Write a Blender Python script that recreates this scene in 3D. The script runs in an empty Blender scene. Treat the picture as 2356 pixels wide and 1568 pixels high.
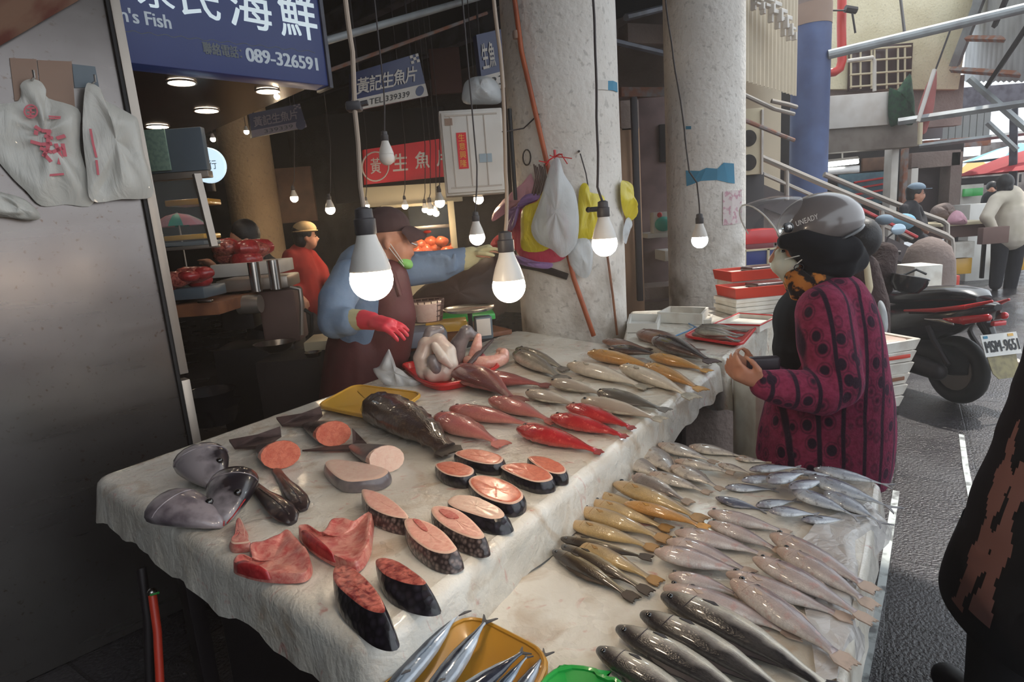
import bpy, bmesh, math, random
from mathutils import Vector, Matrix, noise as mnoise
random.seed(7)
C = bpy.context.scene.collection
S = bpy.context.scene
rad = math.radians
# ------------------------------------------------------------------ camera
FPX, CX, CY, EYE = 1374.0, 1178.0, 784.0, 1.45
_dn = Vector((522.0, 6916.0, FPX)).normalized()          # image direction of straight down
_up = -_dn
_f = Vector((0, 0, 1)); _f = (_f - _up * _f.dot(_up)).normalized()
_r = _dn.cross(_f)
RW = Matrix((_r, _f, _up))                                # camera axes -> world
cam_d = bpy.data.cameras.new('camera'); cam = bpy.data.objects.new('camera', cam_d); C.objects.link(cam)
_cx, _cy, _cz = RW @ Vector((1, 0, 0)), RW @ Vector((0, -1, 0)), -(RW @ Vector((0, 0, 1)))
cam.matrix_world = Matrix(((_cx.x, _cy.x, _cz.x, 0), (_cx.y, _cy.y, _cz.y, 0), (_cx.z, _cy.z, _cz.z, EYE), (0, 0, 0, 1)))
cam_d.sensor_width = 36.0; cam_d.lens = 36.0 * FPX / 2356.0; cam_d.clip_start = 0.05; cam_d.clip_end = 200
S.camera = cam
S.cycles.max_bounces = 8; S.cycles.diffuse_bounces = 3; S.cycles.glossy_bounces = 3
# ------------------------------------------------------------------ sky, sun, exposure
S.view_settings.view_transform = 'Standard'; S.view_settings.look = 'None'
S.view_settings.gamma = 1.0; S.view_settings.use_curve_mapping = False
S.view_settings.exposure = 0.5
w = bpy.data.worlds.new('sky'); S.world = w; w.use_nodes = True
_bg = w.node_tree.nodes['Background']
_bg.inputs[0].default_value = (0.86, 0.93, 1.0, 1); _bg.inputs[1].default_value = 1.3
_sun = bpy.data.lights.new('sun', 'SUN'); _sun.energy = 3.0; _sun.angle = rad(1.0); _sun.color = (1, .95, .86)
suno = bpy.data.objects.new('sun', _sun); C.objects.link(suno)
suno.rotation_euler = Vector((-.45, -.35, -1.0)).to_track_quat('-Z', 'Y').to_euler()
BULB_W = 60.0          # emission strength of a lit lamp globe

# ------------------------------------------------------------------ pixels to places
def ray(px, py): return RW @ Vector(((px - CX) / FPX, (py - CY) / FPX, 1.0))
def P(px, py, z):
    r = ray(px, py); t = (z - EYE) / r.z
    return Vector((0, 0, EYE)) + r * t
def D(px, py, y):
    r = ray(px, py)
    return Vector((0, 0, EYE)) + r * (y / r.y)
def V(px, py, p0, u):
    """where the sight line meets the upright plane through p0 along u"""
    n = Vector((u[1], -u[0], 0)); r = ray(px, py); o = Vector((0, 0, EYE))
    return o + r * ((Vector(p0) - o).dot(n) / r.dot(n))
def hdir(px, py):
    r = ray(px, py); return Vector((r.x, r.y, 0)).normalized()
UP = Vector((0, 0, 1))
TD = Vector((0.556, 0.831, 0)).normalized()      # along the stall
TN = Vector((0.831, -0.556, 0)).normalized()     # across the stall, towards the aisle
SD = hdir(2560, 408)                             # along the sign and the steel panel
SN = Vector((SD.y, -SD.x, 0))                    # their outward side

# ------------------------------------------------------------------ mesh building
class MB:
    def __init__(s): s.v = []; s.f = []; s.uv = []; s.mi = []
    def add(s, vs, fs, mi=0, uvs=None):
        b = len(s.v); s.v += [Vector(v) for v in vs]
        for k, f in enumerate(fs):
            s.f.append([b + i for i in f]); s.mi.append(mi); s.uv.append(uvs[k] if uvs else None)
        return s
    def bm(s, bmx, M=None, mi=0):
        bmx.verts.index_update()
        s.add([(M @ v.co) if M else v.co.copy() for v in bmx.verts], [[v.index for v in f.verts] for f in bmx.faces], mi)
        bmx.free(); return s
    def box(s, c, size, rz=0, bev=0.0, M=None, mi=0, seg=2):
        b = bmesh.new(); bmesh.ops.create_cube(b, size=1)
        bmesh.ops.scale(b, vec=size, verts=b.verts)
        if bev: bmesh.ops.bevel(b, geom=b.edges[:] + b.verts[:], offset=min(bev, min(size) * .45), segments=seg, profile=.5, affect='EDGES')
        T = Matrix.Translation(Vector(c)) @ (M if M else Matrix.Rotation(rz, 4, 'Z'))
        return s.bm(b, T, mi)
    def loft(s, rings, cap=True, closed=True, mi=0, uvf=None):
        n = len(rings[0]); b = len(s.v)
        for r in rings: s.v += [Vector(p) for p in r]
        m = n if closed else n - 1
        for i in range(len(rings) - 1):
            for j in range(m):
                k = (j + 1) % n
                s.f.append([b + i * n + j, b + i * n + k, b + (i + 1) * n + k, b + (i + 1) * n + j]); s.mi.append(mi)
                s.uv.append([uvf(i, j), uvf(i, k), uvf(i + 1, k), uvf(i + 1, j)] if uvf else None)
        if cap and closed:
            s.f.append([b + j for j in reversed(range(n))]); s.mi.append(mi); s.uv.append([uvf(0, j) for j in reversed(range(n))] if uvf else None)
            e = b + (len(rings) - 1) * n; q = len(rings) - 1
            s.f.append([e + j for j in range(n)]); s.mi.append(mi); s.uv.append([uvf(q, j) for j in range(n)] if uvf else None)
        return s
    def tube(s, pts, r, n=8, mi=0, cap=True):
        pts = [Vector(p) for p in pts]; R = r if isinstance(r, (list, tuple)) else [r] * len(pts)
        rings = []; prev = None
        for i, p in enumerate(pts):
            t = (pts[min(i + 1, len(pts) - 1)] - pts[max(i - 1, 0)]).normalized()
            a = prev if prev else (Vector((0, 0, 1)) if abs(t.z) < .9 else Vector((1, 0, 0)))
            x = (a - t * a.dot(t)).normalized(); y = t.cross(x); prev = x
            rings.append([p + (x * math.cos(q) + y * math.sin(q)) * R[i] for q in [2 * math.pi * k / n for k in range(n)]])
        return s.loft(rings, cap, True, mi)
    def lathe(s, prof, n=20, M=None, mi=0, cap=True):
        M = M or Matrix()
        return s.loft([[M @ Vector((r * math.cos(2 * math.pi * k / n), r * math.sin(2 * math.pi * k / n), z)) for k in range(n)] for r, z in prof], cap, True, mi)
    def ell(s, c, r, M=None, n=16, mi=0):
        b = bmesh.new(); bmesh.ops.create_uvsphere(b, u_segments=n, v_segments=max(6, n * 2 // 3), radius=1)
        T = Matrix.Translation(Vector(c)) @ (M or Matrix()) @ Matrix.Diagonal(Vector((r[0], r[1], r[2], 1)))
        return s.bm(b, T, mi)
    def limb(s, pts, R, n=12):
        s.tube(pts, R, n)
        for p, r in zip(pts, R): s.ell(p, (r, r, r), n=12)
        return s
    def prism(s, poly, h, base=None, mi=0, top_mi=None):
        """poly: list of 3D points (top); extruded by vector h to the bottom (or explicit base points)"""
        n = len(poly); top = [Vector(p) for p in poly]; bot = [Vector(p) for p in base] if base else [p + Vector(h) for p in top]
        nrm = Vector((0, 0, 0))
        for i in range(n): nrm += (top[i] - top[0]).cross(top[(i + 1) % n] - top[0])
        hv = bot[0] - top[0]
        if nrm.dot(hv) > 0: top.reverse(); bot.reverse()
        b = len(s.v); s.v += top + bot
        s.f.append([b + i for i in range(n)]); s.mi.append(mi if top_mi is None else top_mi); s.uv.append(None)
        s.f.append([b + n + i for i in reversed(range(n))]); s.mi.append(mi); s.uv.append(None)
        for i in range(n):
            k = (i + 1) % n
            s.f.append([b + i, b + n + i, b + n + k, b + k]); s.mi.append(mi); s.uv.append(None)
        return s
    def mesh(s, name, mats, smooth=40):
        me = bpy.data.meshes.new(name); me.from_pydata([tuple(v) for v in s.v], [], s.f)
        if any(u for u in s.uv):
            l = me.uv_layers.new(name='UVMap'); k = 0
            for f, u in zip(s.f, s.uv):
                for i in range(len(f)):
                    l.data[k].uv = u[i] if u else (0, 0); k += 1
        for i, p in enumerate(me.polygons): p.material_index = s.mi[i]
        for m in (mats if isinstance(mats, (list, tuple)) else [mats]): me.materials.append(m)
        if smooth:
            me.shade_smooth(); me.set_sharp_from_angle(angle=rad(smooth))
        me.update(); return me

WM = {}
def tagp(o, label=None, cat=None, group=None, kind=None):
    for k, v in (('label', label), ('category', cat), ('group', group), ('kind', kind)):
        if v: o[k] = v
    return o
def thing(name, label, cat, loc=(0, 0, 0), rz=0.0, group=None):
    o = bpy.data.objects.new(name, None); C.objects.link(o); o.empty_display_size = .05
    o.location = loc; o.rotation_euler = (0, 0, rz)
    WM[o.name] = Matrix.Translation(Vector(loc)) @ Matrix.Rotation(rz, 4, 'Z')
    return tagp(o, label, cat, group)
def part(mb, name, mat, parent, world=True, smooth=40, label=None, kind=None):
    """a part; world=True: mb holds world coordinates"""
    if world:
        I = WM[parent.name].inverted(); mb.v = [I @ v for v in mb.v]
    o = bpy.data.objects.new(name, mb.mesh(name, mat, smooth)); C.objects.link(o); o.parent = parent
    WM[o.name] = WM[parent.name]
    return tagp(o, label, kind=kind)
def solo(mb, name, mat, label, cat, group=None, smooth=40, kind=None):
    xs = [v.x for v in mb.v]; ys = [v.y for v in mb.v]; zs = [v.z for v in mb.v]
    c = Vector(((min(xs) + max(xs)) / 2, (min(ys) + max(ys)) / 2, min(zs)))
    mb.v = [v - c for v in mb.v]
    o = bpy.data.objects.new(name, mb.mesh(name, mat, smooth)); C.objects.link(o); o.location = c
    WM[o.name] = Matrix.Translation(c)
    return tagp(o, label, cat, group, kind)
def struct(mb, name, mat, smooth=40):
    o = bpy.data.objects.new(name, mb.mesh(name, mat, smooth)); C.objects.link(o); o['kind'] = 'structure'
    WM[o.name] = Matrix(); return o
def copy_tree(o, parent=None):
    c = o.copy(); C.objects.link(c)
    if parent: c.parent = parent
    for ch in list(o.children): copy_tree(ch, c)
    return c
def figure(mb, name, mat, parent, voxel=.012, sm=4, world=False, mfun=None, mats=None):
    """one continuous surface grown round overlapping solids"""
    if world:
        I = WM[parent.name].inverted(); mb.v = [I @ v for v in mb.v]
    t = bpy.data.objects.new('tmp', mb.mesh('tmp', [])); C.objects.link(t)
    m = t.modifiers.new('r', 'REMESH'); m.mode = 'VOXEL'; m.voxel_size = voxel
    if sm:
        m = t.modifiers.new('s', 'SMOOTH'); m.factor = .5; m.iterations = sm
    dg = bpy.context.evaluated_depsgraph_get()
    me = bpy.data.meshes.new_from_object(t.evaluated_get(dg)); bpy.data.objects.remove(t)
    me.name = name; me.materials.clear()
    for mm in (mats or [mat]): me.materials.append(mm)
    if mfun:
        for p in me.polygons: p.material_index = mfun(p.center)
    me.shade_smooth()
    o = bpy.data.objects.new(name, me); C.objects.link(o); o.parent = parent; WM[o.name] = WM[parent.name]
    return o
def text(body, name, p, u, v, width, height, mat, parent, depth=.002, shear=0, bold=0):
    """letters as a thin mesh; p = lower left corner, u right, v up, fitted to width x height"""
    cu = bpy.data.curves.new('t', 'FONT'); cu.body = body; cu.shear = shear; cu.resolution_u = 3
    t = bpy.data.objects.new('t', cu); C.objects.link(t)
    dg = bpy.context.evaluated_depsgraph_get()
    me = bpy.data.meshes.new_from_object(t.evaluated_get(dg)); bpy.data.objects.remove(t); bpy.data.curves.remove(cu)
    xs = [q.co.x for q in me.vertices]; ys = [q.co.y for q in me.vertices]
    x0, x1, y0, y1 = min(xs), max(xs), min(ys), max(ys)
    u = Vector(u).normalized(); v = Vector(v).normalized(); n = u.cross(v)
    mb = MB()
    for k, (ox, oy) in enumerate(((0, 0), (1, 0), (0, 1), (1, 1), (.5, .5)) if bold else ((0, 0),)):
        mb.add([Vector(p) + u * ((q.co.x - x0) / (x1 - x0) * width + ox * bold * width * 1.6) + v * ((q.co.y - y0) / (y1 - y0) * height + oy * bold * height * 1.6) + n * (depth + k * .0003) for q in me.vertices],
               [list(f.vertices) for f in me.polygons])
    bpy.data.meshes.remove(me)
    return part(mb, name, mat, parent, smooth=0)

# ------------------------------------------------------------------ materials
def c(r, g, b):
    return tuple(((x / 255) / 12.92 if x <= 10 else (((x / 255) + .055) / 1.055) ** 2.4) for x in (r, g, b)) + (1,)
class N:
    def __init__(s, name):
        s.m = bpy.data.materials.new(name); s.m.use_nodes = True; s.t = s.m.node_tree; s.b = s.t.nodes['Principled BSDF']
        s.tc = s.t.nodes.new('ShaderNodeTexCoord')
    def n(s, typ, **kw):
        x = s.t.nodes.new('ShaderNode' + typ)
        for k, v in kw.items(): setattr(x, k, v)
        return x
    def l(s, a, b): s.t.links.new(a, b)
    def coord(s, kind='Object', scale=None, rot=None):
        if not scale and not rot: return s.tc.outputs[kind]
        m = s.n('Mapping'); s.l(s.tc.outputs[kind], m.inputs[0])
        if scale: m.inputs['Scale'].default_value = scale
        if rot: m.inputs['Rotation'].default_value = rot
        return m.outputs[0]
    def noise(s, co, scale, detail=4, dist=0):
        x = s.n('TexNoise'); s.l(co, x.inputs['Vector']); x.inputs['Scale'].default_value = scale
        x.inputs['Detail'].default_value = detail; x.inputs['Distortion'].default_value = dist
        return x.outputs['Fac']
    def vor(s, co, scale, feature='F1', out='Distance'):
        x = s.n('TexVoronoi', feature=feature); s.l(co, x.inputs['Vector']); x.inputs['Scale'].default_value = scale
        return x.outputs[out]
    def ramp(s, fac, stops, interp='LINEAR'):
        x = s.n('ValToRGB'); s.l(fac, x.inputs[0]); e = x.color_ramp.elements; x.color_ramp.interpolation = interp
        e[0].position, e[0].color = stops[0][0], stops[0][1]; e[1].position, e[1].color = stops[-1][0], stops[-1][1]
        for p, col in stops[1:-1]:
            q = e.new(p); q.color = col
        return x.outputs[0]
    def mix(s, fac, a, b, blend='MIX'):
        x = s.n('Mix', data_type='RGBA', blend_type=blend)
        for i, val in ((0, fac), (6, a), (7, b)):
            if hasattr(val, 'is_linked') or isinstance(val, bpy.types.NodeSocket): s.l(val, x.inputs[i])
            else: x.inputs[i].default_value = val
        return x.outputs[2]
    def math(s, op, a, b=0.0):
        x = s.n('Math', operation=op)
        for i, val in ((0, a), (1, b)):
            if isinstance(val, bpy.types.NodeSocket): s.l(val, x.inputs[i])
            else: x.inputs[i].default_value = val
        return x.outputs[0]
    def bump(s, h, strength=.3, dist=.01):
        x = s.n('Bump'); s.l(h, x.inputs['Height']); x.inputs['Strength'].default_value = strength; x.inputs['Distance'].default_value = dist
        s.l(x.outputs[0], s.b.inputs['Normal'])
    def set(s, **kw):
        for k, v in kw.items():
            i = s.b.inputs[k.replace('_', ' ')]
            if isinstance(v, bpy.types.NodeSocket): s.l(v, i)
            else: i.default_value = v
        return s
BW0, BW1 = (0, 0, 0, 1), (1, 1, 1, 1)
def mat(name, col, rough=.5, metal=0.0, col2=None, ns=6.0, lo=.42, hi=.62, bump=0.0, bs=40.0, bd=.004, emit=None, es=0.0, alpha=None, trans=0.0, coat=0.0, sss=0.0, spec=None):
    q = N(name); co = q.coord()
    if col2: q.set(Base_Color=q.ramp(q.noise(co, ns, 5), [(lo, col), (hi, col2)]))
    else:
        q.set(Base_Color=q.ramp(q.noise(co, ns, 3), [(.3, tuple(x * .9 for x in col[:3]) + (1,)), (.7, col)]))
    q.set(Roughness=rough, Metallic=metal)
    if bump: q.bump(q.noise(co, bs, 4), bump, bd)
    if emit: q.set(Emission_Color=emit, Emission_Strength=es)
    if alpha is not None: q.set(Alpha=alpha)
    if trans: q.set(Transmission_Weight=trans)
    if coat: q.set(Coat_Weight=coat, Coat_Roughness=.08)
    if sss: q.set(Subsurface_Weight=sss, Subsurface_Radius=(.02, .008, .004))
    if spec is not None: q.set(Specular_IOR_Level=spec)
    return q.m
M = {}
def fishmat(name, belly, side, back, head=None, speck=None, rough=.28, lo=.18, mid=.40, hi=.68, metal=0.0, stripe=None, scale=1.0):
    q = N(name); uv = q.n('UVMap'); sx = q.n('SeparateXYZ'); q.l(uv.outputs[0], sx.inputs[0])
    co = q.coord(); nz = q.noise(co, 35, 4)
    v = q.math('ADD', sx.outputs[1], q.math('MULTIPLY', q.math('SUBTRACT', nz, .5), .25))
    stops = [(lo - .15, belly), (lo + .02, side), (mid, side), (hi, back)]
    col = q.ramp(v, stops)
    col = q.mix(q.math('MULTIPLY', q.ramp(q.noise(co, 16, 5, .6), [(.44, BW0), (.66, BW1)]), .3), col, tuple(x * .5 for x in side[:3]) + (1,))
    if stripe:
        col = q.mix(q.ramp(v, [(.25, BW0), (.28, BW1), (.31, BW1), (.34, BW0)]), col, stripe)
    if head:
        col = q.mix(q.ramp(sx.outputs[0], [(.10, (.75, .75, .75, 1)), (.26, BW0)]), col, head)
    if speck:
        col = q.mix(q.math('MULTIPLY', q.ramp(q.noise(co, 60, 3), [(.56, BW0), (.68, BW1)]), .55), col, speck)
    sc = q.vor(q.coord('UV', (60, 26, 1)), 1.0)
    col = q.mix(q.math('MULTIPLY', q.ramp(sc, [(.2, BW0), (.75, BW1)]), .22 * scale), col, tuple(x * .45 for x in side[:3]) + (1,))
    q.set(Base_Color=col, Roughness=rough, Metallic=metal, Coat_Weight=.7, Coat_Roughness=.08)
    q.bump(sc, .25 * scale, .002)
    return q.m
FM = {
 'croaker': fishmat('silver_pink_fish_skin', c(238, 230, 224), c(196, 180, 176), c(120, 102, 106), c(188, 162, 148), c(200, 150, 140)),
 'spot': fishmat('silver_fish_skin', c(230, 220, 204), c(188, 176, 164), c(112, 100, 96), c(186, 150, 130), c(70, 58, 58)),
 'scad': fishmat('blue_silver_fish_skin', c(236, 242, 246), c(178, 186, 200), c(76, 78, 98), c(130, 122, 132), c(70, 50, 60), rough=.2),
 'yellow': fishmat('yellow_fish_skin', c(214, 180, 122), c(188, 162, 120), c(140, 118, 92), c(190, 156, 112)),
 'gold': fishmat('golden_fish_skin', c(216, 154, 82), c(196, 146, 88), c(160, 124, 84), c(200, 156, 100)),
 'pale': fishmat('pale_fish_skin', c(234, 224, 206), c(214, 200, 182), c(176, 160, 144), c(208, 190, 166), scale=.6),
 'olive': fishmat('dark_olive_fish_skin', c(176, 158, 122), c(104, 88, 64), c(40, 32, 30), c(58, 48, 40), lo=.52, mid=.60, hi=.76),
 'mullet': fishmat('black_mullet_skin', c(222, 216, 200), c(140, 134, 130), c(24, 22, 28), c(34, 26, 28), lo=.60, mid=.63, hi=.74),
 'greymullet': fishmat('grey_mullet_skin', c(188, 180, 164), c(132, 124, 112), c(86, 80, 74), c(110, 102, 94)),
 'tilapia': fishmat('dark_brown_fish_skin', c(104, 80, 70), c(46, 36, 36), c(24, 18, 22), c(44, 32, 32), rough=.16),
 'brownpink': fishmat('brown_pink_fish_skin', c(170, 124, 104), c(128, 92, 80), c(62, 48, 48), c(150, 110, 92)),
 'maroon': fishmat('maroon_fish_skin', c(176, 92, 86), c(146, 74, 72), c(112, 62, 60), c(156, 80, 76)),
 'pink': fishmat('pink_fish_skin', c(212, 138, 124), c(194, 110, 104), c(156, 92, 84), c(220, 108, 98)),
 'red': fishmat('red_fish_skin', c(206, 72, 68), c(186, 44, 50), c(158, 30, 38), c(192, 56, 54), c(238, 110, 96), rough=.16),
 'grouper': fishmat('dark_grouper_skin', c(84, 64, 52), c(62, 46, 40), c(40, 32, 30), c(58, 42, 36), c(112, 88, 66), rough=.3, scale=1.8),
 'saury': fishmat('saury_skin', c(206, 214, 222), c(168, 182, 198), c(26, 26, 44), None, None, rough=.15, lo=.1, mid=.38, hi=.47, metal=.2, stripe=c(110, 124, 140), scale=.2),
}
def fin(name, col): return mat(name, col, .5, col2=tuple(x * .6 for x in col[:3]) + (1,), ns=30)
FF = {'croaker': fin('pink_fin', c(196, 174, 158)), 'spot': fin('tan_fin', c(160, 136, 116)), 'scad': fin('grey_fin', c(158, 158, 164)), 'yellow': fin('yellow_fin', c(168, 128, 76)),
 'gold': fin('gold_fin', c(204, 150, 72)), 'pale': fin('pale_fin', c(178, 166, 146)), 'olive': fin('olive_fin', c(72, 58, 46)), 'mullet': fin('black_fin', c(50, 44, 48)),
 'greymullet': fin('ash_fin', c(120, 112, 104)), 'tilapia': fin('dark_fin', c(76, 56, 54)), 'brownpink': fin('dun_fin', c(110, 84, 74)), 'maroon': fin('maroon_fin', c(128, 66, 62)), 'pink': fin('rose_fin', c(190, 104, 94)),
 'red': fin('red_fin', c(168, 60, 56)), 'grouper': fin('sooty_fin', c(56, 44, 38)), 'saury': fin('smoke_fin', c(86, 84, 86))}
M['eye'] = mat('fish_eye', c(14, 12, 14), .08, coat=1)
M['gill'] = mat('dark_gill_spot', c(40, 34, 40), .3)

def tablemat():
    q = N('wet_plastic_sheet'); co = q.coord()
    base = q.ramp(q.noise(co, 3.5, 6, 1.2), [(.35, c(206, 198, 184)), (.65, c(226, 222, 212))])
    st = q.ramp(q.noise(co, 9, 6, .8), [(.55, BW0), (.72, BW1)])
    base = q.mix(q.math('MULTIPLY', st, .75), base, c(176, 150, 120))
    bl = q.ramp(q.noise(q.coord('Object', (1, 1.7, 1)), 13, 5, 1.5), [(.62, BW0), (.74, BW1)])
    base = q.mix(q.math('MULTIPLY', bl, .6), base, c(190, 92, 82))
    q.set(Base_Color=base, Roughness=q.ramp(q.noise(co, 6, 3), [(.35, (.22, .22, .22, 1)), (.7, (.5, .5, .5, 1))]), Coat_Weight=.5, Coat_Roughness=.12)
    h = q.math('ADD', q.math('ADD', q.noise(co, 7, 5, 1.5), q.math('MULTIPLY', q.noise(co, 45, 4, .6), .35)), q.math('MULTIPLY', q.noise(co, 150, 3), .12))
    q.bump(h, .45, .02)
    return q.m
M['table'] = tablemat()
def sheetmat():
    q = N('crumpled_clear_plastic'); co = q.coord()
    cr = q.vor(q.coord('Object', (1, 1, .6)), 22, 'DISTANCE_TO_EDGE')
    q.set(Base_Color=q.ramp(q.noise(co, 5, 4), [(.35, c(196, 188, 182)), (.65, c(222, 220, 218))]), Roughness=.18, Coat_Weight=.6, Coat_Roughness=.06, Alpha=.8)
    q.bump(q.math('ADD', cr, q.noise(co, 18, 5, 1.2)), .8, .012)
    return q.m
M['sheet'] = sheetmat()
def floormat():
    q = N('wet_granite_paving'); co = q.coord()
    br = q.n('TexBrick'); q.l(co, br.inputs['Vector']); br.offset = .5
    br.inputs['Color1'].default_value = c(70, 68, 72); br.inputs['Color2'].default_value = c(48, 43, 46); br.inputs['Mortar'].default_value = c(22, 20, 22)
    br.inputs['Scale'].default_value = 1.0; br.inputs['Mortar Size'].default_value = .006; br.inputs['Mortar Smooth'].default_value = .15
    br.inputs['Brick Width'].default_value = .44; br.inputs['Row Height'].default_value = .36
    sp = q.noise(co, 70, 3); col = q.mix(q.ramp(sp, [(.45, BW0), (.7, BW1)]), br.outputs['Color'], c(40, 38, 42), 'MIX')
    q.set(Base_Color=q.mix(q.ramp(q.noise(co, 2.2, 4), [(.4, BW0), (.65, (.6, .6, .6, 1))]), col, c(44, 38, 38)))
    q.set(Roughness=q.ramp(q.noise(co, 3, 4), [(.35, (.10, .10, .10, 1)), (.65, (.34, .34, .34, 1))]))
    q.bump(q.math('SUBTRACT', q.math('MULTIPLY', q.noise(co, 85, 5), 1.0), q.math('MULTIPLY', br.outputs['Fac'], 2.2)), .9, .007)
    return q.m
M['floor'] = floormat()
def concretemat(name, a, b, stain=None):
    q = N(name); co = q.coord()
    col = q.ramp(q.noise(co, 2.2, 6), [(.35, a), (.65, b)])
    if stain:
        sx = q.n('SeparateXYZ'); q.l(co, sx.inputs[0])
        f = q.math('MULTIPLY', q.ramp(q.noise(co, 5, 6), [(.4, BW0), (.7, BW1)]), q.ramp(q.math('DIVIDE', sx.outputs[2], 3.0), [(.25, (.9, .9, .9, 1)), (.5, BW0)]))
        col = q.mix(f, col, stain)
    col = q.mix(q.math('MULTIPLY', q.ramp(q.noise(co, 30, 5), [(.60, BW0), (.66, BW1)]), .3), col, c(110, 100, 92))
    q.set(Base_Color=col, Roughness=.8); q.bump(q.noise(co, 26, 6), .5, .02); return q.m
M['concrete'] = concretemat('painted_concrete', c(216, 208, 198), c(230, 224, 216), c(140, 124, 104))
M['tanconc'] = concretemat('tan_concrete', c(172, 142, 108), c(190, 160, 122))
M['beigewall'] = concretemat('cream_wall', c(206, 194, 160), c(222, 212, 180))
M['greywall'] = concretemat('grey_wall', c(120, 104, 98), c(140, 124, 116))
def steelmat():
    q = N('stained_stainless_steel'); co = q.coord('Object')
    st = q.coord('Object', (1, 1, 10))
    sp = q.ramp(q.noise(co, 55, 3), [(.62, BW0), (.72, BW1)])
    sx = q.n('SeparateXYZ'); q.l(co, sx.inputs[0])
    sp = q.math('MULTIPLY', sp, q.ramp(q.noise(co, 3, 3), [(.4, BW0), (.7, BW1)]))
    q.set(Base_Color=q.mix(sp, q.ramp(q.noise(co, 2, 4), [(.3, c(116, 108, 106)), (.7, c(138, 132, 128))]), c(96, 70, 52)), Metallic=.85,
          Roughness=q.ramp(q.noise(st, 2, 4), [(.3, (.26, .26, .26, 1)), (.7, (.32, .32, .32, 1))]))
    q.bump(q.noise(co, 2.5, 3), .12, .03); return q.m
M['steel'] = steelmat()
M['chrome'] = mat('bare_steel', c(176, 172, 168), .25, 1.0)
M['alu'] = mat('dull_aluminium', c(170, 160, 150), .4, .7)
M['dkmetal'] = mat('dark_metal', c(46, 40, 42), .5, .4)
M['beam'] = mat('grey_steel_beam', c(92, 94, 104), .5, .3, col2=c(70, 68, 74))
M['lightbeam'] = mat('pale_painted_steel', c(158, 164, 166), .5, .1, col2=c(136, 138, 140), ns=4)
M['black'] = mat('black_rubber', c(18, 16, 18), .6)
M['blackgloss'] = mat('black_plastic', c(22, 20, 24), .25, coat=.4)
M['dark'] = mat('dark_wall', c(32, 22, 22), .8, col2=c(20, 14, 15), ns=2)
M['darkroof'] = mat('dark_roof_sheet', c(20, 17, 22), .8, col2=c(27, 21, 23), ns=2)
M['navy'] = mat('navy_sign_face', c(34, 48, 100), .35, col2=c(28, 40, 86), ns=3)
M['navyl'] = mat('lit_navy_sign_face', c(30, 44, 96), .35, emit=c(34, 52, 112), es=.12)
M['signwhite'] = mat('sign_lettering_white', c(214, 224, 228), .4, emit=c(200, 216, 224), es=.35)
M['signgrey'] = mat('sign_lettering_grey', c(170, 178, 184), .4, emit=c(150, 160, 170), es=.25)
M['signdim'] = mat('sign_lettering_dim', c(110, 116, 118), .5)
M['white'] = mat('white_paint', c(212, 206, 198), .5, col2=c(198, 190, 180), ns=4)
M['foam'] = mat('white_foam', c(226, 222, 212), .7, col2=c(206, 198, 186), ns=9, bump=.2, bs=120)
M['plasticwhite'] = mat('white_plastic', c(222, 220, 214), .35)
M['red'] = mat('red_plastic', c(206, 36, 40), .3, coat=.3)
M['orange'] = mat('orange_plastic', c(206, 62, 40), .4)
M['redsign'] = mat('red_sign', c(196, 30, 40), .5, emit=c(196, 24, 34), es=.08)
M['yellow'] = mat('yellow_plastic', c(216, 166, 60), .35, coat=.3, sss=0)
M['amber'] = mat('amber_plastic', c(190, 138, 46), .3, coat=.4)
M['green'] = mat('green_plastic', c(40, 170, 70), .35, coat=.3)
M['teal'] = mat('teal_plastic', c(60, 176, 158), .4)
M['bluecrate'] = mat('blue_plastic', c(38, 52, 128), .45)
M['bluepaint'] = mat('blue_painted_column', c(58, 74, 116), .55, col2=c(72, 92, 136), ns=3)
M['tanband'] = mat('bare_band', c(150, 124, 108), .7)
M['pipered'] = mat('red_painted_pipe', c(206, 46, 36), .4)
M['bamboo'] = mat('orange_brown_pole', c(176, 88, 44), .45, col2=c(150, 70, 36), ns=5)
M['wood'] = mat('worn_wood', c(150, 96, 64), .6, col2=c(120, 74, 50), ns=8)
M['cable'] = mat('beige_cable', c(170, 150, 132), .6)
M['darkcable'] = mat('dark_cable', c(58, 50, 50), .6)
M['bulbbody'] = mat('white_lamp_body', c(226, 220, 212), .35, sss=0)
M['socket'] = mat('grey_lamp_socket', c(70, 66, 68), .5)
def glow(name, col, es): return mat(name, (1, 1, 1, 1), .4, emit=col, es=es)
M['bulbwarm'] = glow('lit_globe_warm', (1.0, .80, .58, 1), BULB_W)
M['bulbcool'] = glow('lit_globe_cool', (.80, .97, 1.0, 1), BULB_W * .8)
M['bulbfar'] = glow('lit_globe_far', (1.0, .78, .52, 1), BULB_W)
M['downlight'] = glow('downlight_disc', (1.0, .82, .62, 1), 14.0)
M['tube'] = glow('fluorescent_tube', (.9, 1.0, .98, 1), 6.0)
M['lightbox'] = mat('lit_round_sign', c(190, 214, 228), .4, emit=c(190, 216, 232), es=.8)
def bagmat(name, col, alpha=.8):
    q = N(name); co = q.coord()
    q.set(Base_Color=q.ramp(q.noise(co, 6, 4), [(.35, tuple(x * .85 for x in col[:3]) + (1,)), (.65, col)]), Roughness=.38, Alpha=alpha, Coat_Weight=.2)
    q.bump(q.noise(q.coord('Object', (1, 1, .35)), 16, 5, 1.5), .7, .012); return q.m
M['bagwhite'] = bagmat('white_bag_film', c(206, 204, 196), .96)
M['bagclear'] = bagmat('clear_bag_film', c(222, 226, 228), .62)
M['bagyellow'] = bagmat('yellow_bag_film', c(226, 206, 44), .95)
M['bagpink'] = bagmat('pink_bag_film', c(226, 62, 104), .95)
M['bagpurple'] = bagmat('purple_bag_film', c(160, 124, 190), .95)
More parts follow.
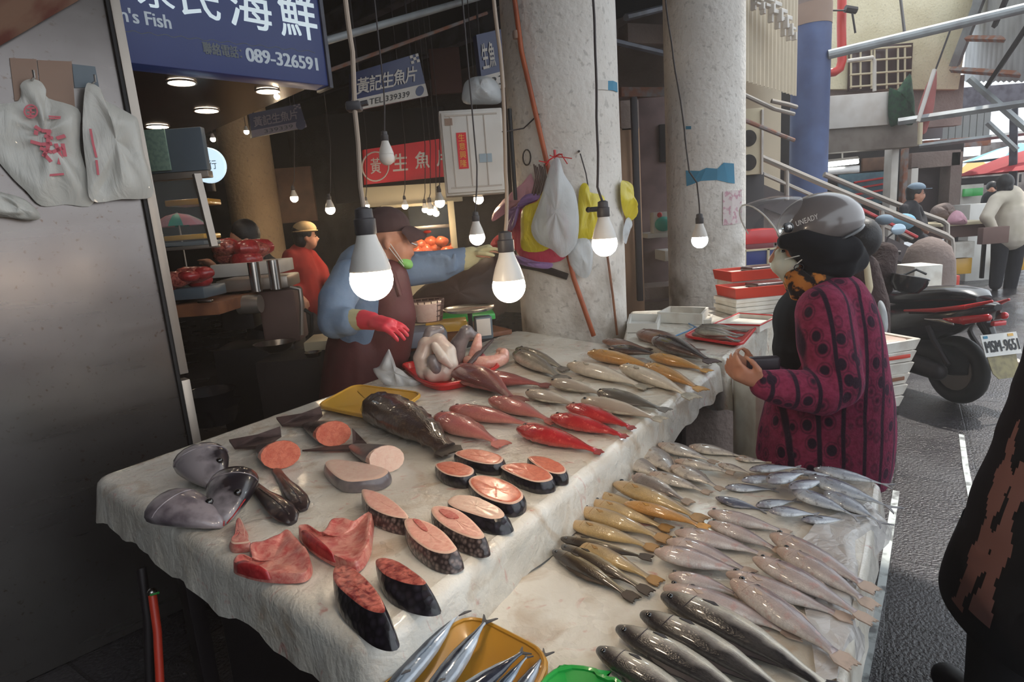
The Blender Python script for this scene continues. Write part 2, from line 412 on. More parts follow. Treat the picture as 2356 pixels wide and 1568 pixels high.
M['bagred'] = bagmat('red_bag_film', c(206, 48, 60), .95)
M['bagpinkw'] = bagmat('rose_bag_film', c(226, 170, 186), .9)
M['redprint'] = mat('red_print', c(204, 92, 104), .5)
def fleshmat(name, a, b, line):
    q = N(name); co = q.coord()
    wv = q.n('TexWave', wave_type='RINGS'); q.l(co, wv.inputs['Vector']); wv.inputs['Scale'].default_value = 90; wv.inputs['Distortion'].default_value = 14; wv.inputs['Detail'].default_value = 3
    col = q.ramp(q.noise(co, 60, 7, .8), [(.36, a), (.62, b)])
    col = q.mix(q.math('MULTIPLY', q.ramp(wv.outputs['Fac'], [(.72, BW0), (.95, BW1)]), .22), col, line)
    q.set(Base_Color=col, Roughness=.3, Coat_Weight=.35, Coat_Roughness=.15, Subsurface_Weight=.12, Subsurface_Radius=(.01, .003, .002), Subsurface_Scale=.5)
    q.bump(q.noise(co, 60, 4), .3, .003); return q.m
M['salmon'] = fleshmat('salmon_flesh', c(196, 96, 76), c(216, 124, 98), c(226, 164, 138))
M['pinkflesh'] = fleshmat('pale_pink_flesh', c(222, 160, 144), c(232, 184, 166), c(214, 120, 112))
M['palemeat'] = fleshmat('pale_flesh', c(220, 184, 166), c(226, 196, 178), c(214, 140, 126))
M['tuna'] = fleshmat('dark_red_flesh', c(110, 26, 30), c(196, 112, 98), c(84, 16, 22))
M['collar'] = fleshmat('raw_pink_flesh', c(188, 88, 84), c(212, 146, 132), c(164, 48, 54))
M['redmeat'] = fleshmat('blood_red_flesh', c(146, 32, 38), c(176, 56, 58), c(120, 20, 26))
M['cooked'] = fleshmat('orange_meat', c(214, 96, 60), c(226, 124, 84), c(170, 66, 46))
def scaly(name, a, b, sc=42):
    q = N(name); co = q.coord(); vv = q.vor(co, sc * 2.6)
    q.set(Base_Color=q.ramp(vv, [(.1, a), (.6, b)]), Roughness=.28, Coat_Weight=.4); q.bump(vv, .5, .003); return q.m
M['darkskin'] = scaly('black_fish_skin', c(46, 40, 52), c(22, 20, 26), 30)
M['scaleskin'] = scaly('scaled_grey_skin', c(134, 116, 110), c(54, 44, 44))
M['greyskin'] = mat('grey_fish_skin', c(140, 130, 128), .28, col2=c(96, 88, 92), ns=14, coat=.4)
M['headskin'] = mat('grey_black_head_skin', c(140, 132, 136), .3, col2=c(34, 28, 34), ns=9, lo=.42, hi=.56, coat=.5)
M['headpale'] = mat('silver_grey_head_skin', c(142, 132, 136), .35, col2=c(96, 86, 92), ns=22, coat=.5)
M['rimpale'] = mat('pale_rim', c(226, 190, 170), .4)
M['whitemeat'] = mat('white_fish_skin', c(216, 202, 188), .3, col2=c(196, 168, 154), ns=14, coat=.3)
# clothing and people
M['skin'] = mat('skin', c(196, 140, 112), .5, col2=c(182, 124, 98), ns=12, sss=.1)
M['hair'] = mat('black_hair', c(24, 20, 22), .5, bump=.4, bs=90)
M['blueshirt'] = mat('blue_grey_shirt', c(122, 142, 166), .85, col2=c(108, 128, 154), ns=5, bump=.25, bs=9, bd=.03)
M['apron'] = mat('maroon_apron', c(92, 40, 42), .6, col2=c(78, 32, 36), ns=4, bump=.2, bs=8, bd=.03)
M['capbrown'] = mat('dark_brown_cap', c(74, 52, 52), .85)
M['maskgreen'] = mat('green_mask', c(140, 200, 110), .8)
M['maskwhite'] = mat('white_mask', c(214, 216, 200), .8)
M['glovered'] = mat('red_rubber_glove', c(226, 62, 78), .45)
M['glovecream'] = mat('cream_cotton_glove', c(200, 190, 146), .9, bump=.3, bs=80)
M['helmet'] = mat('grey_helmet_shell', c(126, 118, 116), .25, coat=.6)
M['visor'] = mat('clear_visor', c(150, 146, 148), .1, alpha=.32, coat=1)
M['felt'] = mat('black_felt', c(16, 14, 20), .95)
def cardiganmat():
    q = N('magenta_knit_black_motif'); co = q.coord('Object')
    st = q.n('Mapping'); q.l(co, st.inputs[0]); st.inputs['Scale'].default_value = (19, 19, 15); 
    g = q.n('TexVoronoi', feature='F1'); q.l(st.outputs[0], g.inputs['Vector']); g.inputs['Scale'].default_value = 1; g.inputs['Randomness'].default_value = .75
    mot = q.ramp(g.outputs['Distance'], [(.27, BW1), (.36, BW0)])
    rg = q.ramp(g.outputs['Distance'], [(.36, BW0), (.41, BW1), (.45, BW1), (.5, BW0)])
    wv = q.n('TexWave', wave_type='BANDS', bands_direction='X'); q.l(co, wv.inputs['Vector']); wv.inputs['Scale'].default_value = 4.6; wv.inputs['Distortion'].default_value = 1.2
    ln = q.ramp(wv.outputs['Fac'], [(.86, BW0), (.95, BW1)])
    base = q.ramp(q.noise(co, 60, 3), [(.35, c(122, 30, 62)), (.65, c(148, 48, 82))])
    f = q.math('MAXIMUM', q.math('MAXIMUM', mot, ln), q.math('MULTIPLY', rg, .5))
    q.set(Base_Color=q.mix(f, base, c(34, 16, 36)), Roughness=.95, Sheen_Weight=.25, Sheen_Tint=c(230, 120, 170))
    q.bump(q.noise(co, 120, 3), .5, .004); return q.m
M['cardigan'] = cardiganmat()
M['scarf'] = mat('orange_black_scarf', c(188, 116, 44), .9, col2=c(36, 26, 26), ns=26, lo=.46, hi=.52)
M['trouserdark'] = mat('dark_trousers', c(30, 28, 34), .9)
M['redjacket'] = mat('red_jacket', c(168, 40, 34), .85, col2=c(146, 32, 28), ns=4)
M['beigecap'] = mat('beige_cap', c(190, 160, 116), .85)
M['beigejacket'] = mat('pale_beige_jacket', c(206, 196, 180), .85, col2=c(190, 180, 162), ns=4)
M['greycap'] = mat('blue_grey_cap', c(116, 134, 150), .85)
M['darkcoat'] = mat('black_coat', c(16, 13, 19), .9, bump=.3, bs=6, bd=.02)
M['rosecloth'] = mat('dusty_rose_cloth', c(150, 106, 98), .9)
M['brownfur'] = mat('dark_brown_quilt', c(58, 40, 38), .9, bump=.8, bs=30, bd=.02)
M['brownbag'] = mat('brown_bag', c(110, 84, 76), .7)
M['glass'] = mat('case_glass', c(200, 205, 205), .05, alpha=.12, coat=1)
M['cream'] = mat('cream_metal', c(206, 192, 160), .5)
M['corr'] = mat('cream_corrugated_sheet', c(192, 176, 150), .55)
M['roofsheet'] = mat('pale_roof_sheet', c(160, 164, 168), .5, col2=c(146, 148, 150), ns=2)
M['rust'] = mat('rusty_steel', c(132, 84, 62), .8, col2=c(126, 120, 118), ns=8)
M['net'] = mat('dark_green_net', c(28, 70, 44), .9, col2=c(18, 48, 34), ns=20)
M['stripe'] = mat('blue_tarp', c(92, 128, 140), .7, col2=c(74, 104, 120), ns=6)
M['brownwood'] = mat('brown_panel', c(120, 88, 66), .7, col2=c(96, 68, 52), ns=4)
M['slate'] = mat('slate_sheet', c(96, 108, 116), .45, col2=c(84, 96, 106), ns=3)
M['paper'] = mat('torn_blue_paper', c(64, 136, 168), .7)
M['paperw'] = mat('printed_paper', c(214, 200, 196), .8, col2=c(196, 150, 160), ns=24, lo=.52, hi=.6)
M['plateink'] = mat('plate_ink', c(24, 26, 32), .5)
M['gold'] = mat('gold_ink', c(226, 178, 70), .5)
M['lens'] = mat('red_tail_lens', c(200, 30, 36), .12, coat=1)
# ================================================================== the setting
def pxdim(x0, y0, x1, y1, d):
    a, b = D(x0, (y0 + y1) / 2, d), D(x1, (y0 + y1) / 2, d)
    e, f = D((x0 + x1) / 2, y0, d), D((x0 + x1) / 2, y1, d)
    return D((x0 + x1) / 2, (y0 + y1) / 2, d), (b - a).length, (f - e).length
def pxbox(mb, x0, y0, x1, y1, d, th, rz=0.0, bev=.004, back=True, mi=0):
    """a box whose front face covers about these pixels at depth d"""
    cc, wd, ht = pxdim(x0, y0, x1, y1, d)
    off = Vector((-math.sin(rz), math.cos(rz), 0)) * th / 2
    mb.box(cc + off, (wd / max(.35, math.cos(rz)), th, ht), rz, bev, mi=mi); return mb
def flat(z): return lambda p: Vector((p.x, p.y, z))

fl = bpy.data.objects.new('floor', MB().add([(-25, -30, 0), (45, -30, 0), (45, 30, 0), (-25, 30, 0)], [(0, 1, 2, 3)]).mesh('floor', M['floor'], 0))
C.objects.link(fl); fl.rotation_euler.z = math.atan2(TD.y, TD.x); fl['kind'] = 'structure'; WM['floor'] = Matrix()
# pale painted joints between rows of paving
def strip_on_floor(pts, wd, mtl, name, label):
    mb = MB()
    for a, b in zip(pts, pts[1:]):
        d = (b - a).normalized(); n = Vector((d.y, -d.x, 0)) * wd / 2
        mb.prism([a + n + UP * .004, b + n + UP * .004, b - n + UP * .004, a - n + UP * .004], (0, 0, -.004))
    return solo(mb, name, mtl, label, 'floor line', smooth=0)
M['jointwhite'] = mat('worn_white_line', c(206, 212, 210), .5, col2=c(120, 122, 122), ns=14, lo=.5, hi=.62)
strip_on_floor([P(1950, 1760, 0), P(1985, 1568, 0), P(2028, 1350, 0), P(2062, 1130, 0)], .028, M['jointwhite'], 'floor_line', 'pale worn line along the paving beside the low fish table')
strip_on_floor([P(2236, 1150, 0), P(2222, 1075, 0), P(2212, 1000, 0)], .026, M['jointwhite'], 'floor_line', 'short pale line on the paving beside the black scooter wheel')

# market building: everything left of the line of columns
COL1 = D(1311, 560, 3.78); COL2 = D(1624, 520, 5.3)
FD = (Vector((COL2.x, COL2.y, 0)) - Vector((COL1.x, COL1.y, 0))).normalized(); FN = Vector((FD.y, -FD.x, 0))
O1 = Vector((COL1.x, COL1.y, 0))
def bp(a, b, z): return O1 + FD * a - FN * b + UP * z        # a along the row of columns, b into the building
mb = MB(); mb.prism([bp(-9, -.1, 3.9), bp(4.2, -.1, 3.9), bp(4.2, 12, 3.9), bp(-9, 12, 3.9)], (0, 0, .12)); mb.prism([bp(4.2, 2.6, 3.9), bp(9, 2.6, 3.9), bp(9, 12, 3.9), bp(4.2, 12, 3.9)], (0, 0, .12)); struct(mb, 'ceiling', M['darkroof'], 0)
# unseen canopy and wall behind the camera, added to hold back sky light
mb = MB(); mb.prism([bp(-9, 1.4, 4.7), bp(2.6, 1.4, 4.7), bp(2.6, -.1, 4.7), bp(1.6, -4.6, 4.7), bp(-9, -4.6, 4.7)], (0, 0, .08)); struct(mb, 'trim_3', M['roofsheet'], 0)
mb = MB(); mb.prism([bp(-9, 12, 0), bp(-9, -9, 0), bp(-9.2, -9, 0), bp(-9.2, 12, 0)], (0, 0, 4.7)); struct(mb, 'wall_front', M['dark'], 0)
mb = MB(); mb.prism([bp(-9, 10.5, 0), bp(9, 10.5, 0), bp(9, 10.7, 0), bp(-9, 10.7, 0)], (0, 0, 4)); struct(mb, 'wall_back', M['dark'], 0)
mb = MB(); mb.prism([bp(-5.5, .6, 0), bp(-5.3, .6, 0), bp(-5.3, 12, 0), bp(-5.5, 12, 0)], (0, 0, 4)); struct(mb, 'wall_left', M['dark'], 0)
mb = MB(); mb.prism([bp(4.2, .6, 0), bp(4.35, .6, 0), bp(4.35, 12, 0), bp(4.2, 12, 0)], (0, 0, 4)); struct(mb, 'wall_right', M['greywall'], 0)
# roof beams under the ceiling (seen between the sign and the first column)
for k, (a, b0, b1, z, s, m) in enumerate([(-1.2, .3, 10, 3.62, .16, 'beam'), (-.3, .3, 10, 3.6, .12, 'beam'), (.9, .3, 10, 3.62, .16, 'beam'), (2.2, .3, 10, 3.6, .14, 'beam')]):
    mb = MB(); A, B = bp(a, b0, z), bp(a, b1, z); d = (B - A).normalized(); n = Vector((d.y, -d.x, 0))
    for zz, ww, hh in ((.1, .11, .016), (-.1, .11, .016), (0, .014, .2)):
        mb.prism([A + n * ww / 2 + UP * (zz + hh / 2), B + n * ww / 2 + UP * (zz + hh / 2), B - n * ww / 2 + UP * (zz + hh / 2), A - n * ww / 2 + UP * (zz + hh / 2)], (0, 0, -hh))
    solo(mb, 'roof_beam', M[m], ['dark steel I-beam under the roof nearest the big blue sign', 'dark steel I-beam under the roof, second from the big blue sign', 'dark steel I-beam under the roof just behind the first column', 'dark steel I-beam under the roof between the two pale columns'][k], 'beam', 'roof beams of the market hall', smooth=0)
mb = MB(); mb.tube([D(700, 108, 3.3), D(1120, -12, 4.3)], .02, 10)
solo(mb, 'roof_pipe', M['lightbeam'], 'pale pipe crossing under the dark roof above the hanging blue sign', 'pipe')
mb = MB(); mb.tube([D(740, 168, 3.9), D(1120, 30, 5.2)], .012, 8)
solo(mb, 'sign_rail', M['rust'], 'thin rusty rail above the hanging blue sign', 'rail')
for (a, b, d1, d2, lab) in (((1180, 40), (1560, 130), 5.5, 6.5, 'diagonal roof brace seen between the two pale columns'), ((1440, 40), (1560, 10), 5.5, 6.2, 'short pale roof brace high between the two pale columns')):
    mb = MB(); mb.tube([D(*a, d1), D(*b, d2)], .03, 6); solo(mb, 'roof_brace', M['beam'], lab, 'brace')
mb = MB(); pxbox(mb, 1440, 55, 1560, 100, 7.2, .2, rad(20)); solo(mb, 'concrete_lintel', M['greywall'], 'dusty concrete lintel high between the two pale columns', 'lintel')
mb = MB(); pxbox(mb, 1425, 200, 1560, 222, 7.0, .1, rad(20)); solo(mb, 'rusty_girder', M['rust'], 'dark rusty girder between the two pale columns', 'beam')

# columns -----------------------------------------------------------------
def column(name, cc, r, h, m, label, z0=0, n=40):
    t = thing(name, label, 'column', (cc.x, cc.y, z0))
    mb = MB(); rings = []
    for i in range(24):
        z = z0 + h * i / 23
        rings.append([Vector((cc.x + math.cos(2 * math.pi * k / n) * (r + .004 * mnoise.noise(Vector((math.cos(k), z * 2, math.sin(k))))), cc.y + math.sin(2 * math.pi * k / n) * r, z)) for k in range(n)])
    mb.loft(rings); part(mb, 'shaft', M[m], t); return t
c1 = column('concrete_column', COL1, .335, 3.9, 'concrete', 'big pale round concrete column behind the main fish table, hung with bags')
c2 = column('concrete_column', COL2, .325, 3.9, 'concrete', 'pale round concrete column with torn blue paper, between customer and first column')
CL = D(577, 420, 7.0)
column('concrete_column', CL, .27, 3.9, 'tanconc', 'lamp-lit tan round column deep inside behind the seated meat sellers')
def on_col(cc, r, px, py):
    """where the sight line first meets the round column"""
    q = ray(px, py); dx, dy = q.x, q.y; a = dx * dx + dy * dy; b = -2 * (dx * cc.x + dy * cc.y); e = cc.x ** 2 + cc.y ** 2 - r * r
    disc = b * b - 4 * a * e
    t = (-b - math.sqrt(disc)) / (2 * a) if disc > 0 else -b / (2 * a)
    return Vector((0, 0, EYE)) + q * t
def col_patch(cc, r, poly, name, m, parent, th=.003, n=8):
    """a sheet pasted on a round column: poly in pixels (top edge then bottom edge, same count)"""
    top, bot = poly; mb = MB()
    def outl(px, py):
        p = on_col(cc, r + .004, px, py); q = Vector((p.x - cc.x, p.y - cc.y, 0)).normalized(); return p, q
    T = [outl(*p) for p in top]; B = [outl(*p) for p in bot]
    for (a, b, d, e) in zip(T, T[1:], B, B[1:]):
        q = [a, b, e, d]
        mb.prism([x[0] + x[1] * th for x in q], None, base=[x[0] for x in q])
    return part(mb, name, M[m], parent, smooth=0)
# torn paper, flyer and tape on the columns
col_patch(COL2, .325, ([(1578, 392), (1610, 393), (1625, 386), (1650, 388), (1665, 374), (1688, 376)], [(1580, 428), (1592, 424), (1612, 416), (1650, 414), (1675, 420), (1690, 422)]), 'torn_paper', 'paper', c2)
col_patch(COL2, .325, ([(1578, 290), (1590, 290)], [(1578, 297), (1590, 297)]), 'tape_scrap', 'paper', c2)
col_patch(COL2, .325, ([(1663, 440), (1684, 438), (1706, 436)], [(1663, 518), (1684, 516), (1706, 512)]), 'flyer', 'paperw', c2)
col_patch(COL1, .335, ([(1374, 184), (1385, 184), (1398, 186)], [(1374, 206), (1385, 206), (1398, 207)]), 'tape_white', 'white', c1)
col_patch(COL1, .335, ([(1398, 186), (1410, 186), (1419, 190)], [(1398, 207), (1410, 208), (1420, 212)]), 'tape_blue', 'paper', c1)

# steel panel with the hanging bags ------------------------------------------
PP = D(432, 1010, 2.3)
def pan(px, py, off=0): return V(px, py, PP + SN * off, SD)
pe = pan(432, 1010); 
t = thing('steel_cabinet', 'tall stained stainless steel cabinet side with plastic bags hung on it', 'cabinet', (pe.x, pe.y, 0))
base = Vector((pe.x, pe.y, 0)); SI = -SN
mb = MB(); mb.box(base - SD * .9 + SI * .25 + UP * 1.4, (1.8, .5, 2.8), math.atan2(SD.y, SD.x), .006); part(mb, 'body', M['steel'], t)
mb = MB(); mb.box(base + SD * .006 + SI * .02 + UP * 1.4, (.012, .06, 2.8), math.atan2(SD.y, SD.x), .001); part(mb, 'gasket', M['black'], t)
mb = MB(); mb.box(base + SD * .028 + SI * .015 + UP * 1.88, (.032, .06, 1.84), math.atan2(SD.y, SD.x), .003); part(mb, 'corner_post', M['alu'], t)
mb = MB(); mb.box(base + SD * .028 + SI * .015 + UP * .47, (.032, .06, .93), math.atan2(SD.y, SD.x), .003); part(mb, 'corner_post', M['alu'], t)
mb = MB()
for (x0, y0, x1, y1) in ((22, 133, 84, 232), (86, 138, 165, 250)):
    mb.prism([pan(x0, y0, .003), pan(x1, y0 + 3, .003), pan(x1 + 8, y1, .003), pan(x0 + 12, y1, .003)], SI * .003)
part(mb, 'tape_patch', M['tanband'], t, smooth=0)
mb = MB(); mb.prism([pan(166, 147, .003), pan(219, 153, .003), pan(228, 200, .003), pan(172, 202, .003)], SI * .003); part(mb, 'grey_tape', M['slate'], t, smooth=0)
# rusty canopy edge over the cabinet
mb = MB(); q = [V(-60, 130, PP + SN * .5, SD), V(-60, -60, PP + SN * .5, SD)]
A = pan(-40, 128, .02); B = pan(196, -8, .02)
mb.prism([A, B, B + SN * .9 + UP * .42, A + SN * .9 + UP * .42], (0, 0, .05))
M['awn'] = mat('rusty_beige_awning', c(150, 118, 100), .7, col2=c(120, 72, 62), ns=7)
solo(mb, 'awning_sheet', M['awn'], 'rusty beige awning sheet above the stainless steel cabinet', 'awning', smooth=0)

# big blue sign and the soffit behind it ----------------------------------------
SP = D(290, 140, 2.6)
def sg(px, py, off=.002): return V(px, py, SP + SN * off, SD)
zb = SP.z - .006
L0 = sg(232, 132); R0 = sg(757, 204); R0.z = zb; L0.z = zb
t = thing('shop_sign', 'large navy blue lit shop sign with white characters and telephone number', 'sign', (L0.x, L0.y, zb))
wd = (R0 - L0).length
mb = MB(); mb.box((L0 + R0) / 2 + UP * .45 + SI * .06, (wd, .12, .9), math.atan2(SD.y, SD.x), .004); part(mb, 'board', M['navyl'], t)
mb = MB(); mb.box(R0 + UP * .45 + SI * .06 + SD * .012, (.02, .14, .92), math.atan2(SD.y, SD.x), .003); part(mb, 'edge_trim', M['beam'], t)
def sgtext(body, name, x0, yb, x1, yt, m):
    a = sg(x0, yb); b = sg(x1, yb + (x1 - x0) * .135); e = sg(x0, yt)
    return text(body, name, a, SD, UP, (Vector((b.x, b.y, 0)) - Vector((a.x, a.y, 0))).length, e.z - a.z, M[m], t, bold=.012)
# big characters: strokes reach above the picture
sgtext('永', 'character', 318, 12, 402, -62, 'signwhite'); sgtext('氏', 'character', 420, 34, 508, -52, 'signwhite')
sgtext('海', 'character', 530, 58, 628, -44, 'signwhite'); sgtext('鮮', 'character', 648, 82, 732, -28, 'signwhite')
sgtext("n's Fish", 'small_lettering', 278, 49, 393, 16, 'signgrey')
sgtext('聯絡電話：', 'dim_lettering', 468, 124, 556, 96, 'signdim')
sgtext('089-326591', 'telephone_number', 567, 141, 730, 110, 'signgrey')
mb = MB(); pts = []
for i in range(60):
    x = 280 + 445 * i / 59; pts.append(sg(x, 70 + (x - 280) * .112 + 2.5 * math.sin(i * 1.3)))
mb.tube(pts, .0016, 5); part(mb, 'wave_line', M['signdim'], t)
sof = MB(); a0 = L0 + SI * .13; a1 = R0 + SI * .13
for q in (a0, a1): q.z = zb + .03
sof.prism([a0 - SD * .3, a1, a1 + SI * 2.4, a0 - SD * .3 + SI * 2.4], (0, 0, .06))
M['soffit'] = mat('glossy_brown_soffit', c(66, 44, 40), .22, col2=c(50, 34, 32), ns=3)
struct(sof, 'trim_1', M['soffit'], 0)
for (px, py, wpx, lab) in ((417, 187, 52, 'round lit downlight nearest the navy sign, at its lettered end'), (615, 207, 44, 'round lit downlight under the soffit below the telephone number'), (475, 252, 46, 'round lit downlight in the middle of the brown soffit'), (362, 289, 42, 'round lit downlight above the slate display case')):
    p = P(px, py, zb + .03); r = wpx / 2 * p.y / FPX
    t = thing('downlight', lab, 'lamp', (p.x, p.y, zb + .03 - .014), group='downlights under the sign soffit')
    mb = MB(); mb.lathe([(r, -.006), (r, 0), (r * .5, .0)], 24, Matrix.Translation(p - UP * .003)); part(mb, 'disc', M['downlight'], t)
    mb = MB(); mb.lathe([(r * 1.02, -.004), (r * 1.16, -.004), (r * 1.16, .004), (r * 1.02, .004), (r * 1.02, -.004)], 24, Matrix.Translation(p - UP * .006), cap=False); part(mb, 'trim_ring', M['alu'], t)
# ================================================================== tables
Z1, Z2, Z3 = .80, .69, .815
def offset_poly(poly, d):
    """poly: list of XY vectors (counter-clockwise); moved outwards by d"""
    n = len(poly); out = []
    for i in range(n):
        a, b, e = poly[i - 1], poly[i], poly[(i + 1) % n]
        d1 = (b - a).normalized(); d2 = (e - b).normalized(); n1 = Vector((d1.y, -d1.x, 0)); n2 = Vector((d2.y, -d2.x, 0))
        m = (n1 + n2); m = m / max(.4, m.length_squared) * 2 * .5 * 1.0 if m.length > .01 else n1
        m = (n1 + n2).normalized() / max(.5, (n1 + n2).normalized().dot(n1))
        out.append(b + m * d)
    return out
def round_poly(poly, r, n=6):
    out = []; m = len(poly)
    for i in range(m):
        a, b, e = poly[i - 1], poly[i], poly[(i + 1) % m]
        rr = r[i] if isinstance(r, (list, tuple)) else r
        p = b + (a - b).normalized() * rr; q = b + (e - b).normalized() * rr
        for k in range(n + 1):
            t = k / n; out.append(p * (1 - t) ** 2 + b * 2 * t * (1 - t) + q * t * t)
    return out
def resample(poly, step):
    out = []
    for i in range(len(poly)):
        a, b = poly[i], poly[(i + 1) % len(poly)]; k = max(1, int((b - a).length / step))
        for j in range(k): out.append(a.lerp(b, j / k))
    return out
def ccw(poly):
    s = sum(a.x * b.y - b.x * a.y for a, b in zip(poly, poly[1:] + poly[:1])); return poly if s > 0 else poly[::-1]
def draped(poly, z, drop, name, m, parent, er=.025, wob=.006, jag=.0, flare=.012, seed=0):
    """a covering: flat top with fine relief, rounded edge and hanging skirt"""
    poly = [Vector((p.x, p.y, 0)) for p in poly]; poly = resample(poly, .03); n = len(poly)
    def nz(p, s): return mnoise.noise(Vector((p.x * s + seed, p.y * s, seed)))
    ctr = sum(poly, Vector()) / n; rings = []
    for f in (.02, .15, .3, .45, .6, .72, .82, .9, .96):
        rings.append([ctr.lerp(p, f) + UP * (z + .0035 * nz(ctr.lerp(p, f), 9) - .0015) for p in poly])
    rings.append([p + UP * z for p in offset_poly(poly, -er)])
    for a in (30, 60, 90):
        rings.append([p + UP * (z - er + er * math.cos(rad(a))) for p in offset_poly(poly, -er + er * math.sin(rad(a)))])
    nd = 6
    for k in range(1, nd + 1):
        t = k / nd; o = offset_poly(poly, flare * t)
        rings.append([q + UP * (z - er - (drop + jag * nz(p, 7)) * t) + Vector((nz(p, 14), nz(p + Vector((5, 5, 0)), 14), 0)) * wob * t for p, q in zip(poly, o)])
    mb = MB(); mb.loft(rings, cap=False)
    mb.add([ctr + UP * z], []); k0 = len(mb.v) - 1
    for j in range(n):
        mb.f.append([k0, j, (j + 1) % n]); mb.mi.append(0); mb.uv.append(None)
    return part(mb, name, m, parent, smooth=60)
A1, B1, C1, D1 = P(205, 1098, Z1), P(850, 1502, Z1), P(1664, 832, Z1), P(1190, 756, Z1)
poly1 = round_poly(ccw([A1, B1, C1, D1]), [.06, .06, .05, .12] if ccw([A1, B1, C1, D1])[0] == A1 else .06)
t1 = thing('market_table', 'large wooden stall table under a white wet plastic sheet holding fish steaks', 'table', tuple(((A1 + C1) / 2) * 1.0)[:2] + (0,))
draped(poly1, Z1, .085, 'plastic_cover', M['table'], t1, er=.03, wob=.012, jag=.03)
mb = MB(); q = offset_poly(resample(ccw([Vector((p.x, p.y, 0)) for p in (A1, B1, C1, D1)]), 9), -.05)
mb.prism([p + UP * (Z1 - .012) for p in q], (0, 0, -.04)); part(mb, 'tabletop', M['wood'], t1, smooth=0)
for p in offset_poly(ccw([Vector((p.x, p.y, 0)) for p in (A1, B1, C1, D1)]), -.16):
    mb = MB(); mb.box(p + UP * .37, (.05, .05, .74), math.atan2(TD.y, TD.x), .004); part(mb, 'leg', M['dkmetal'], t1)
# brown stained board edge under the sheet at the near end
mb = MB(); e0 = P(272, 1238, Z1 - .10) ; 
a, b = A1.lerp(B1, .10) - TD * .0, A1.lerp(B1, .96)
nn = Vector((-(b - a).y, (b - a).x, 0)).normalized()
if nn.dot(TD) > 0: nn = -nn
mb.prism([a - nn * .03 + UP * -.10, b - nn * .03 + UP * -.10, b - nn * .055 + UP * -.10, a - nn * .055 + UP * -.10], (0, 0, -.05)); part(mb, 'edge_board', M['wood'], t1, smooth=0)
for k in range(3):  # unseen boxes added to stop light passing under the table
    q = A1.lerp(D1, .2 + .28 * k).lerp(B1.lerp(C1, .2 + .28 * k), .5); mb = MB(); mb.box(Vector((q.x, q.y, .32)), (.5, .62, .64), math.atan2(TD.y, TD.x), .01)
    solo(mb, 'storage_crate', M['dkmetal'], ['dark storage crate under the near end of the main table', 'dark storage crate under the middle of the main table', 'dark storage crate under the far end of the main table'][k], 'crate', smooth=0)
# second low table
A2, B2, C2, D2 = P(1508, 1012, Z2), P(2028, 1108, Z2), P(1942, 1575, Z2), P(1120, 1740, Z2)
A2b = P(1180, 1330, Z2)
B2e = B2 - TN * .0; p2 = [A2 - TN * .06, B2, P(2003, 1290, Z2), P(1950, 1560, Z2), P(1915, 1760, Z2), P(760, 1760, Z2), P(1160, 1330, Z2)]
tb = thing('market_table', 'lower side table crowded with rows of small whole fish', 'table', ((A2.x + C2.x) / 2, (A2.y + C2.y) / 2, 0))
draped(round_poly(ccw(p2), .03, 4), Z2, .07, 'plastic_cover', M['table'], tb, er=.015, wob=.014, jag=.03, seed=3)
q = offset_poly(ccw([Vector((p.x, p.y, 0)) for p in p2]), -.06)
mb = MB(); mb.prism([p + UP * (Z2 - .012) for p in q], (0, 0, -.03)); part(mb, 'tabletop', M['wood'], tb, smooth=0)
for p in (offset_poly(ccw([Vector((p.x, p.y, 0)) for p in p2]), -.14)):
    if min((p - Vector((k.x, k.y, 0))).length for k in (A2, B2, C2, D2)) < .45:
        mb = MB(); mb.box(p + UP * .32, (.04, .04, .64), math.atan2(TD.y, TD.x), .004); part(mb, 'leg', M['dkmetal'], tb)
# clear sheet over the aisle side of the low table, ragged edge hanging over
e1 = [P(2035, 1150, Z2), P(2052, 1180, Z2), P(2000, 1240, Z2), P(2012, 1300, Z2), P(1990, 1400, Z2), P(1965, 1500, Z2), P(1955, 1570, Z2)]
e0 = [P(1880, 1200, Z2), P(1860, 1230, Z2), P(1835, 1255, Z2), P(1830, 1310, Z2), P(1850, 1400, Z2), P(1870, 1500, Z2), P(1880, 1580, Z2)]
mb = MB(); rings = []
for k in range(9):
    f = k / 8; row = []
    for j in range(25):
        s = j / 24 * 6; i = min(5, int(s)); u = s - i
        p = e0[i].lerp(e0[i + 1], u).lerp(e1[i].lerp(e1[i + 1], u), f * 1.05)
        p = p + UP * (.005 + .004 * abs(mnoise.noise(p * 22)) - (max(0, f - .8) * .25)) + TN * (.02 * mnoise.noise(p * 9) * f)
        row.append(p)
    rings.append(row)
mb.loft(rings, cap=False, closed=False)
solo(mb, 'clear_sheet', M['sheet'], 'crumpled clear plastic sheet along the aisle edge of the low fish table', 'plastic sheet', smooth=60)
# far table with boxes
A3, B3, C3, D3 = P(1425, 790, Z3), P(1664, 829, Z3), P(1812, 700, Z3), P(1450, 715, Z3)
p3 = [A3 + TD * .03, B3 + TD * .03, C3, D3]
t3 = thing('market_table', 'farther stall table under white sheet holding the red tray of grey fish', 'table', ((A3.x + C3.x) / 2, (A3.y + C3.y) / 2, 0))
draped(round_poly(ccw(p3), .04, 4), Z3, .20, 'plastic_cover', M['sheet2'] if 'sheet2' in M else M['table'], t3, er=.02, wob=.02, jag=.06, seed=8)
mb = MB(); q = offset_poly(ccw([Vector((p.x, p.y, 0)) for p in p3]), -.06); mb.prism([p + UP * (Z3 - .012) for p in q], (0, 0, -.04)); part(mb, 'tabletop', M['wood'], t3, smooth=0)
for p in offset_poly(ccw([Vector((p.x, p.y, 0)) for p in p3]), -.14):
    mb = MB(); mb.box(p + UP * .37, (.05, .05, .75), math.atan2(TD.y, TD.x), .004); part(mb, 'leg', M['dkmetal'], t3)
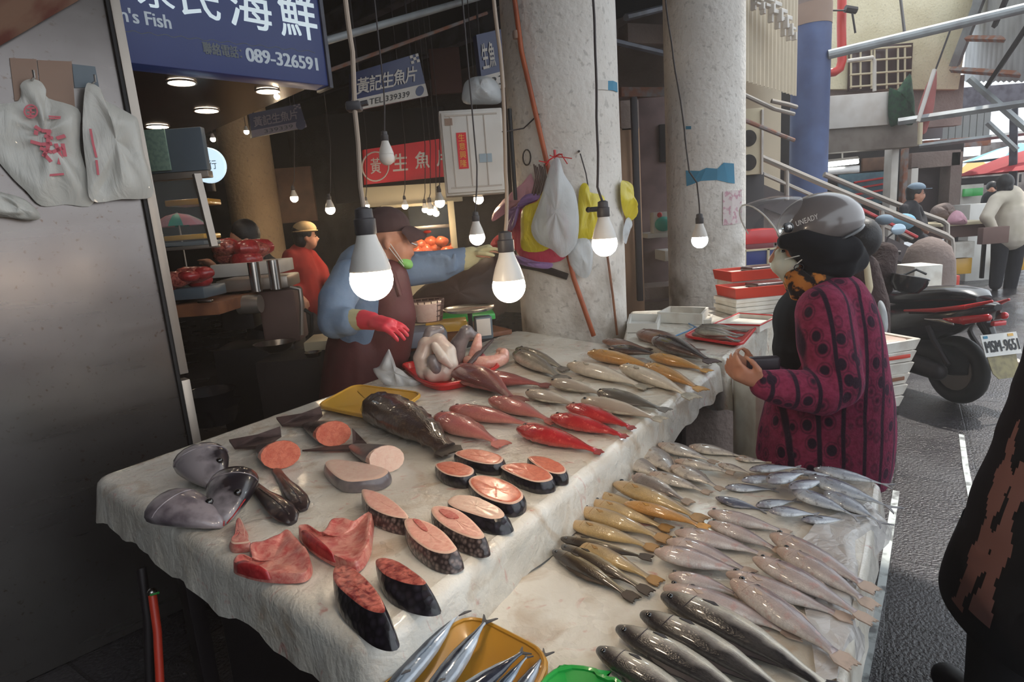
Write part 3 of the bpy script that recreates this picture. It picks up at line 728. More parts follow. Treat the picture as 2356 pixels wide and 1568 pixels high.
# grey board and foam box standing under the far end of the main table
pb = P(1575, 1005, .42); pb = D(1620, 950, 2.62)
mb = MB(); mb.box(Vector((pb.x, pb.y, .33)), (.62, .05, .66), math.atan2(FD.y, FD.x) - .5, .01)
solo(mb, 'stall_board', M['greywall'], 'grey worn board closing the space under the far stall table', 'board')
mb = MB(); ps = D(1722, 1000, 2.45); mb.box(Vector((ps.x, ps.y, .36)), (.045, .2, .72), .1, .006)
solo(mb, 'foam_slab', M['foam'], 'white foam panel standing upright between stall board and customer', 'foam panel')
# pole and dark leg under the near end
mb = MB(); a = P(352, 1345, .70); pts = [D(350, 1362, 1.42), D(362, 1450, 1.38), D(372, 1640, 1.33)]; mb.tube(pts, .0105, 10)
tt = thing('orange_hose', 'orange red hose hanging below the near corner of the main table', 'hose', tuple(pts[-1]))
part(mb, 'hose', M['orange'], tt)
mb = MB(); mb.tube([pts[0] + Vector((.003, -.012, 0)), pts[0] + Vector((.03, -.02, .01))], .003, 6); part(mb, 'green_tie', M['green'], tt)
mb = MB(); mb.ell(pts[0], (.012, .012, .012)); part(mb, 'clamp', M['chrome'], tt)
mb = MB(); mb.tube([D(325, 1305, 1.48), D(340, 1420, 1.45), D(345, 1600, 1.42)], .012, 10); solo(mb, 'dark_pipe', M['dkmetal'], 'dark metal pipe beside the orange hose under the table', 'pipe')
# ================================================================== fish
PROF = {  # s: (back, belly, half thickness) relative to body length
 'croaker': ([0, .03, .10, .2, .32, .45, .6, .75, .88, .96, 1], [.012, .045, .085, .112, .125, .12, .098, .066, .04, .032, .034], [.012, .035, .065, .09, .105, .108, .09, .058, .03, .024, .026], [.012, .03, .05, .06, .066, .066, .055, .036, .02, .012, .008]),
 'oval': ([0, .03, .10, .2, .32, .45, .6, .75, .88, .96, 1], [.012, .05, .1, .142, .162, .158, .125, .08, .042, .03, .032], [.012, .045, .085, .125, .148, .148, .115, .068, .034, .025, .028], [.012, .03, .05, .062, .068, .066, .052, .034, .018, .011, .008]),
 'long': ([0, .03, .10, .2, .32, .45, .6, .75, .88, .96, 1], [.014, .035, .06, .078, .088, .088, .078, .058, .038, .03, .034], [.012, .03, .05, .068, .08, .082, .074, .05, .03, .026, .03], [.012, .03, .048, .058, .064, .064, .056, .04, .022, .014, .009]),
 'scad': ([0, .03, .10, .2, .32, .45, .6, .75, .88, .96, 1], [.01, .035, .075, .108, .125, .122, .098, .058, .022, .012, .012], [.01, .035, .075, .11, .128, .125, .1, .056, .02, .012, .012], [.01, .026, .048, .06, .066, .064, .052, .034, .016, .01, .007]),
 'grouper': ([0, .03, .10, .2, .32, .45, .6, .75, .88, .96, 1], [.03, .07, .11, .135, .145, .14, .122, .095, .066, .055, .05], [.03, .06, .095, .12, .13, .13, .11, .08, .055, .05, .048], [.025, .055, .08, .09, .092, .088, .075, .055, .036, .026, .016]),
 'saury': ([0, .03, .10, .2, .32, .45, .6, .75, .88, .96, 1], [.008, .02, .04, .055, .064, .066, .06, .044, .022, .013, .015], [.008, .02, .042, .06, .07, .072, .066, .048, .022, .012, .014], [.008, .02, .034, .044, .05, .05, .044, .03, .016, .01, .008]),
}
def interp(xs, ys, x):
    for i in range(len(xs) - 1):
        if x <= xs[i + 1]:
            t = (x - xs[i]) / (xs[i + 1] - xs[i]); t = max(0, min(1, t))
            return ys[i] + (ys[i + 1] - ys[i]) * (t * t * (3 - 2 * t) * .5 + t * .5)
    return ys[-1]
FW = {'croaker': 1.72, 'spot': 1.6, 'scad': 1.55, 'pale': 1.5, 'yellow': 1.55, 'pink': 1.55, 'saury': 1.1, 'grouper': 1.12, 'red': 1.72, 'mullet': 1.45}
def fish(kind, prof, head, tail, z, label, side=1, lift=0.0, bend=0.0, wide=1.0, name='fish', cat='fish', group=None, tailw=1.0, forked=False, tlen=.15, roll=0.0, tlift=0.0, dors=True, spot=False, thick=1.0, cut=False):
    """a whole fish lying on its side; head and tail tips in pixels on the plane z"""
    h0, t0 = P(head[0], head[1], z + .012 + lift), P(tail[0], tail[1], z + .008 + lift + tlift)
    L = (t0 - h0).length * (1 - tlen); d = (t0 - h0).normalized()
    xs, bk, be, th = PROF[prof]
    wide *= FW.get(kind, 1.42); th = [x * thick for x in th]
    tm = max(th) * L * wide
    # local frame: x head->tail, y towards the back fin, z up
    dh = Vector((d.x, d.y, 0)).normalized(); yv = Vector((-dh.y, dh.x, 0)) * side
    rz = math.atan2(dh.y, dh.x)
    zc0 = z + lift + tm * .93
    T = thing(name, label, cat, (h0.x, h0.y, z + lift), rz, group)
    slope = tlift / max(.01, L * (1 + tlen))
    def cen(s):
        hz = tm * .93 * (1 - .55 * s ** 3) + slope * s * L
        return Vector((s * L, side * bend * L * (4 * s * (1 - s)) * .5, hz))
    n = 16; ns = 26; rings = []; SS = [0, .008, .02] + [.02 + .98 * (i / (ns - 3)) ** 1.0 for i in range(1, ns - 2)]
    cr, sr = math.cos(roll), math.sin(roll)
    for s in SS:
        b, e, q = interp(xs, bk, s) * L * wide, interp(xs, be, s) * L * wide, interp(xs, th, s) * L * wide
        if s == 0: b *= .4; e *= .4; q *= .5
        cc = cen(s); ring = []
        for k in range(n):
            a = 2 * math.pi * k / n; y = math.cos(a); zz = math.sin(a)
            zz = zz * (1 - .12 * abs(y)); yy = (y * b if y > 0 else y * e) * side; zq = zz * q
            yy, zq = yy * cr - zq * sr * side, yy * sr * side + zq * cr
            ring.append(cc + Vector((0, yy, zq)))
        rings.append(ring)
    mb = MB(); mb.loft(rings, uvf=lambda i, j: (SS[i], .5 + .5 * math.cos(2 * math.pi * (j % n) / n)))
    if kind in ('grouper', 'red'):
        am = .02 * L if kind == 'grouper' else .007 * L; mb.v = [v + Vector((0, 1, 1)) * am * mnoise.noise(v * (55 if kind == 'grouper' else 80)) for v in mb.v]
    part(mb, 'body', FM[kind], T, world=False, smooth=75)
    fm = FF[kind]
    # tail fin
    e = cen(1.0); w0 = interp(xs, bk, 1) * L * wide; tl = L * tlen / (1 - tlen); ws = .066 * L * tailw * wide
    if forked: prof2 = [(0, w0), (.45, w0 * 1.1 + ws * .35), (1.0, ws * 1.15), (.92, ws * .85), (.42, w0 * .35)]
    else: prof2 = [(0, w0), (.35, w0 + ws * .4), (.8, ws * .95), (1.04, ws * .9), (.9, ws * .62), (1.0, ws * .45), (.86, ws * .25)]
    up = [e + Vector((tl * a - .004 * L, b * side, -.012 * L * a)) for a, b in prof2]; lo = [e + Vector((tl * a - .004 * L, -b * side, -.012 * L * a)) for a, b in prof2]
    poly = up + lo[::-1]; mb = MB(); zt = max(.0012, .004 * L)
    mb.prism([p + UP * zt for p in poly], (0, 0, -2 * zt)); part(mb, 'tail_fin', fm, T, world=False, smooth=0)
    if dors:
        mb = MB(); up = []; lo = []
        for i in range(9):
            s = .30 + .50 * i / 8; b = interp(xs, bk, s) * L * wide; cc = cen(s)
            yb = b * .93 * side; hgt = .028 * L * wide * math.sin(math.pi * min(1, i / 8 * .9 + .1)) * (1 + .25 * (i % 2))
            lo.append(cc + Vector((0, yb * cr, yb * sr * side - .0))); up.append(cc + Vector((.01 * L, (yb + hgt * side) * cr, (yb * sr) * side - interp(xs, th, s) * L * .25)))
        mb.prism([p + UP * .001 for p in lo + up[::-1]], (0, 0, -.0022)); part(mb, 'dorsal_fin', fm, T, world=False, smooth=0)
    # pectoral fin on the upper flank
    s = .27; q = interp(xs, th, s) * L * wide; cc = cen(s)
    b0 = cc + Vector((0, -.02 * L * side, q * .97)); pl = [b0, b0 + Vector((.08 * L, .003 * L * side, -q * .05)), b0 + Vector((.105 * L, -.016 * L * side, -q * .12)), b0 + Vector((.06 * L, -.034 * L * side, -q * .12))]
    mb = MB(); mb.prism([p + UP * .002 for p in pl], (0, 0, -.002)); part(mb, 'pectoral_fin', fm, T, world=False, smooth=0)
    # eye
    s = .085; q = interp(xs, th, s) * L * wide; cc = cen(s); r = .017 * L * wide
    mb = MB(); mb.ell(cc + Vector((0, .028 * L * side * wide, q * .86)), (r, r, r * .5), n=12); part(mb, 'eye', M['eye'], T, world=False)
    if spot:
        s = .25; q = interp(xs, th, s) * L * wide; cc = cen(s); r = .02 * L
        mb = MB(); mb.ell(cc + Vector((0, .055 * L * side, q * .80)), (r * 1.2, r * .8, r * .45), n=10); part(mb, 'gill_spot', M['gill'], T, world=False)
    # gill cover edge
    s = .2; mb = MB(); pts = []
    for k in range(9):
        a = rad(35 + 110 * k / 8); b, e_, q = interp(xs, bk, s) * L * wide, interp(xs, be, s) * L * wide, interp(xs, th, s) * L * wide
        y = math.cos(a); yy = (y * b if y > 0 else y * e_) * side; zq = math.sin(a) * q * (1 - .12 * abs(y)) * 1.01
        yy, zq = yy * cr - zq * sr * side, yy * sr * side + zq * cr
        pts.append(cen(s) + Vector((.02 * L * math.sin(math.pi * k / 8), yy, zq)))
    mb.tube(pts, .003 * L, 5); part(mb, 'gill_cover', fm, T, world=False)
    return T
F1 = [  # kind, profile, head, tail, side, lift, bend, wide, label, options
 ('greymullet', 'long', (1188, 809), (1306, 852), 1, 0, .02, .72, 'grey fish, rear one of the pair behind the curled pale fish collar', {}),
 ('greymullet', 'long', (1183, 823), (1299, 874), 1, 0, .0, .9, 'plumper grey fish, front one of the pair behind the maroon fish', {}),
 ('brownpink', 'oval', (1386, 787), (1500, 803), 1, .0, .0, .8, 'brown pink fish partly covered by the darkest oval fish at the far end', {'name': 'tilapia'}),
 ('tilapia', 'oval', (1400, 806), (1530, 818), 1, .02, .0, 1.0, 'glossy darkest oval fish lying in front of the brown pink one', {'name': 'tilapia'}),
 ('brownpink', 'croaker', (1467, 776), (1620, 812), 1, .0, .0, .95, 'brown pink fish with dark tail nearest the red tray of grey fish', {'name': 'tilapia'}),
 ('tilapia', 'croaker', (1503, 790), (1646, 836), 1, .012, .0, .95, 'dark brown fish whose tail points at the customer, far corner of the main table', {'name': 'tilapia'}),
 ('gold', 'long', (1353, 820), (1520, 850), 1, 0, .0, .95, 'orange gold fish farthest from the aisle, in front of the glossy dark fish', {'name': 'golden_fish'}),
 ('gold', 'long', (1484, 846), (1620, 898), 1, .004, .0, .85, 'orange gold fish squeezed between two pale croakers near the aisle edge', {'name': 'golden_fish'}),
 ('gold', 'long', (1496, 824), (1634, 854), 1, 0, .0, .95, 'orange gold fish with whitish belly right under the dark brown tail', {'name': 'golden_fish'}),
 ('pale', 'long', (1306, 848), (1494, 893), 1, 0, .02, .8, 'long pale cream fish starting at the tail of the plumper grey fish', {'name': 'croaker'}),
 ('pale', 'long', (1427, 852), (1602, 917), 1, .0, .02, .75, 'long pale cream fish whose tail nears the draped aisle edge', {'name': 'croaker'}),
 ('pale', 'long', (1268, 884), (1396, 908), -1, 0, .0, 1.1, 'pale cream fish behind the silver fish with a dark belly, beside the maroon tail', {'name': 'croaker'}),
 ('pale', 'croaker', (1211, 905), (1345, 936), -1, 0, .0, .85, 'short pale cream fish with yellow fin beside the pink fish', {'name': 'croaker'}),
 ('greymullet', 'croaker', (1376, 906), (1540, 944), -1, 0, .04, .95, 'silver fish with dark lower flank among the pale ones, main table', {'name': 'croaker'}),
 ('pale', 'long', (1338, 928), (1530, 966), -1, 0, .0, .95, 'pale cream fish just behind the topmost red fish', {'name': 'croaker'}),
 ('maroon', 'croaker', (1080, 874), (1268, 888), 1, 0, .0, 1.0, 'maroon fish with spread tail in front of the curled pale collar', {'name': 'grouper'}),
 ('maroon', 'croaker', (1049, 860), (1198, 928), -1, .0, -.05, .9, 'maroon fish with head at the rim of the red basket', {'name': 'grouper'}),
 ('pink', 'croaker', (1126, 926), (1280, 972), 1, 0, .0, .85, 'salmon pink fish touching the maroon tail, behind the red fish', {'name': 'sea_bream'}),
 ('pink', 'croaker', (1035, 948), (1240, 982), 1, 0, .0, .8, 'rose pink fish with grey back lying second from the dark grouper', {'name': 'sea_bream'}),
 ('pink', 'croaker', (1003, 968), (1162, 1026), 1, 0, -.02, .95, 'rose pink fish with pointed dusky tail right beside the dark grouper', {'name': 'sea_bream'}),
 ('red', 'croaker', (1190, 994), (1386, 1042), 1, 0, .0, .78, 'shiny bright red fish, nearest the salmon steaks', {'name': 'red_grouper'}),
 ('red', 'croaker', (1267, 966), (1444, 1005), 1, 0, .0, .8, 'shiny bright red fish, middle one of the three', {'name': 'red_grouper'}),
 ('red', 'croaker', (1304, 942), (1460, 986), 1, 0, .0, .8, 'shiny bright red fish, the one farthest from the salmon steaks', {'name': 'red_grouper'}),
 ('grouper', 'grouper', (850, 950), (1043, 1050), 1, 0, .03, .98, 'big dark brown grouper with bumpy skin in front of the yellow tray', {'name': 'dark_grouper', 'tlen': .07}),
]
for k, pr, h, t, sd, lf, bd, wd, lab, op in F1:
    op = dict(op); op.setdefault('tlen', .13)
    if k == 'red': op['tlen'] = .07; op['tailw'] = .5
    fish(k, pr, h, t, Z1, lab, sd, lf, bd, wd, **op)
F2 = [  # low side table
 # silver spotted ones in the far corner
 ('spot', 'oval', (1585, 1026), (1722, 1050), 1, 0, 0, .8, 'tan silver fish nearest the far rim of the low table, beside the white drape'),
 ('spot', 'oval', (1514, 1022), (1650, 1062), 1, .006, 0, .8, 'tan silver fish second from the far rim of the low table'),
 ('spot', 'oval', (1476, 1032), (1572, 1106), 1, .0, 0, .85, 'tan silver fish with head at the very corner by the white drape'),
 ('spot', 'oval', (1428, 1052), (1545, 1108), 1, 0, 0, .85, 'tan silver fish with open head resting against the white drape'),
 ('spot', 'long', (1552, 1060), (1690, 1086), 1, .014, 0, .95, 'slim silver fish lying on top of two wider tan fish in the far corner'),
 ('spot', 'oval', (1545, 1072), (1664, 1124), 1, .01, 0, .85, 'tan silver fish in the middle of the far corner heap'),
 ('spot', 'croaker', (1494, 1090), (1636, 1132), 1, .008, 0, .9, 'tan silver fish at the front of the far corner heap'),
 ('spot', 'croaker', (1456, 1094), (1592, 1156), -1, 0, 0, .9, 'dark edged silver fish closing the far corner heap beside the yellow fish'),
 ('spot', 'oval', (1652, 1064), (1738, 1088), 1, .012, 0, .8, 'small tan fish between the corner heap and the blue silver heap'),
 ('spot', 'oval', (1692, 1050), (1775, 1060), 1, .0, 0, .8, 'small tan fish at the far rim behind the purple grey heads'),
 # blue silver scad heap
 ('scad', 'oval', (1724, 1078), (1850, 1070), 1, .012, 0, .7, 'purple grey fish at the back of the blue silver heap'),
 ('scad', 'oval', (1668, 1118), (1790, 1122), 1, .0, 0, .75, 'purple grey fish at the bottom of the heap, head towards the tan fish'),
 ('scad', 'oval', (1706, 1102), (1818, 1096), 1, .018, 0, .78, 'purple grey fish lying across the middle of the blue silver heap'),
 ('scad', 'oval', (1766, 1108), (1860, 1082), 1, .03, 0, .95, 'round bright silver fish on top of the blue silver heap'),
 ('scad', 'oval', (1816, 1120), (1910, 1098), 1, .028, 0, .8, 'blue silver fish beside the round bright one on the heap'),
 ('scad', 'oval', (1818, 1080), (1930, 1092), 1, .02, 0, .7, 'golden tinged fish at the back of the heap towards the aisle'),
 ('scad', 'scad', (1872, 1078), (2058, 1116), 1, .012, 0, .85, 'slim silver fish with forked tail farthest back along the aisle edge'),
 ('scad', 'scad', (1860, 1098), (2070, 1172), 1, .012, -.05, .85, 'slim silver fish with tail bent down over the aisle edge'),
 ('scad', 'scad', (1896, 1130), (2042, 1208), 1, .006, 0, .9, 'bright silver fish with a big white forked tail over the edge'),
 ('scad', 'scad', (1822, 1128), (1984, 1190), 1, .012, 0, .95, 'bright blue silver fish in front of the heap pointing at the clear sheet'),
 ('scad', 'oval', (1768, 1172), (1890, 1180), 1, .014, 0, .95, 'shiny round bellied silver fish in front of the blue silver heap'),
 ('scad', 'scad', (1843, 1192), (1960, 1192), 1, .0, 0, .9, 'small silver fish lowest in front of the blue silver heap'),
 ('scad', 'oval', (1646, 1140), (1768, 1172), -1, .0, 0, .7, 'small purple grey fish standing alone in front of the heap'),
 ('scad', 'oval', (1740, 1160), (1840, 1146), 1, .0, 0, .8, 'small grey fish with head beside the shiny round bellied fish'),
 # yellow ones
 ('yellow', 'long', (1412, 1118), (1626, 1196), 1, .006, 0, .92, 'long yellow tan fish at the back of the yellow row'),
 ('gold', 'long', (1436, 1160), (1634, 1212), 1, .016, .04, .95, 'deepest orange fish lying on top of the yellow row'),
 ('yellow', 'long', (1371, 1136), (1510, 1186), 1, .0, 0, .95, 'pale yellow fish partly under the longest yellow tan one'),
 ('yellow', 'long', (1358, 1158), (1546, 1216), 1, .0, 0, .95, 'yellow fish in the middle of the row with its head by the white drape'),
 ('yellow', 'long', (1330, 1178), (1540, 1240), 1, .002, 0, 1.0, 'broad yellow fish just before the olive ones'),
 ('yellow', 'long', (1306, 1206), (1514, 1260), 1, .0, 0, .9, 'yellow fish touching the arched dark olive fish'),
 ('olive', 'long', (1290, 1238), (1502, 1280), -1, .006, .05, .82, 'arched dark olive fish lying over its pale neighbour'),
 ('yellow', 'long', (1322, 1250), (1522, 1338), 1, .0, 0, .85, 'pale bellied fish between the two dark olive fish'),
 ('olive', 'long', (1292, 1256), (1500, 1360), -1, .004, 0, .78, 'dark olive fish second from the empty wet sheet'),
 ('olive', 'long', (1272, 1268), (1466, 1376), -1, .0, 0, .85, 'dark olive fish nearest the empty wet sheet'),
 # silver pink croakers
 ('croaker', 'long', (1628, 1182), (1822, 1224), 1, .0, 0, .95, 'silver pink croaker at the back of its row beside the lone purple fish'),
 ('croaker', 'long', (1628, 1205), (1806, 1268), 1, .004, .03, .95, 'silver pink croaker second from the back, head beside the orange tail'),
 ('croaker', 'croaker', (1552, 1226), (1778, 1278), 1, .002, .04, .8, 'silver pink croaker third from the back, next to a cut brown gill'),
 ('croaker', 'long', (1772, 1236), (2020, 1360), 1, .002, 0, .95, 'tan croaker with torn brown gill along the clear sheet'),
 ('croaker', 'croaker', (1534, 1246), (1740, 1316), 1, .0, .04, .85, 'silver pink croaker half under the one with the black gill spot'),
 ('croaker', 'croaker', (1505, 1272), (1735, 1322), 1, .01, .04, .9, 'plump silver croaker with black gill spot in mid row'),
 ('croaker', 'long', (1788, 1268), (2018, 1396), 1, .0, .03, .95, 'silver croaker behind the plumpest one, tail over the aisle edge'),
 ('croaker', 'croaker', (1732, 1286), (2014, 1430), 1, .010, .03, .72, 'plumpest silver croaker with black spots, tail spread over the aisle edge'),
 ('croaker', 'long', (1538, 1326), (1716, 1368), 1, .0, .03, 1.1, 'pinkish croaker whose tail hides under the long aisle side croaker'),
 ('croaker', 'long', (1670, 1322), (1966, 1424), 1, .002, 0, .8, 'slender pale croaker in front of the plumpest silver one'),
 ('croaker', 'long', (1682, 1344), (1968, 1534), 1, .008, .0, .92, 'pale croaker with orange belly fin, nearest big tail at the aisle corner'),
 ('croaker', 'long', (1526, 1358), (1850, 1462), 1, .0, .03, .85, 'long pinkish croaker right behind the black mullets'),
 # big black mullets
 ('mullet', 'long', (1522, 1378), (1960, 1612), -1, .0, -.06, .9, 'big black mullet farthest back, with the widest pale belly'),
 ('mullet', 'long', (1474, 1418), (1880, 1640), -1, .0, -.06, .86, 'big black mullet, second from the back of the four'),
 ('mullet', 'long', (1418, 1450), (1800, 1660), -1, .0, -.06, .86, 'big black mullet, second from the green tray'),
 ('mullet', 'long', (1374, 1498), (1700, 1700), -1, .0, -.05, .95, 'big black mullet nearest the green tray'),
]
NM = {'spot': 'spotted_fish', 'scad': 'scad', 'yellow': 'yellow_croaker', 'gold': 'yellow_croaker', 'olive': 'olive_fish', 'croaker': 'croaker', 'mullet': 'mullet'}
GR = {'spot': 'tan silver fish on the low table', 'scad': 'blue silver fish on the low table', 'yellow': 'yellow fish on the low table', 'gold': 'yellow fish on the low table', 'olive': 'olive fish on the low table', 'croaker': 'silver pink croakers on the low table', 'mullet': 'black mullets on the low table'}
for k, pr, h, t, sd, lf, bd, wd, lab in F2:
    fish(k, pr, h, t, Z2, lab, sd, lf, bd, wd, name=NM[k], group=GR[k], forked=(k == 'scad'), tlen=.14 if k != 'mullet' else .12, tailw=1.25 if k == 'scad' else (.72 if k == 'croaker' else .9), spot=k in ('croaker', 'spot', 'scad'), thick=.95)
# amber tray with silver blue saury, green tray
def tray(poly_px, z, h, m, label, name='tray', lip=.012, inset=.03, flr=.004, pieces=True):
    top = ccw([P(x, y, z + h) for x, y in poly_px]); top = [Vector((p.x, p.y, 0)) for p in top]
    top = round_poly(top, .05, 5); ins = offset_poly(top, -inset); lp = offset_poly(top, lip)
    cc = sum(top, Vector()) / len(top); t = thing(name, label, 'tray', (cc.x, cc.y, z))
    mb = MB(); n = len(top)
    R = [[p + UP * (z + h - .006) for p in lp], [p + UP * (z + h) for p in lp], [p + UP * (z + h) for p in top], [p + UP * (z + flr + .004) for p in ins]]
    mb.loft(R, cap=False); k0 = len(mb.v); mb.add([cc + UP * (z + flr + .004)], [])
    b = 3 * n
    for j in range(n): mb.f.append([k0, b + j, b + (j + 1) % n]); mb.mi.append(0); mb.uv.append(None)
    R2 = [[p + UP * (z + h - .006) for p in lp], [p + UP * (z + h - .006) for p in offset_poly(top, .002)], [p + UP * z for p in offset_poly(ins, .004)]]
    mb2 = MB(); mb2.loft(R2, cap=False)
    mb.add(mb2.v, mb2.f); mb.uv = [None] * len(mb.f)
    part(mb, 'dish', m, t, smooth=50)
    mb = MB(); ring = [p + UP * (z + h + .001) for p in offset_poly(top, lip * .5)]
    mb.tube(ring + [ring[0], ring[1]], .0045, 6, cap=False); part(mb, 'rim', m, t)
    return t
tray([(1076, 1416), (1262, 1512), (1150, 1720), (800, 1660)], Z2, .035, M['amber'], 'amber plastic tray holding long silver blue fish at the bottom of the stall')
fish('saury', 'saury', (860, 1640), (1068, 1392), Z2 + .012, 'silver blue saury with dark back, nearest the main table side of the amber tray', 1, 0, -.02, 1.2, name='saury', tailw=.7, forked=True, tlen=.10, tlift=.03, dors=False)
fish('saury', 'saury', (950, 1660), (1128, 1410), Z2 + .012, 'silver blue saury, second from the main table side in the amber tray', 1, .002, -.02, 1.25, name='saury', tailw=.7, forked=True, tlen=.10, tlift=.03, dors=False)
fish('saury', 'saury', (960, 1680), (1212, 1488), Z2 + .016, 'pinkish silver saury lying across the others in the amber tray', -1, .018, .03, 1.2, name='saury', tailw=.6, forked=True, tlen=.06, tlift=.02, dors=False)
fish('saury', 'saury', (1060, 1690), (1218, 1496), Z2 + .012, 'short silver saury tucked under the crossing one in the amber tray', 1, .004, .0, .95, name='saury', tailw=.6, forked=True, tlen=.06, tlift=.02, dors=False)
fish('saury', 'saury', (1130, 1690), (1262, 1486), Z2 + .012, 'pale silver saury nearest the green tray', 1, .0, .0, 1.15, name='saury', tailw=.7, forked=True, tlen=.10, tlift=.02, dors=False)
tray([(1262, 1548), (1330, 1532), (1452, 1585), (1400, 1760), (1190, 1740)], Z2, .035, M['green'], 'bright green plastic tray between amber tray and black mullets')
fish('tilapia', 'oval', (1300, 1590), (1420, 1690), Z2 + .012, 'dark fish in the bright green tray', 1, .0, .0, .9, name='fish')
# yellow tray behind the grouper
tray([(733, 932), (818, 886), (968, 905), (888, 965)], Z1, .022, M['yellow'], 'empty yellow plastic tray behind the dark grouper on the main table')

# ------------------------------------------------------------------ steaks and cuts
def smooth_closed(pts, sub=5):
    out = []; n = len(pts)
    for i in range(n):
        p0, p1, p2, p3 = pts[i - 1], pts[i], pts[(i + 1) % n], pts[(i + 2) % n]
        for k in range(sub):
            t = k / sub; t2, t3 = t * t, t * t * t
            out.append(.5 * ((2 * p1) + (p2 - p0) * t + (2 * p0 - 5 * p1 + 4 * p2 - p3) * t2 + (3 * p1 - p0 - 3 * p2 + p3) * t3))
    return out
def steak(name, label, top_px, th, flesh, skin, shift=(0, 0), grow=.004, z=Z1, cat='fish steak', group=None, extra=None, sub=4, cavity=None):
    """a slab of fish: cut face on top, skin round the side; top_px = outline of the upper cut face"""
    pts = ccw([Vector((P(x, y, z + th).x, P(x, y, z + th).y, 0)) for x, y in top_px]); pts = smooth_closed(pts, sub)
    base = [p + Vector((shift[0], shift[1], 0)) * max(0, ((p - pts[0]).length > -1)) for p in offset_poly(pts, grow)]
    cc = sum(pts, Vector()) / len(pts); t = thing(name, label, cat, (cc.x, cc.y, z), group=group)
    ins = [cc.lerp(p, .96) for p in pts]; mb = MB()
    R = [[cc.lerp(p, f) + UP * (z + th + .001 + .0015 * mnoise.noise(p * 60 + Vector((f * 9, 0, 0)))) for p in pts] for f in (.05, .3, .55, .8, .92)] + [[p + UP * (z + th - .001) for p in pts]]
    mb.loft(R, cap=False); k0 = len(mb.v); mb.add([cc + UP * (z + th)], [])
    for j in range(len(pts)): mb.f.append([k0, j, (j + 1) % len(pts)]); mb.mi.append(0); mb.uv.append(None)
    for j in range(4 * len(pts), 5 * len(pts)): mb.mi[j] = 1
    part(mb, 'flesh', [M[flesh], M['rimpale' if flesh != 'tuna' else 'tuna']], t, smooth=60)
    mb = MB(); n = len(pts)
    R = [[p + UP * (z + th - .0012) for p in pts]]
    for k in range(1, 5):
        f = k / 4; R.append([a.lerp(b, f) * 1.0 + (b - a) * 0 + UP * (z + (th - .0012) * (1 - f)) + (a.lerp(b, f) - cc).normalized() * .004 * math.sin(math.pi * f) for a, b in zip(pts, base)])
    mb.loft(R, cap=False); part(mb, 'skin', M[skin], t, smooth=70)
    if cavity:
        q = smooth_closed(ccw([Vector((P(x, y, z + th).x, P(x, y, z + th).y, 0)) for x, y in cavity]), 4)
        mb = MB(); mb.prism([p + UP * (z + th + .003) for p in q], (0, 0, -.004)); part(mb, 'belly_hollow', M[extra or 'collar'], t, smooth=0)
    return t
sal = [
 ([(1003, 1066), (1030, 1060), (1060, 1064), (1088, 1076), (1086, 1090), (1060, 1096), (1028, 1090), (1008, 1078)], 'salmon steak nearest the pale loin, at the corner of the five'),
 ([(1046, 1042), (1075, 1032), (1120, 1036), (1156, 1050), (1150, 1064), (1120, 1066), (1080, 1058)], 'salmon steak farthest back, beside the dark grouper tail'),
 ([(1078, 1106), (1100, 1092), (1150, 1100), (1190, 1120), (1204, 1142), (1180, 1158), (1140, 1152), (1100, 1134)], 'biggest salmon steak, in front of the other four'),
 ([(1152, 1074), (1180, 1064), (1220, 1066), (1256, 1080), (1272, 1100), (1240, 1108), (1200, 1098)], 'salmon steak in the centre of the five'),
 ([(1214, 1052), (1235, 1048), (1270, 1056), (1298, 1072), (1300, 1086), (1276, 1088), (1245, 1076)], 'salmon steak closest to the aisle drape'),
]
for pl, lab in sal: steak('salmon_steak', lab, pl, .030, 'salmon', 'darkskin', (.003, -.004), .002, group='salmon steaks')
steak('fish_steak', 'pale fish steak with scaled grey skin standing alone behind the red collars', [(832, 1130), (842, 1124), (880, 1136), (915, 1160), (940, 1188), (920, 1190), (880, 1180), (846, 1160)], .034, 'pinkflesh', 'scaleskin', (.006, -.012), .004, group='scaled fish steaks')
steak('fish_steak', 'biggest pale fish steak with scaled skin and open belly hollow', [(930, 1200), (944, 1190), (985, 1200), (1020, 1222), (1046, 1252), (1050, 1264), (1025, 1272), (985, 1262), (945, 1232)], .034, 'pinkflesh', 'scaleskin', (.008, -.014), .004, group='scaled fish steaks', cavity=[(950, 1196), (968, 1200), (985, 1222), (970, 1218)])
steak('fish_steak', 'pale fish steak with scaled skin behind the biggest one, pink hollow', [(992, 1172), (1005, 1162), (1045, 1168), (1080, 1190), (1110, 1222), (1112, 1236), (1085, 1236), (1040, 1218), (1005, 1194)], .034, 'pinkflesh', 'scaleskin', (.006, -.012), .004, group='scaled fish steaks', cavity=[(1010, 1174), (1035, 1176), (1056, 1192), (1030, 1192)])
steak('fish_steak', 'flat tan fish steak with black skin just in front of the salmon', [(1030, 1152), (1050, 1138), (1090, 1140), (1120, 1152), (1150, 1168), (1160, 1186), (1130, 1192), (1085, 1180), (1045, 1166)], .030, 'palemeat', 'darkskin', (.012, -.012), .006, group='scaled fish steaks')
steak('tuna_cut', 'dark red fish cut with black skin, the larger one at the near end', [(766, 1316), (775, 1300), (805, 1302), (840, 1328), (872, 1366), (886, 1400), (874, 1408), (840, 1398), (800, 1368), (772, 1340)], .045, 'tuna', 'darkskin', (.018, -.030), .006, cat='fish cut', group='dark red fish cuts')
steak('tuna_cut', 'dark red fish cut with black skin, the narrower one towards the aisle', [(864, 1292), (876, 1282), (910, 1288), (950, 1312), (980, 1338), (960, 1344), (920, 1336), (882, 1318)], .040, 'tuna', 'darkskin', (.020, -.028), .006, cat='fish cut', group='dark red fish cuts')
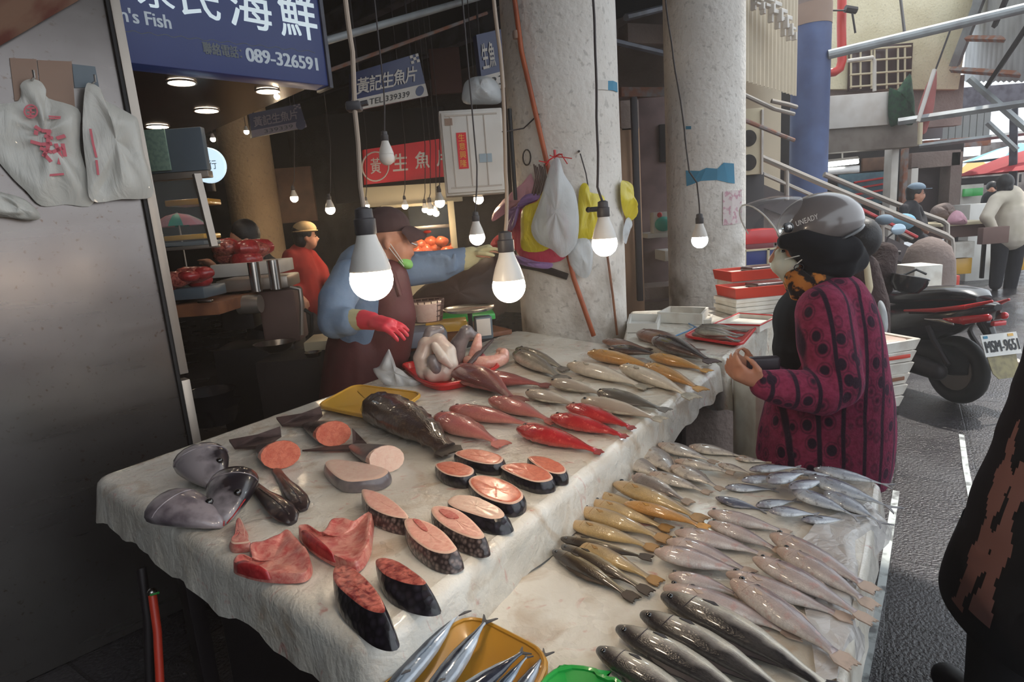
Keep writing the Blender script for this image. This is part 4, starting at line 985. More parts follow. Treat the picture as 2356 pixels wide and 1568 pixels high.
def chunk(name, label, top_px, th, fl, sk, z=Z1, **k): return steak(name, label, top_px, th, fl, sk, z=z, cat='fish cut', **k)
# white loin and tail pieces lying with their cut faces towards the camera
def tailpiece(name, label, cut_c, tail_tip, r_px, fl, sk, fan=True, z=Z1, sq=.58, tips=None):
    """a tapering tail end: oval cut face at cut_c, tail fin at tail_tip (pixels)"""
    a = P(cut_c[0], cut_c[1], z + .02); b = P(tail_tip[0], tail_tip[1], z + .01); a.z = b.z = 0
    d = (b - a).normalized(); yv = Vector((-d.y, d.x, 0)); L = (b - a).length; r = r_px * a.y / FPX
    t = thing(name, label, 'fish cut', (a.x, a.y, z)); rings = []
    for i in range(9):
        s = i / 8; w = r * (1 - .62 * s ** 1.3); h = r * sq * (1 - .75 * s)
        rings.append([a + d * L * .72 * s + yv * w * math.cos(q) + UP * (z + h + h * math.sin(q)) for q in [2 * math.pi * k / 16 for k in range(16)]])
    mb = MB(); mb.loft(rings, cap=True); part(mb, 'skin', M[sk], t, smooth=60)
    # slanted cut face, tilted up so that it shows
    f = [p - d * (.018 * (1 + (p.z - z) / (2 * r * sq) * -1.0) + .002) for p in rings[0]]
    f = [p - d * .004 - d * max(0, (r * sq * 2 - (p.z - z))) * .9 for p in rings[0]]
    mb = MB(); mb.loft([rings[0], f], cap=True); part(mb, 'flesh', M[fl], t, smooth=30)
    if fan:
        e = a + d * L * .68; w = r * .3; hw = r * 1.3
        top = [e + yv * w, a + d * L * .9 + yv * hw, a + d * L + yv * hw * 1.1, a + d * L * .9, a + d * L - yv * hw * 1.1, a + d * L * .9 - yv * hw, e - yv * w]
        mb = MB(); mb.prism([p + UP * (z + .014 + (.022 if 1 < i < 5 else 0)) for i, p in enumerate(top)], (0, 0, -.008)); part(mb, 'tail_fin', FF['tilapia'], t, smooth=0)
    return t
tailpiece('salmon_tail', 'salmon tail end with dark scalloped fin behind the yellow tray corner', (760, 1000), (690, 962), 42, 'salmon', 'scaleskin')
tailpiece('salmon_tail', 'salmon tail end with bright cut face in front of the other tail', (640, 1048), (590, 1012), 46, 'salmon', 'scaleskin')
tailpiece('fish_tail', 'grey fish tail end with pink cut face and long thin fins', (880, 1056), (790, 1010), 44, 'palemeat', 'greyskin', fan=False)
t_ = thing('tail_fin', 'long thin grey crescent tail fin lying at the pale tail end', 'fish tail', tuple(P(790, 1030, Z1)))
mb = MB(); q = [P(x, y, Z1 + .012) for x, y in ((695, 1034), (760, 1026), (815, 1020), (850, 1030), (812, 1032), (750, 1034))]; mb.prism(q, (0, 0, -.006)); part(mb, 'fin_lobe', FF['tilapia'], t_, smooth=0)
mb = MB(); q = [P(812, 1024, Z1 + .012), P(850, 1026, Z1 + .014), P(826, 1000, Z1 + .03), P(810, 984, Z1 + .05)]; mb.prism(q, (0, .006, -.004)); part(mb, 'fin_lobe', FF['tilapia'], t_, smooth=0)
chunk('fish_loin', 'pale pink white fish loin with grey skin end beside the grey tail', [(748, 1066), (765, 1056), (800, 1058), (850, 1066), (892, 1080), (880, 1096), (845, 1104), (800, 1106), (770, 1092)], .030, 'palemeat', 'greyskin', grow=.006)
# collars
def collar(label, outline, bumps, z=Z1, name='fish_collar'):
    pts = ccw([Vector((P(x, y, z + .02).x, P(x, y, z + .02).y, 0)) for x, y in outline]); pts = smooth_closed(pts, 4); cc = sum(pts, Vector()) / len(pts)
    t = thing(name, label, 'fish cut', (cc.x, cc.y, z)); mb = MB(); R = []
    for f in (.06, .25, .45, .65, .82, .93, 1.0):
        R.append([cc.lerp(p, f) + UP * (z + .010 + .018 * (f ** 2 if f < .95 else .82) + .008 * mnoise.noise(cc.lerp(p, f) * 28)) for p in pts])
    R.append([p + UP * (z + .002) for p in offset_poly(pts, .003)])
    mb.loft(R, cap=True); part(mb, 'flesh', M['collar'], t, smooth=70)
    q = smooth_closed(ccw([Vector((P(x, y, z + .03).x, P(x, y, z + .03).y, 0)) for x, y in bumps]), 4)
    mb = MB(); c2 = sum(q, Vector()) / len(q)
    mb.loft([[c2.lerp(p, f) + UP * (z + .012 + h) for p in q] for f, h in ((1.0, .0), (.92, .016), (.6, .022), (.15, .024))], cap=True); part(mb, 'red_flesh', M['redmeat'], t, smooth=60)
    return t
collar('raw pink fish collar with three points, the larger one', [(688, 1216), (704, 1212), (740, 1226), (764, 1198), (784, 1194), (815, 1198), (850, 1178), (856, 1186), (852, 1230), (846, 1262), (826, 1292), (800, 1294), (750, 1272), (706, 1242)], [(690, 1220), (705, 1216), (750, 1252), (770, 1274), (745, 1266), (708, 1242)])
collar('raw pink fish collar nearer the table end, with red left tip', [(538, 1296), (552, 1282), (580, 1284), (576, 1258), (610, 1246), (640, 1234), (662, 1222), (690, 1250), (712, 1282), (708, 1310), (680, 1320), (610, 1318), (565, 1308)], [(540, 1296), (552, 1286), (590, 1296), (620, 1312), (590, 1312), (560, 1304)])
chunk('fish_scrap', 'small raw pink upright scrap beside the fish heads', [(543, 1196), (552, 1190), (562, 1215), (564, 1235), (574, 1246), (540, 1250), (530, 1242), (540, 1228)], .02, 'collar', 'collar')
mb = MB(); mb.prism([P(568, 1314, Z1 + .01), P(592, 1318, Z1 + .01), P(594, 1326, Z1 + .01), P(570, 1320, Z1 + .01)], (0, 0, -.009)); solo(mb, 'skin_scrap', M['darkskin'], 'tiny black skin scrap under the near red collar', 'fish cut', smooth=0)
# dark fin cuts
def finspear(label, a_px, b_px, w_px):
    a, b = P(*a_px, Z1), P(*b_px, Z1); d = (b - a).normalized(); n = Vector((-d.y, d.x, 0)); w = w_px * a.y / FPX; L = (b - a).length
    t = thing('fish_tail_cut', label, 'fish cut', tuple(a)); R = []
    for i, (s, f) in enumerate(((0, .35), (.05, .5), (.2, .52), (.4, .62), (.6, .9), (.8, 1.0), (.93, .85), (1.0, .35))):
        R.append([a + d * L * s + n * w * f * math.cos(q) + UP * (w * .42 * f * (1 + math.sin(q))) for q in [2 * math.pi * k / 14 for k in range(14)]])
    mb = MB(); mb.loft(R); part(mb, 'skin', M['tailskin'], t, smooth=60)
    mb = MB(); mb.tube([a + d * L * s + UP * (w * .42 * f * 2.02) for s, f in ((.3, .56), (.6, .9), (.8, 1.0), (.95, .8))], .0018, 6); part(mb, 'ridge', M['scaleskin'], t)
M['tailskin'] = mat('streaked_black_skin', c(44, 34, 36), .32, col2=c(96, 78, 70), ns=34, lo=.5, hi=.68, coat=.3)
finspear('dark narrow tail cut, the nearer and longer of two', (570, 1108), (674, 1206), 27)
finspear('dark narrow tail cut, the farther and shorter of two', (634, 1082), (700, 1176), 22)
# fish heads
def fishhead(label, tip_px, back_px, wfrac, m, eye_side, upright=0.0, mouth=True):
    a, b = P(*tip_px, Z1 + .02), P(*back_px, Z1 + .02); a.z = b.z = Z1
    d = (b - a).normalized(); n = Vector((-d.y, d.x, 0)); L = (b - a).length; w = L * wfrac
    t = thing('fish_head', label, 'fish head', tuple(a)); R = []; hs = [.05, .3, .55, .78, .95, 1.02, 1.0, .9]
    ss = [0, .06, .2, .4, .62, .82, .95, 1.0]
    for s, f in zip(ss, hs):
        hh = w * (.62 + upright) * f
        R.append([a + d * L * s + n * w * f * math.cos(q) + UP * (hh + hh * math.sin(q)) for q in [2 * math.pi * k / 18 for k in range(18)]])
    mb = MB(); mb.loft(R); part(mb, 'skin', M[m], t, smooth=70)
    mb = MB(); c0 = a + d * L * 1.0; f = .86; hh = w * (.62 + upright) * .9
    mb.lathe([(w * .8, 0), (w * .7, .006), (w * .2, .003)], 18, Matrix.Translation(c0 + UP * hh) @ Matrix(((n.x, 0, d.x, 0), (n.y, 0, d.y, 0), (0, (.62 + upright), 0, 0), (0, 0, 0, 1)))); part(mb, 'cut_flesh', M['redmeat'], t)
    s = .34; f = .70; hh = w * (.62 + upright) * f; ang = rad(50) if eye_side > 0 else rad(130)
    p = a + d * L * s + n * w * f * math.cos(ang) * .98 + UP * (hh + hh * math.sin(ang) * .98)
    mb = MB(); mb.ell(p, (L * .058,) * 3); part(mb, 'eye', M['eye'], t)
    if mouth:
        pts = []
        for k in range(10):
            q = rad(-75 + 0 * k); s = .0 + .32 * k / 9; f = max(.08, interp(ss, hs, s)); hh = w * (.62 + upright) * f; ang = rad(8) if eye_side > 0 else rad(172)
            pts.append(a + d * L * s + n * w * f * math.cos(ang) * 1.01 + UP * (hh + hh * math.sin(ang)))
        mb = MB(); mb.tube(pts, .0016, 6); part(mb, 'mouth_line', M['redmeat'], t)
    gp = []
    for k in range(12):
        ang = rad(5 + 170 * k / 11); s = .80 - .1 * math.sin(ang); f = interp(ss, hs, s); hh = w * (.62 + upright) * f
        gp.append(a + d * L * s + n * w * f * math.cos(ang) * 1.01 + UP * (hh + hh * math.sin(ang) * 1.01))
    mb = MB(); mb.tube(gp, .0015, 6); part(mb, 'gill_cover', M['headpale'], t)
fishhead('dark fish head at the back of the three, beside the tail cuts', (494, 1110), (462, 1074), .44, 'headskin', -1, .06, False)
fishhead('black and silver fish head with open mouth in the middle of the three', (514, 1190), (544, 1124), .36, 'headskin', -1, .1)
fishhead('pale silver grey fish head with black eye at the table corner', (508, 1196), (382, 1176), .34, 'headpale', -1, -.02)
# ================================================================== lamps, bags and things of the stall
def pillow(mb, pts, n, thick, seed=0, fold=.012, back=.15):
    """a slightly puffed film bag: outline pts (world), n = outward direction"""
    pts = smooth_closed([Vector(p) for p in pts], 4); cc = sum(pts, Vector()) / len(pts); n = Vector(n).normalized()
    R = []
    for f, h in ((.04, 1), (.25, .97), (.45, .88), (.62, .74), (.77, .58), (.9, .36), (1.0, 0)):
        R.append([cc.lerp(p, f) + n * (thick * h + fold * f * (1.05 - f) * 4 * mnoise.noise(Vector((p.x * 16, p.y * 16, p.z * 5)) + Vector((seed, f * 1.5, 0)))) for p in pts])
    for f, h in ((.9, -.3), (.5, -.8), (.05, -1)):
        R.append([cc.lerp(p, f) + n * thick * back * h for p in pts])
    return mb.loft(R, cap=True)
def lamp(px, py, wpx, d, cord, lab, m='bulbwarm', lit=True, cm='cable', sock='socket', cr=.0045, small=False, group=None, cd=None):
    ctr = D(px, py, d); R = wpx / 2 * d / FPX
    t = thing('hanging_lamp', lab, 'lamp', tuple(ctr - UP * R), group=group); B = Matrix.Translation(ctr)
    mb = MB(); pr = [(R * .02, -R)] + [(R * math.sin(rad(a)), -R * math.cos(rad(a))) for a in range(12, 110, 12)] + [(R * .93, R * .38)]
    mb.lathe(pr, 24, B); part(mb, 'globe', M[m] if lit else M['bulbbody'], t, smooth=80)
    mb = MB(); mb.lathe([(R * .95, R * .38), (R * .96, R * .46), (R * .78, R * 1.1), (R * .52, R * 1.75), (R * .44, R * 2.05), (R * .40, R * 2.1)], 24, B); part(mb, 'lamp_body', M['bulbbody'], t)
    if small:
        mb = MB(); mb.tube([ctr + UP * R * 2, Vector((ctr.x, ctr.y, 3.88 if ctr.y > 3.5 else 2.34))], .003, 5); part(mb, 'cord', M['darkcable'], t); return t
    mb = MB(); mb.lathe([(R * .46, R * 2.05), (R * .50, R * 2.1), (R * .5, R * 2.75), (R * .42, R * 2.8), (R * .40, R * 3.2), (R * .2, R * 3.3)], 16, B); part(mb, 'socket', M[sock], t)
    if cord:
        pts = [ctr + UP * R * 3.25] + [D(x, y, (cd or d) if not isinstance(cd, (list, tuple)) else cd[i]) for i, (x, y) in enumerate(cord)]
        ins = (pts[-1] - O1).dot(FN) < .05; pts.append(Vector((pts[-1].x, pts[-1].y, 3.89 if ins else 4.69)))
        out = []
        for a, b in zip(pts, pts[1:]):
            for k in range(5): out.append(a.lerp(b, k / 5) + Vector((.004 * mnoise.noise(a.lerp(b, k / 5) * 9), 0, 0)))
        out.append(pts[-1]); mb = MB(); mb.tube(out, cr, 8); part(mb, 'cord', M[cm], t)
    return t
lamp(855, 642, 98, .9, [(828, 430), (822, 330), (815, 258), (812, 120), (792, -20), (780, -300)], 'largest lit lamp hanging in front of the vendor on a beige cable', cr=.0035)
mb = MB(); q = D(815, 245, .905); mb.box(q, (.022, .02, .014), 0, .004); mb.tube([q + Vector((-.011, 0, 0)), q + Vector((.02, .0, .004))], .004, 6)
solo(mb, 'cable_clip', M['socket'], 'pale clip on the beige cable of the largest lamp', 'clip')
lamp(1171, 658, 76, 1.15, [(1166, 430), (1160, 250), (1150, 110), (1136, -20), (1130, -200)], 'second largest lit lamp, hanging over the main table before the pale column', cr=.0035)
lamp(1391, 560, 58, 1.5, [(1376, 430), (1372, 230), (1366, 60), (1362, -40), (1362, -200)], 'lit lamp in front of the yellow bags with a dark switch socket', cm='darkcable', cr=.003)
mb = MB(); q = D(1391, 560, 1.5); kk = q + Vector((-.022, -.0, .085)); mb.box(kk, (.022, .012, .012), 0, .003); mb.ell(kk + Vector((-.014, 0, 0)), (.007, .007, .007))
solo(mb, 'switch_key', M['black'], 'little black switch key on the socket by the yellow bags', 'switch')
lamp(1610, 552, 36, 2.4, [(1604, 420), (1585, 395), (1576, 300), (1548, 130), (1530, -10), (1526, -120)], 'cool white lit lamp before the second pale column', 'bulbcool', cm='darkcable', cr=.003)
lamp(1098, 546, 35, 2.5, [(1098, 430), (1096, 380)], 'lit lamp above the vendor glove', 'bulbwarm', cm='darkcable', cr=.003)
lamp(1101, 458, 22, 3.9, [(1100, 440), (1100, 300)], 'small lit lamp just below the white cabinet', 'bulbfar', cm='darkcable', cr=.003)
lamp(890, 362, 34, 2.6, [(886, 318), (884, 200)], 'unlit white lamp hanging before the red shop sign', lit=False, cm='darkcable', cr=.003)
far = [(1012, 466, 22, 5.2, 'lit lamp at the stall under the red sign, nearest the white cabinet'), (990, 485, 18, 6.0, 'lit lamp over the orange meat, lower middle of the cluster'), (1003, 490, 15, 6.1, 'lit lamp over the orange meat, farthest right of the cluster'), (978, 482, 14, 6.0, 'lit lamp over the orange meat, first of the cluster'),
       (932, 474, 14, 5.6, 'tiny lit lamp behind the peak of the vendor cap'), (844, 474, 12, 5.6, 'tiny lit lamp behind the crown of the vendor cap'), (760, 482, 21, 5.4, 'lit lamp above the person in the red jacket'), (677, 456, 17, 6.2, 'lit lamp on the brown board deep inside the hall')]
for px, py, wp, d, lab in far: lamp(px, py, wp, d, [(px, py - 40), (px, py - 150)], lab, 'bulbfar', cm='darkcable', cr=.004)
for px, py, wp, d, lab in ((490, 320, 11, 5.0, 'tiny bright spot lamp above the round lit sign'), (567, 303, 11, 5.6, 'tiny bright spot lamp beside the dim hanging sign'), (637, 222, 12, 3.4, 'small lit spot lamp behind the downlight under the telephone number'), (420, 275, 9, 4.0, 'small dim spot lamp between two soffit downlights')):
    lamp(px, py, wp, d, None, lab, 'bulbfar', small=True, group='spot lamps under the soffit')

# bags hanging on the steel cabinet
def panbag(name, outline, lab, m, thick=.018, off=.006, seed=0, prints=True):
    pts = [pan(x, y, off) for x, y in outline]; cc = sum(pts, Vector()) / len(pts); t = thing(name, lab, 'plastic bag', (cc.x, cc.y, min(p.z for p in pts)))
    mb = MB(); pillow(mb, pts, SN, thick, seed, .03); part(mb, 'film', m, t, smooth=80); return t
b1 = panbag('plastic_bag', [(42, 232), (46, 196), (66, 182), (92, 186), (106, 205), (112, 226), (180, 250), (184, 300), (186, 350), (216, 466), (150, 470), (95, 473), (60, 440), (20, 400), (-30, 330), (-30, 250)], 'white plastic bag with red print hanging on the steel cabinet', M['bagwhite'], .02, .008, 1)
b2 = panbag('plastic_bag', [(196, 202), (212, 192), (232, 205), (238, 228), (300, 262), (318, 280), (330, 350), (346, 400), (349, 452), (280, 458), (212, 462), (200, 400), (190, 300)], 'white plastic bag with a red edge hanging beside the printed one', M['bagwhite'], .02, .03, 5)
b3 = panbag('plastic_bag', [(-30, 440), (20, 446), (60, 460), (88, 486), (92, 502), (70, 508), (30, 502), (-30, 488)], 'crumpled white bag corner below the printed bag', M['bagwhite'], .03, .03, 9)
def brush(mb, pl, wd, off):
    for ln in pl:
        pts = [pan(x, y, off) for x, y in ln]
        for a, b in zip(pts, pts[1:]):
            d = (b - a).normalized(); n = SN.cross(d) * wd / 2
            mb.prism([a + n, b + n, b - n, a - n], SI * .002)
mb = MB(); cx_, cy_ = 71, 256
ring = [(cx_ + 15 * math.cos(a), cy_ + 15 * math.sin(a)) for a in [2 * math.pi * k / 16 for k in range(17)]]
brush(mb, [ring, [(62, 250), (80, 248)], [(62, 258), (80, 258)], [(71, 246), (70, 268)], [(62, 266), (80, 266)]], .0045, .036); part(mb, 'round_stamp', M['redprint'], b1, smooth=0)
mb = MB(); brush(mb, [[(112, 267), (144, 269)], [(113, 272), (143, 272)]], .004, .036); part(mb, 'small_print', M['redprint'], b1, smooth=0)
mb = MB(); brush(mb, [[(80, 290), (95, 300), (118, 302)], [(84, 300), (82, 310)], [(102, 312), (122, 318)], [(70, 325), (96, 332), (120, 330)], [(112, 300), (110, 340), (100, 360)], [(92, 340), (120, 350), (144, 340)], [(130, 318), (150, 312)], [(128, 330), (140, 360), (136, 378)], [(100, 352), (118, 372)], [(144, 330), (150, 360)]], .011, .038); part(mb, 'brush_print', M['redprint'], b1, smooth=0)
mb = MB(); brush(mb, [[(112, 403), (147, 400)]], .007, .036); part(mb, 'small_print', M['redprint'], b1, smooth=0)
mb = MB(); brush(mb, [[(208, 296), (214, 330), (222, 362)], [(222, 368), (226, 402)]], .007, .053); part(mb, 'red_edge', M['redprint'], b2, smooth=0)
for nm, x, y in (('cabinet_hook', 72, 186), ('cabinet_hook', 210, 195)):
    mb = MB(); q = pan(x, y, 0); mb.tube([q, q + SN * .06, q + SN * .065 + UP * .02], .004, 6); solo(mb, nm, M['chrome'], 'hook holding the printed bag' if x < 100 else 'hook holding the bag with a red edge', 'hook', group='bag hooks on the steel cabinet')

# pole and bags on the first column
def oc(px, py, off=0.0):
    p = on_col(COL1, .335 + off, px, py); return p
mb = MB(); pts = [oc(1176, -60, .05), oc(1200, 120, .04), oc(1262, 390, .04), oc(1320, 640, .05), oc(1366, 772, .06)]
fine = []
for a, b in zip(pts, pts[1:]):
    for k in range(6): fine.append(a.lerp(b, k / 6))
mb.tube(fine + [pts[-1]], .014, 10); tt = thing('bamboo_pole', 'orange brown pole leaning down the first pale column', 'pole', tuple(pts[-1])); part(mb, 'pole', M['bamboo'], tt)
mb = MB(); q = oc(1187, 80, .05); mb.lathe([(.017, -.02), (.019, 0), (.017, .02)], 10, Matrix.Translation(q)); part(mb, 'tape_band', M['tanband'], tt)
NC = Vector((-.3, -.95, 0)).normalized()
def colbag(outline, m, lab, off, thick=.04, name='plastic_bag', seed=0):
    pts = [oc(x, y, off) for x, y in outline]; cc = sum(pts, Vector()) / len(pts)
    q = Vector((cc.x - COL1.x, cc.y - COL1.y, 0)).normalized()
    mb = MB(); pillow(mb, pts, q, thick, seed, .02); return solo(mb, name, M[m], lab, 'plastic bag', 'bags on the first column', smooth=80)
colbag([(1180, 470), (1230, 455), (1300, 490), (1310, 560), (1290, 600), (1220, 600), (1185, 570)], 'bagpink', 'bright pink plastic bag behind the yellow one on the column', .02, .04, seed=2)
colbag([(1140, 480), (1180, 440), (1212, 415), (1222, 400), (1230, 450), (1190, 470), (1150, 500), (1132, 508)], 'bagpinkw', 'pale rose bag corner pointing at the lit lamp above the vendor glove', .03, .03, seed=4)
colbag([(1165, 490), (1186, 474), (1240, 458), (1235, 445), (1200, 455), (1185, 520), (1165, 530)], 'bagpurple', 'lilac purple bag folded over the pink bag', .05, .025, seed=6)
colbag([(1140, 545), (1175, 530), (1185, 575), (1150, 580), (1130, 570)], 'bagred', 'red bag end under the rose bag corner', .04, .03, seed=7)
colbag([(1185, 585), (1230, 600), (1270, 605), (1260, 618), (1210, 612), (1180, 598)], 'bagpurple', 'lilac bag strip hanging below the pink bag', .05, .02, seed=8)
colbag([(1202, 480), (1236, 462), (1252, 440), (1258, 520), (1262, 572), (1204, 576), (1198, 530)], 'bagyellow', 'yellow bag in front of the pink bag, half under the clear bag', .075, .025, seed=11)
colbag([(1268, 376), (1286, 364), (1298, 400), (1322, 440), (1332, 500), (1326, 560), (1296, 592), (1270, 574), (1236, 556), (1222, 520), (1246, 450)], 'bagclear', 'big clear plastic bag tied with red string on the column', .115, .05, seed=13)
colbag([(1332, 440), (1340, 422), (1352, 424), (1358, 442), (1390, 452), (1392, 500), (1386, 540), (1352, 550), (1326, 546), (1330, 490)], 'bagyellow', 'yellow vest shaped bag hanging behind the lit switch lamp', .03, .03, seed=15)
colbag([(1310, 560), (1350, 548), (1364, 580), (1358, 630), (1338, 638), (1312, 610)], 'bagclear', 'small clear bag hanging low beside the pole', .06, .03, seed=17)
colbag([(1428, 420), (1440, 416), (1452, 424), (1456, 450), (1468, 490), (1446, 508), (1430, 470)], 'bagyellow', 'yellow bag sticking out past the column edge', .03, .03, seed=19)
colbag([(1440, 505), (1450, 505), (1442, 560), (1434, 540)], 'bagclear', 'pale bag tip under the yellow bag at the column edge', .03, .02, seed=21)
mb = MB()
for k in range(6):
    a = oc(1276, 360, .09); mb.tube([a, a + Vector((.05 * math.cos(k * 1.1), -.02, .02 * math.sin(k * 1.7) - .01)), a + Vector((.09 * math.cos(k * 1.1), -.03, -.02 + .03 * math.sin(k * 2.1)))], .003, 5)
mb.tube([oc(1276, 345, .08), oc(1280, 400, .10)], .007, 6)
solo(mb, 'red_string', M['red'], 'red plastic string knotted at the top of the big clear bag', 'string')
mb = MB()
for k in range(7):
    x = 1228 + 4 * k; mb.tube([oc(x, 378 + 3 * (k % 3), .05), oc(x + 5, 410, .07), oc(x - 4, 445 + 4 * (k % 2), .06)], .004, 5)
solo(mb, 'bundle_of_bands', mat('brown_bands', c(84, 62, 58), .7), 'dark brown bunch of bands hanging left of the pole on the column', 'bands', smooth=60)
mb = MB(); pts = [oc(1212 + 9 * math.cos(a), 362 + 18 * math.sin(a), .01 + .01 * math.sin(3 * a)) for a in [2 * math.pi * k / 14 for k in range(15)]]; mb.tube(pts, .004, 6)
solo(mb, 'wire_loop', M['darkcable'], 'small dark wire loop on a nail left of the pole', 'wire')
for (x, y) in ((1332, 348),):
    mb = MB(); q = oc(x, y); mb.tube([q, oc(x, y, .04)], .007, 6); mb.tube([oc(x + 3, y + 5, .03), oc(x + 16, y + 50, .035), oc(x + 22, y + 86, .03)], .0035, 6)
    solo(mb, 'nail_and_cord', M['darkcable'], 'nail with a thin cord holding the yellow vest shaped bag', 'nail')
mb = MB(); mb.tube([D(1008, 255, 3.3), D(1040, 285, 3.3), D(1100, 301, 3.3), D(1160, 303, 3.32), oc(1205, 295, .02), oc(1240, 262, .01)], .004, 6); solo(mb, 'slack_wire', M['darkcable'], 'slack dark wire from the white cabinet to the column', 'wire')
mb = MB(); mb.tube([oc(1395, 570, .02), oc(1410, 680, .02), oc(1420, 770, .02)], .007, 6); solo(mb, 'thin_stick', M['wood'], 'thin wooden stick leaning on the first column below the lit switch lamp', 'stick')
mb = MB(); pts = [oc(x, y, .012) for x, y in ((1190, 608), (1240, 615), (1305, 636))]; mb.tube(pts, [.02, .024, .02], 8); solo(mb, 'dark_bar', M['dkmetal'], 'dark bar under the hanging bags on the first column', 'bar')

# white wall cabinet
q, wd, ht = pxdim(1018, 252, 1162, 448, 3.3); 
t = thing('wall_cabinet', 'white cabinet with a red paper strip hanging left of the first column', 'cabinet', tuple(q - UP * ht / 2), rad(6))
def wc(x, y, z): return Vector((x, y, z))
mb = MB(); mb.box((0, .09, ht / 2), (wd, .18, ht), 0, .006); part(mb, 'body', M['white'], t, world=False)
mb = MB(); mb.box((0, -.008, ht / 2), (wd * .94, .018, ht * .94), 0, .004); part(mb, 'door', M['white'], t, world=False)
mb = MB()
for x in (-.33, -.06, .2): mb.box((wd * x, -.019, ht / 2), (.006, .004, ht * .84), 0, .001)
for z in (.09, .93): mb.box((0, -.019, ht * z), (wd * .82, .004, .008), 0, .001)
part(mb, 'panel_ribs', mat('cabinet_rib', c(188, 176, 164), .5), t, world=False, smooth=0)
mb = MB(); mb.box((-wd * .18, -.020, ht * .52), (wd * .155, .003, ht * .42), 0, 0); mb2 = part(mb, 'red_paper', M['redsign'], t, world=False, smooth=0)
W_ = WM[t.name]
for k, ch in enumerate('生意興隆'):
    p0 = W_ @ Vector((-wd * .18 - wd * .05, -.0225, ht * (.63 - .10 * k))); 
    text(ch, 'gold_character', p0, (math.cos(rad(6)), math.sin(rad(6)), 0), UP, wd * .10, ht * .085, M['gold'], t)
mb = MB(); mb.box((wd * .18, -.020, ht * .42), (wd * .2, .002, ht * .10), 0, 0); part(mb, 'blue_label', mat('faded_blue_label', c(158, 172, 180), .7), t, world=False, smooth=0)
mb = MB(); mb.box((-wd * .36, -.020, ht * .86), (wd * .12, .002, ht * .08), 0, 0); part(mb, 'small_label', M['tanband'], t, world=False, smooth=0)
mb = MB(); mb.tube([D(1172, 250, 3.45), D(1186, 460, 3.45)], .012, 8); solo(mb, 'dark_conduit', M['black'], 'dark conduit between the white cabinet and the first column', 'conduit')
mb = MB(); pillow(mb, [D(x, y, 3.42) for x, y in ((1066, 236), (1066, 200), (1076, 184), (1100, 176), (1130, 178), (1150, 200), (1152, 236), (1110, 240))], (0, -1, 0), .10, 31, .02, 1.0)
solo(mb, 'plastic_bag', M['bagclear'], 'clear stuffed plastic bag sitting on top of the white cabinet', 'plastic bag')

# back of the stall around the vendor
def dbox(name, m, lab, cat, x0, y0, x1, y1, d, th, rz=0, bev=.006):
    mb = MB(); pxbox(mb, x0, y0, x1, y1, d, th, rz, bev); return solo(mb, name, m, lab, cat)
# side counter behind the main table
mb = MB(); pc = D(1010, 770, 3.35); mb.box((pc.x, pc.y + .22, .40), (.62, .5, .80), .5, .01); t = thing('side_counter', 'low dark counter behind the main table carrying scale and basket', 'counter', (pc.x, pc.y, 0)); part(mb, 'body', M['dkmetal'], t)
ZC = .805
mb = MB(); mb.box((pc.x, pc.y + .22, .815), (.66, .54, .03), .5, .008); part(mb, 'top', M['wood'], t); ZC = .832
mb = MB(); pillow(mb, [D(x, y, 3.75) for x, y in ((945, 720), (950, 680), (1000, 640), (1060, 615), (1140, 590), (1170, 640), (1160, 720), (1050, 730))], (0, -1, 0), .12, 41, .02, 1.0)
solo(mb, 'dark_tarp_bundle', mat('dark_brown_tarp', c(78, 54, 46), .6, col2=c(60, 42, 38), ns=4), 'dark brown tarp bundle behind the basket and scale', 'tarp')
t = thing('wire_basket', 'brown woven basket with open grid beside the vendor apron', 'basket', tuple(D(985, 738, 3.2)))
q = D(985, 738, 3.2); mb = MB()
for i in range(16):
    a = 2 * math.pi * i / 16; mb.tube([q + Vector((.075 * math.cos(a), .06 * math.sin(a), 0)), q + Vector((.095 * math.cos(a), .075 * math.sin(a), .115))], .0035, 5)
for k in range(5):
    f = k / 4; mb.tube([q + Vector(((.075 + .02 * f) * math.cos(a), (.06 + .015 * f) * math.sin(a), .115 * f)) for a in [2 * math.pi * j / 24 for j in range(25)]], .0035, 5)
part(mb, 'weave', M['brownbag'], t)
mb = MB(); mb.lathe([(.07, .004), (.085, .10), (.02, .10)], 18, Matrix.Translation(q)); part(mb, 'contents', M['palemeat'], t)
t = thing('scale', 'flat pan market scale behind the curled fish heads', 'scale', tuple(D(1080, 760, 3.0))); q = D(1080, 712, 3.0)
mb = MB(); mb.lathe([(.02, -.004), (.12, -.002), (.135, .012), (.13, .013), (.115, .004), (.02, .003)], 26, Matrix.Translation(q)); part(mb, 'pan', M['chrome'], t)
mb = MB(); mb.tube([q - UP * .12, q - UP * .003], .012, 10); part(mb, 'post', M['dkmetal'], t)
qb = D(1112, 752, 2.95); mb = MB(); mb.box(qb + UP * .0, (.085, .07, .11), .2, .006); part(mb, 'housing', M['slate'], t)
mb = MB(); mb.box(qb + Vector((.004, -.038, .005)), (.07, .004, .085), .2, .001); part(mb, 'dial_plate', M['white'], t)
dbox('green_tray', M['green'], 'green tray under the scale pan', 'tray', 1008, 726, 1140, 740, 3.25, .2, .1)
dbox('yellow_crate', M['yellow'], 'yellow crate below the green tray beside the apron', 'crate', 980, 740, 1075, 764, 3.12, .2, .1)
dbox('blue_basin', mat('blue_grey_basin', c(118, 124, 138), .5), 'blue grey basin between apron and curled fish heads', 'basin', 940, 760, 1030, 800, 2.95, .22, .2, .02)
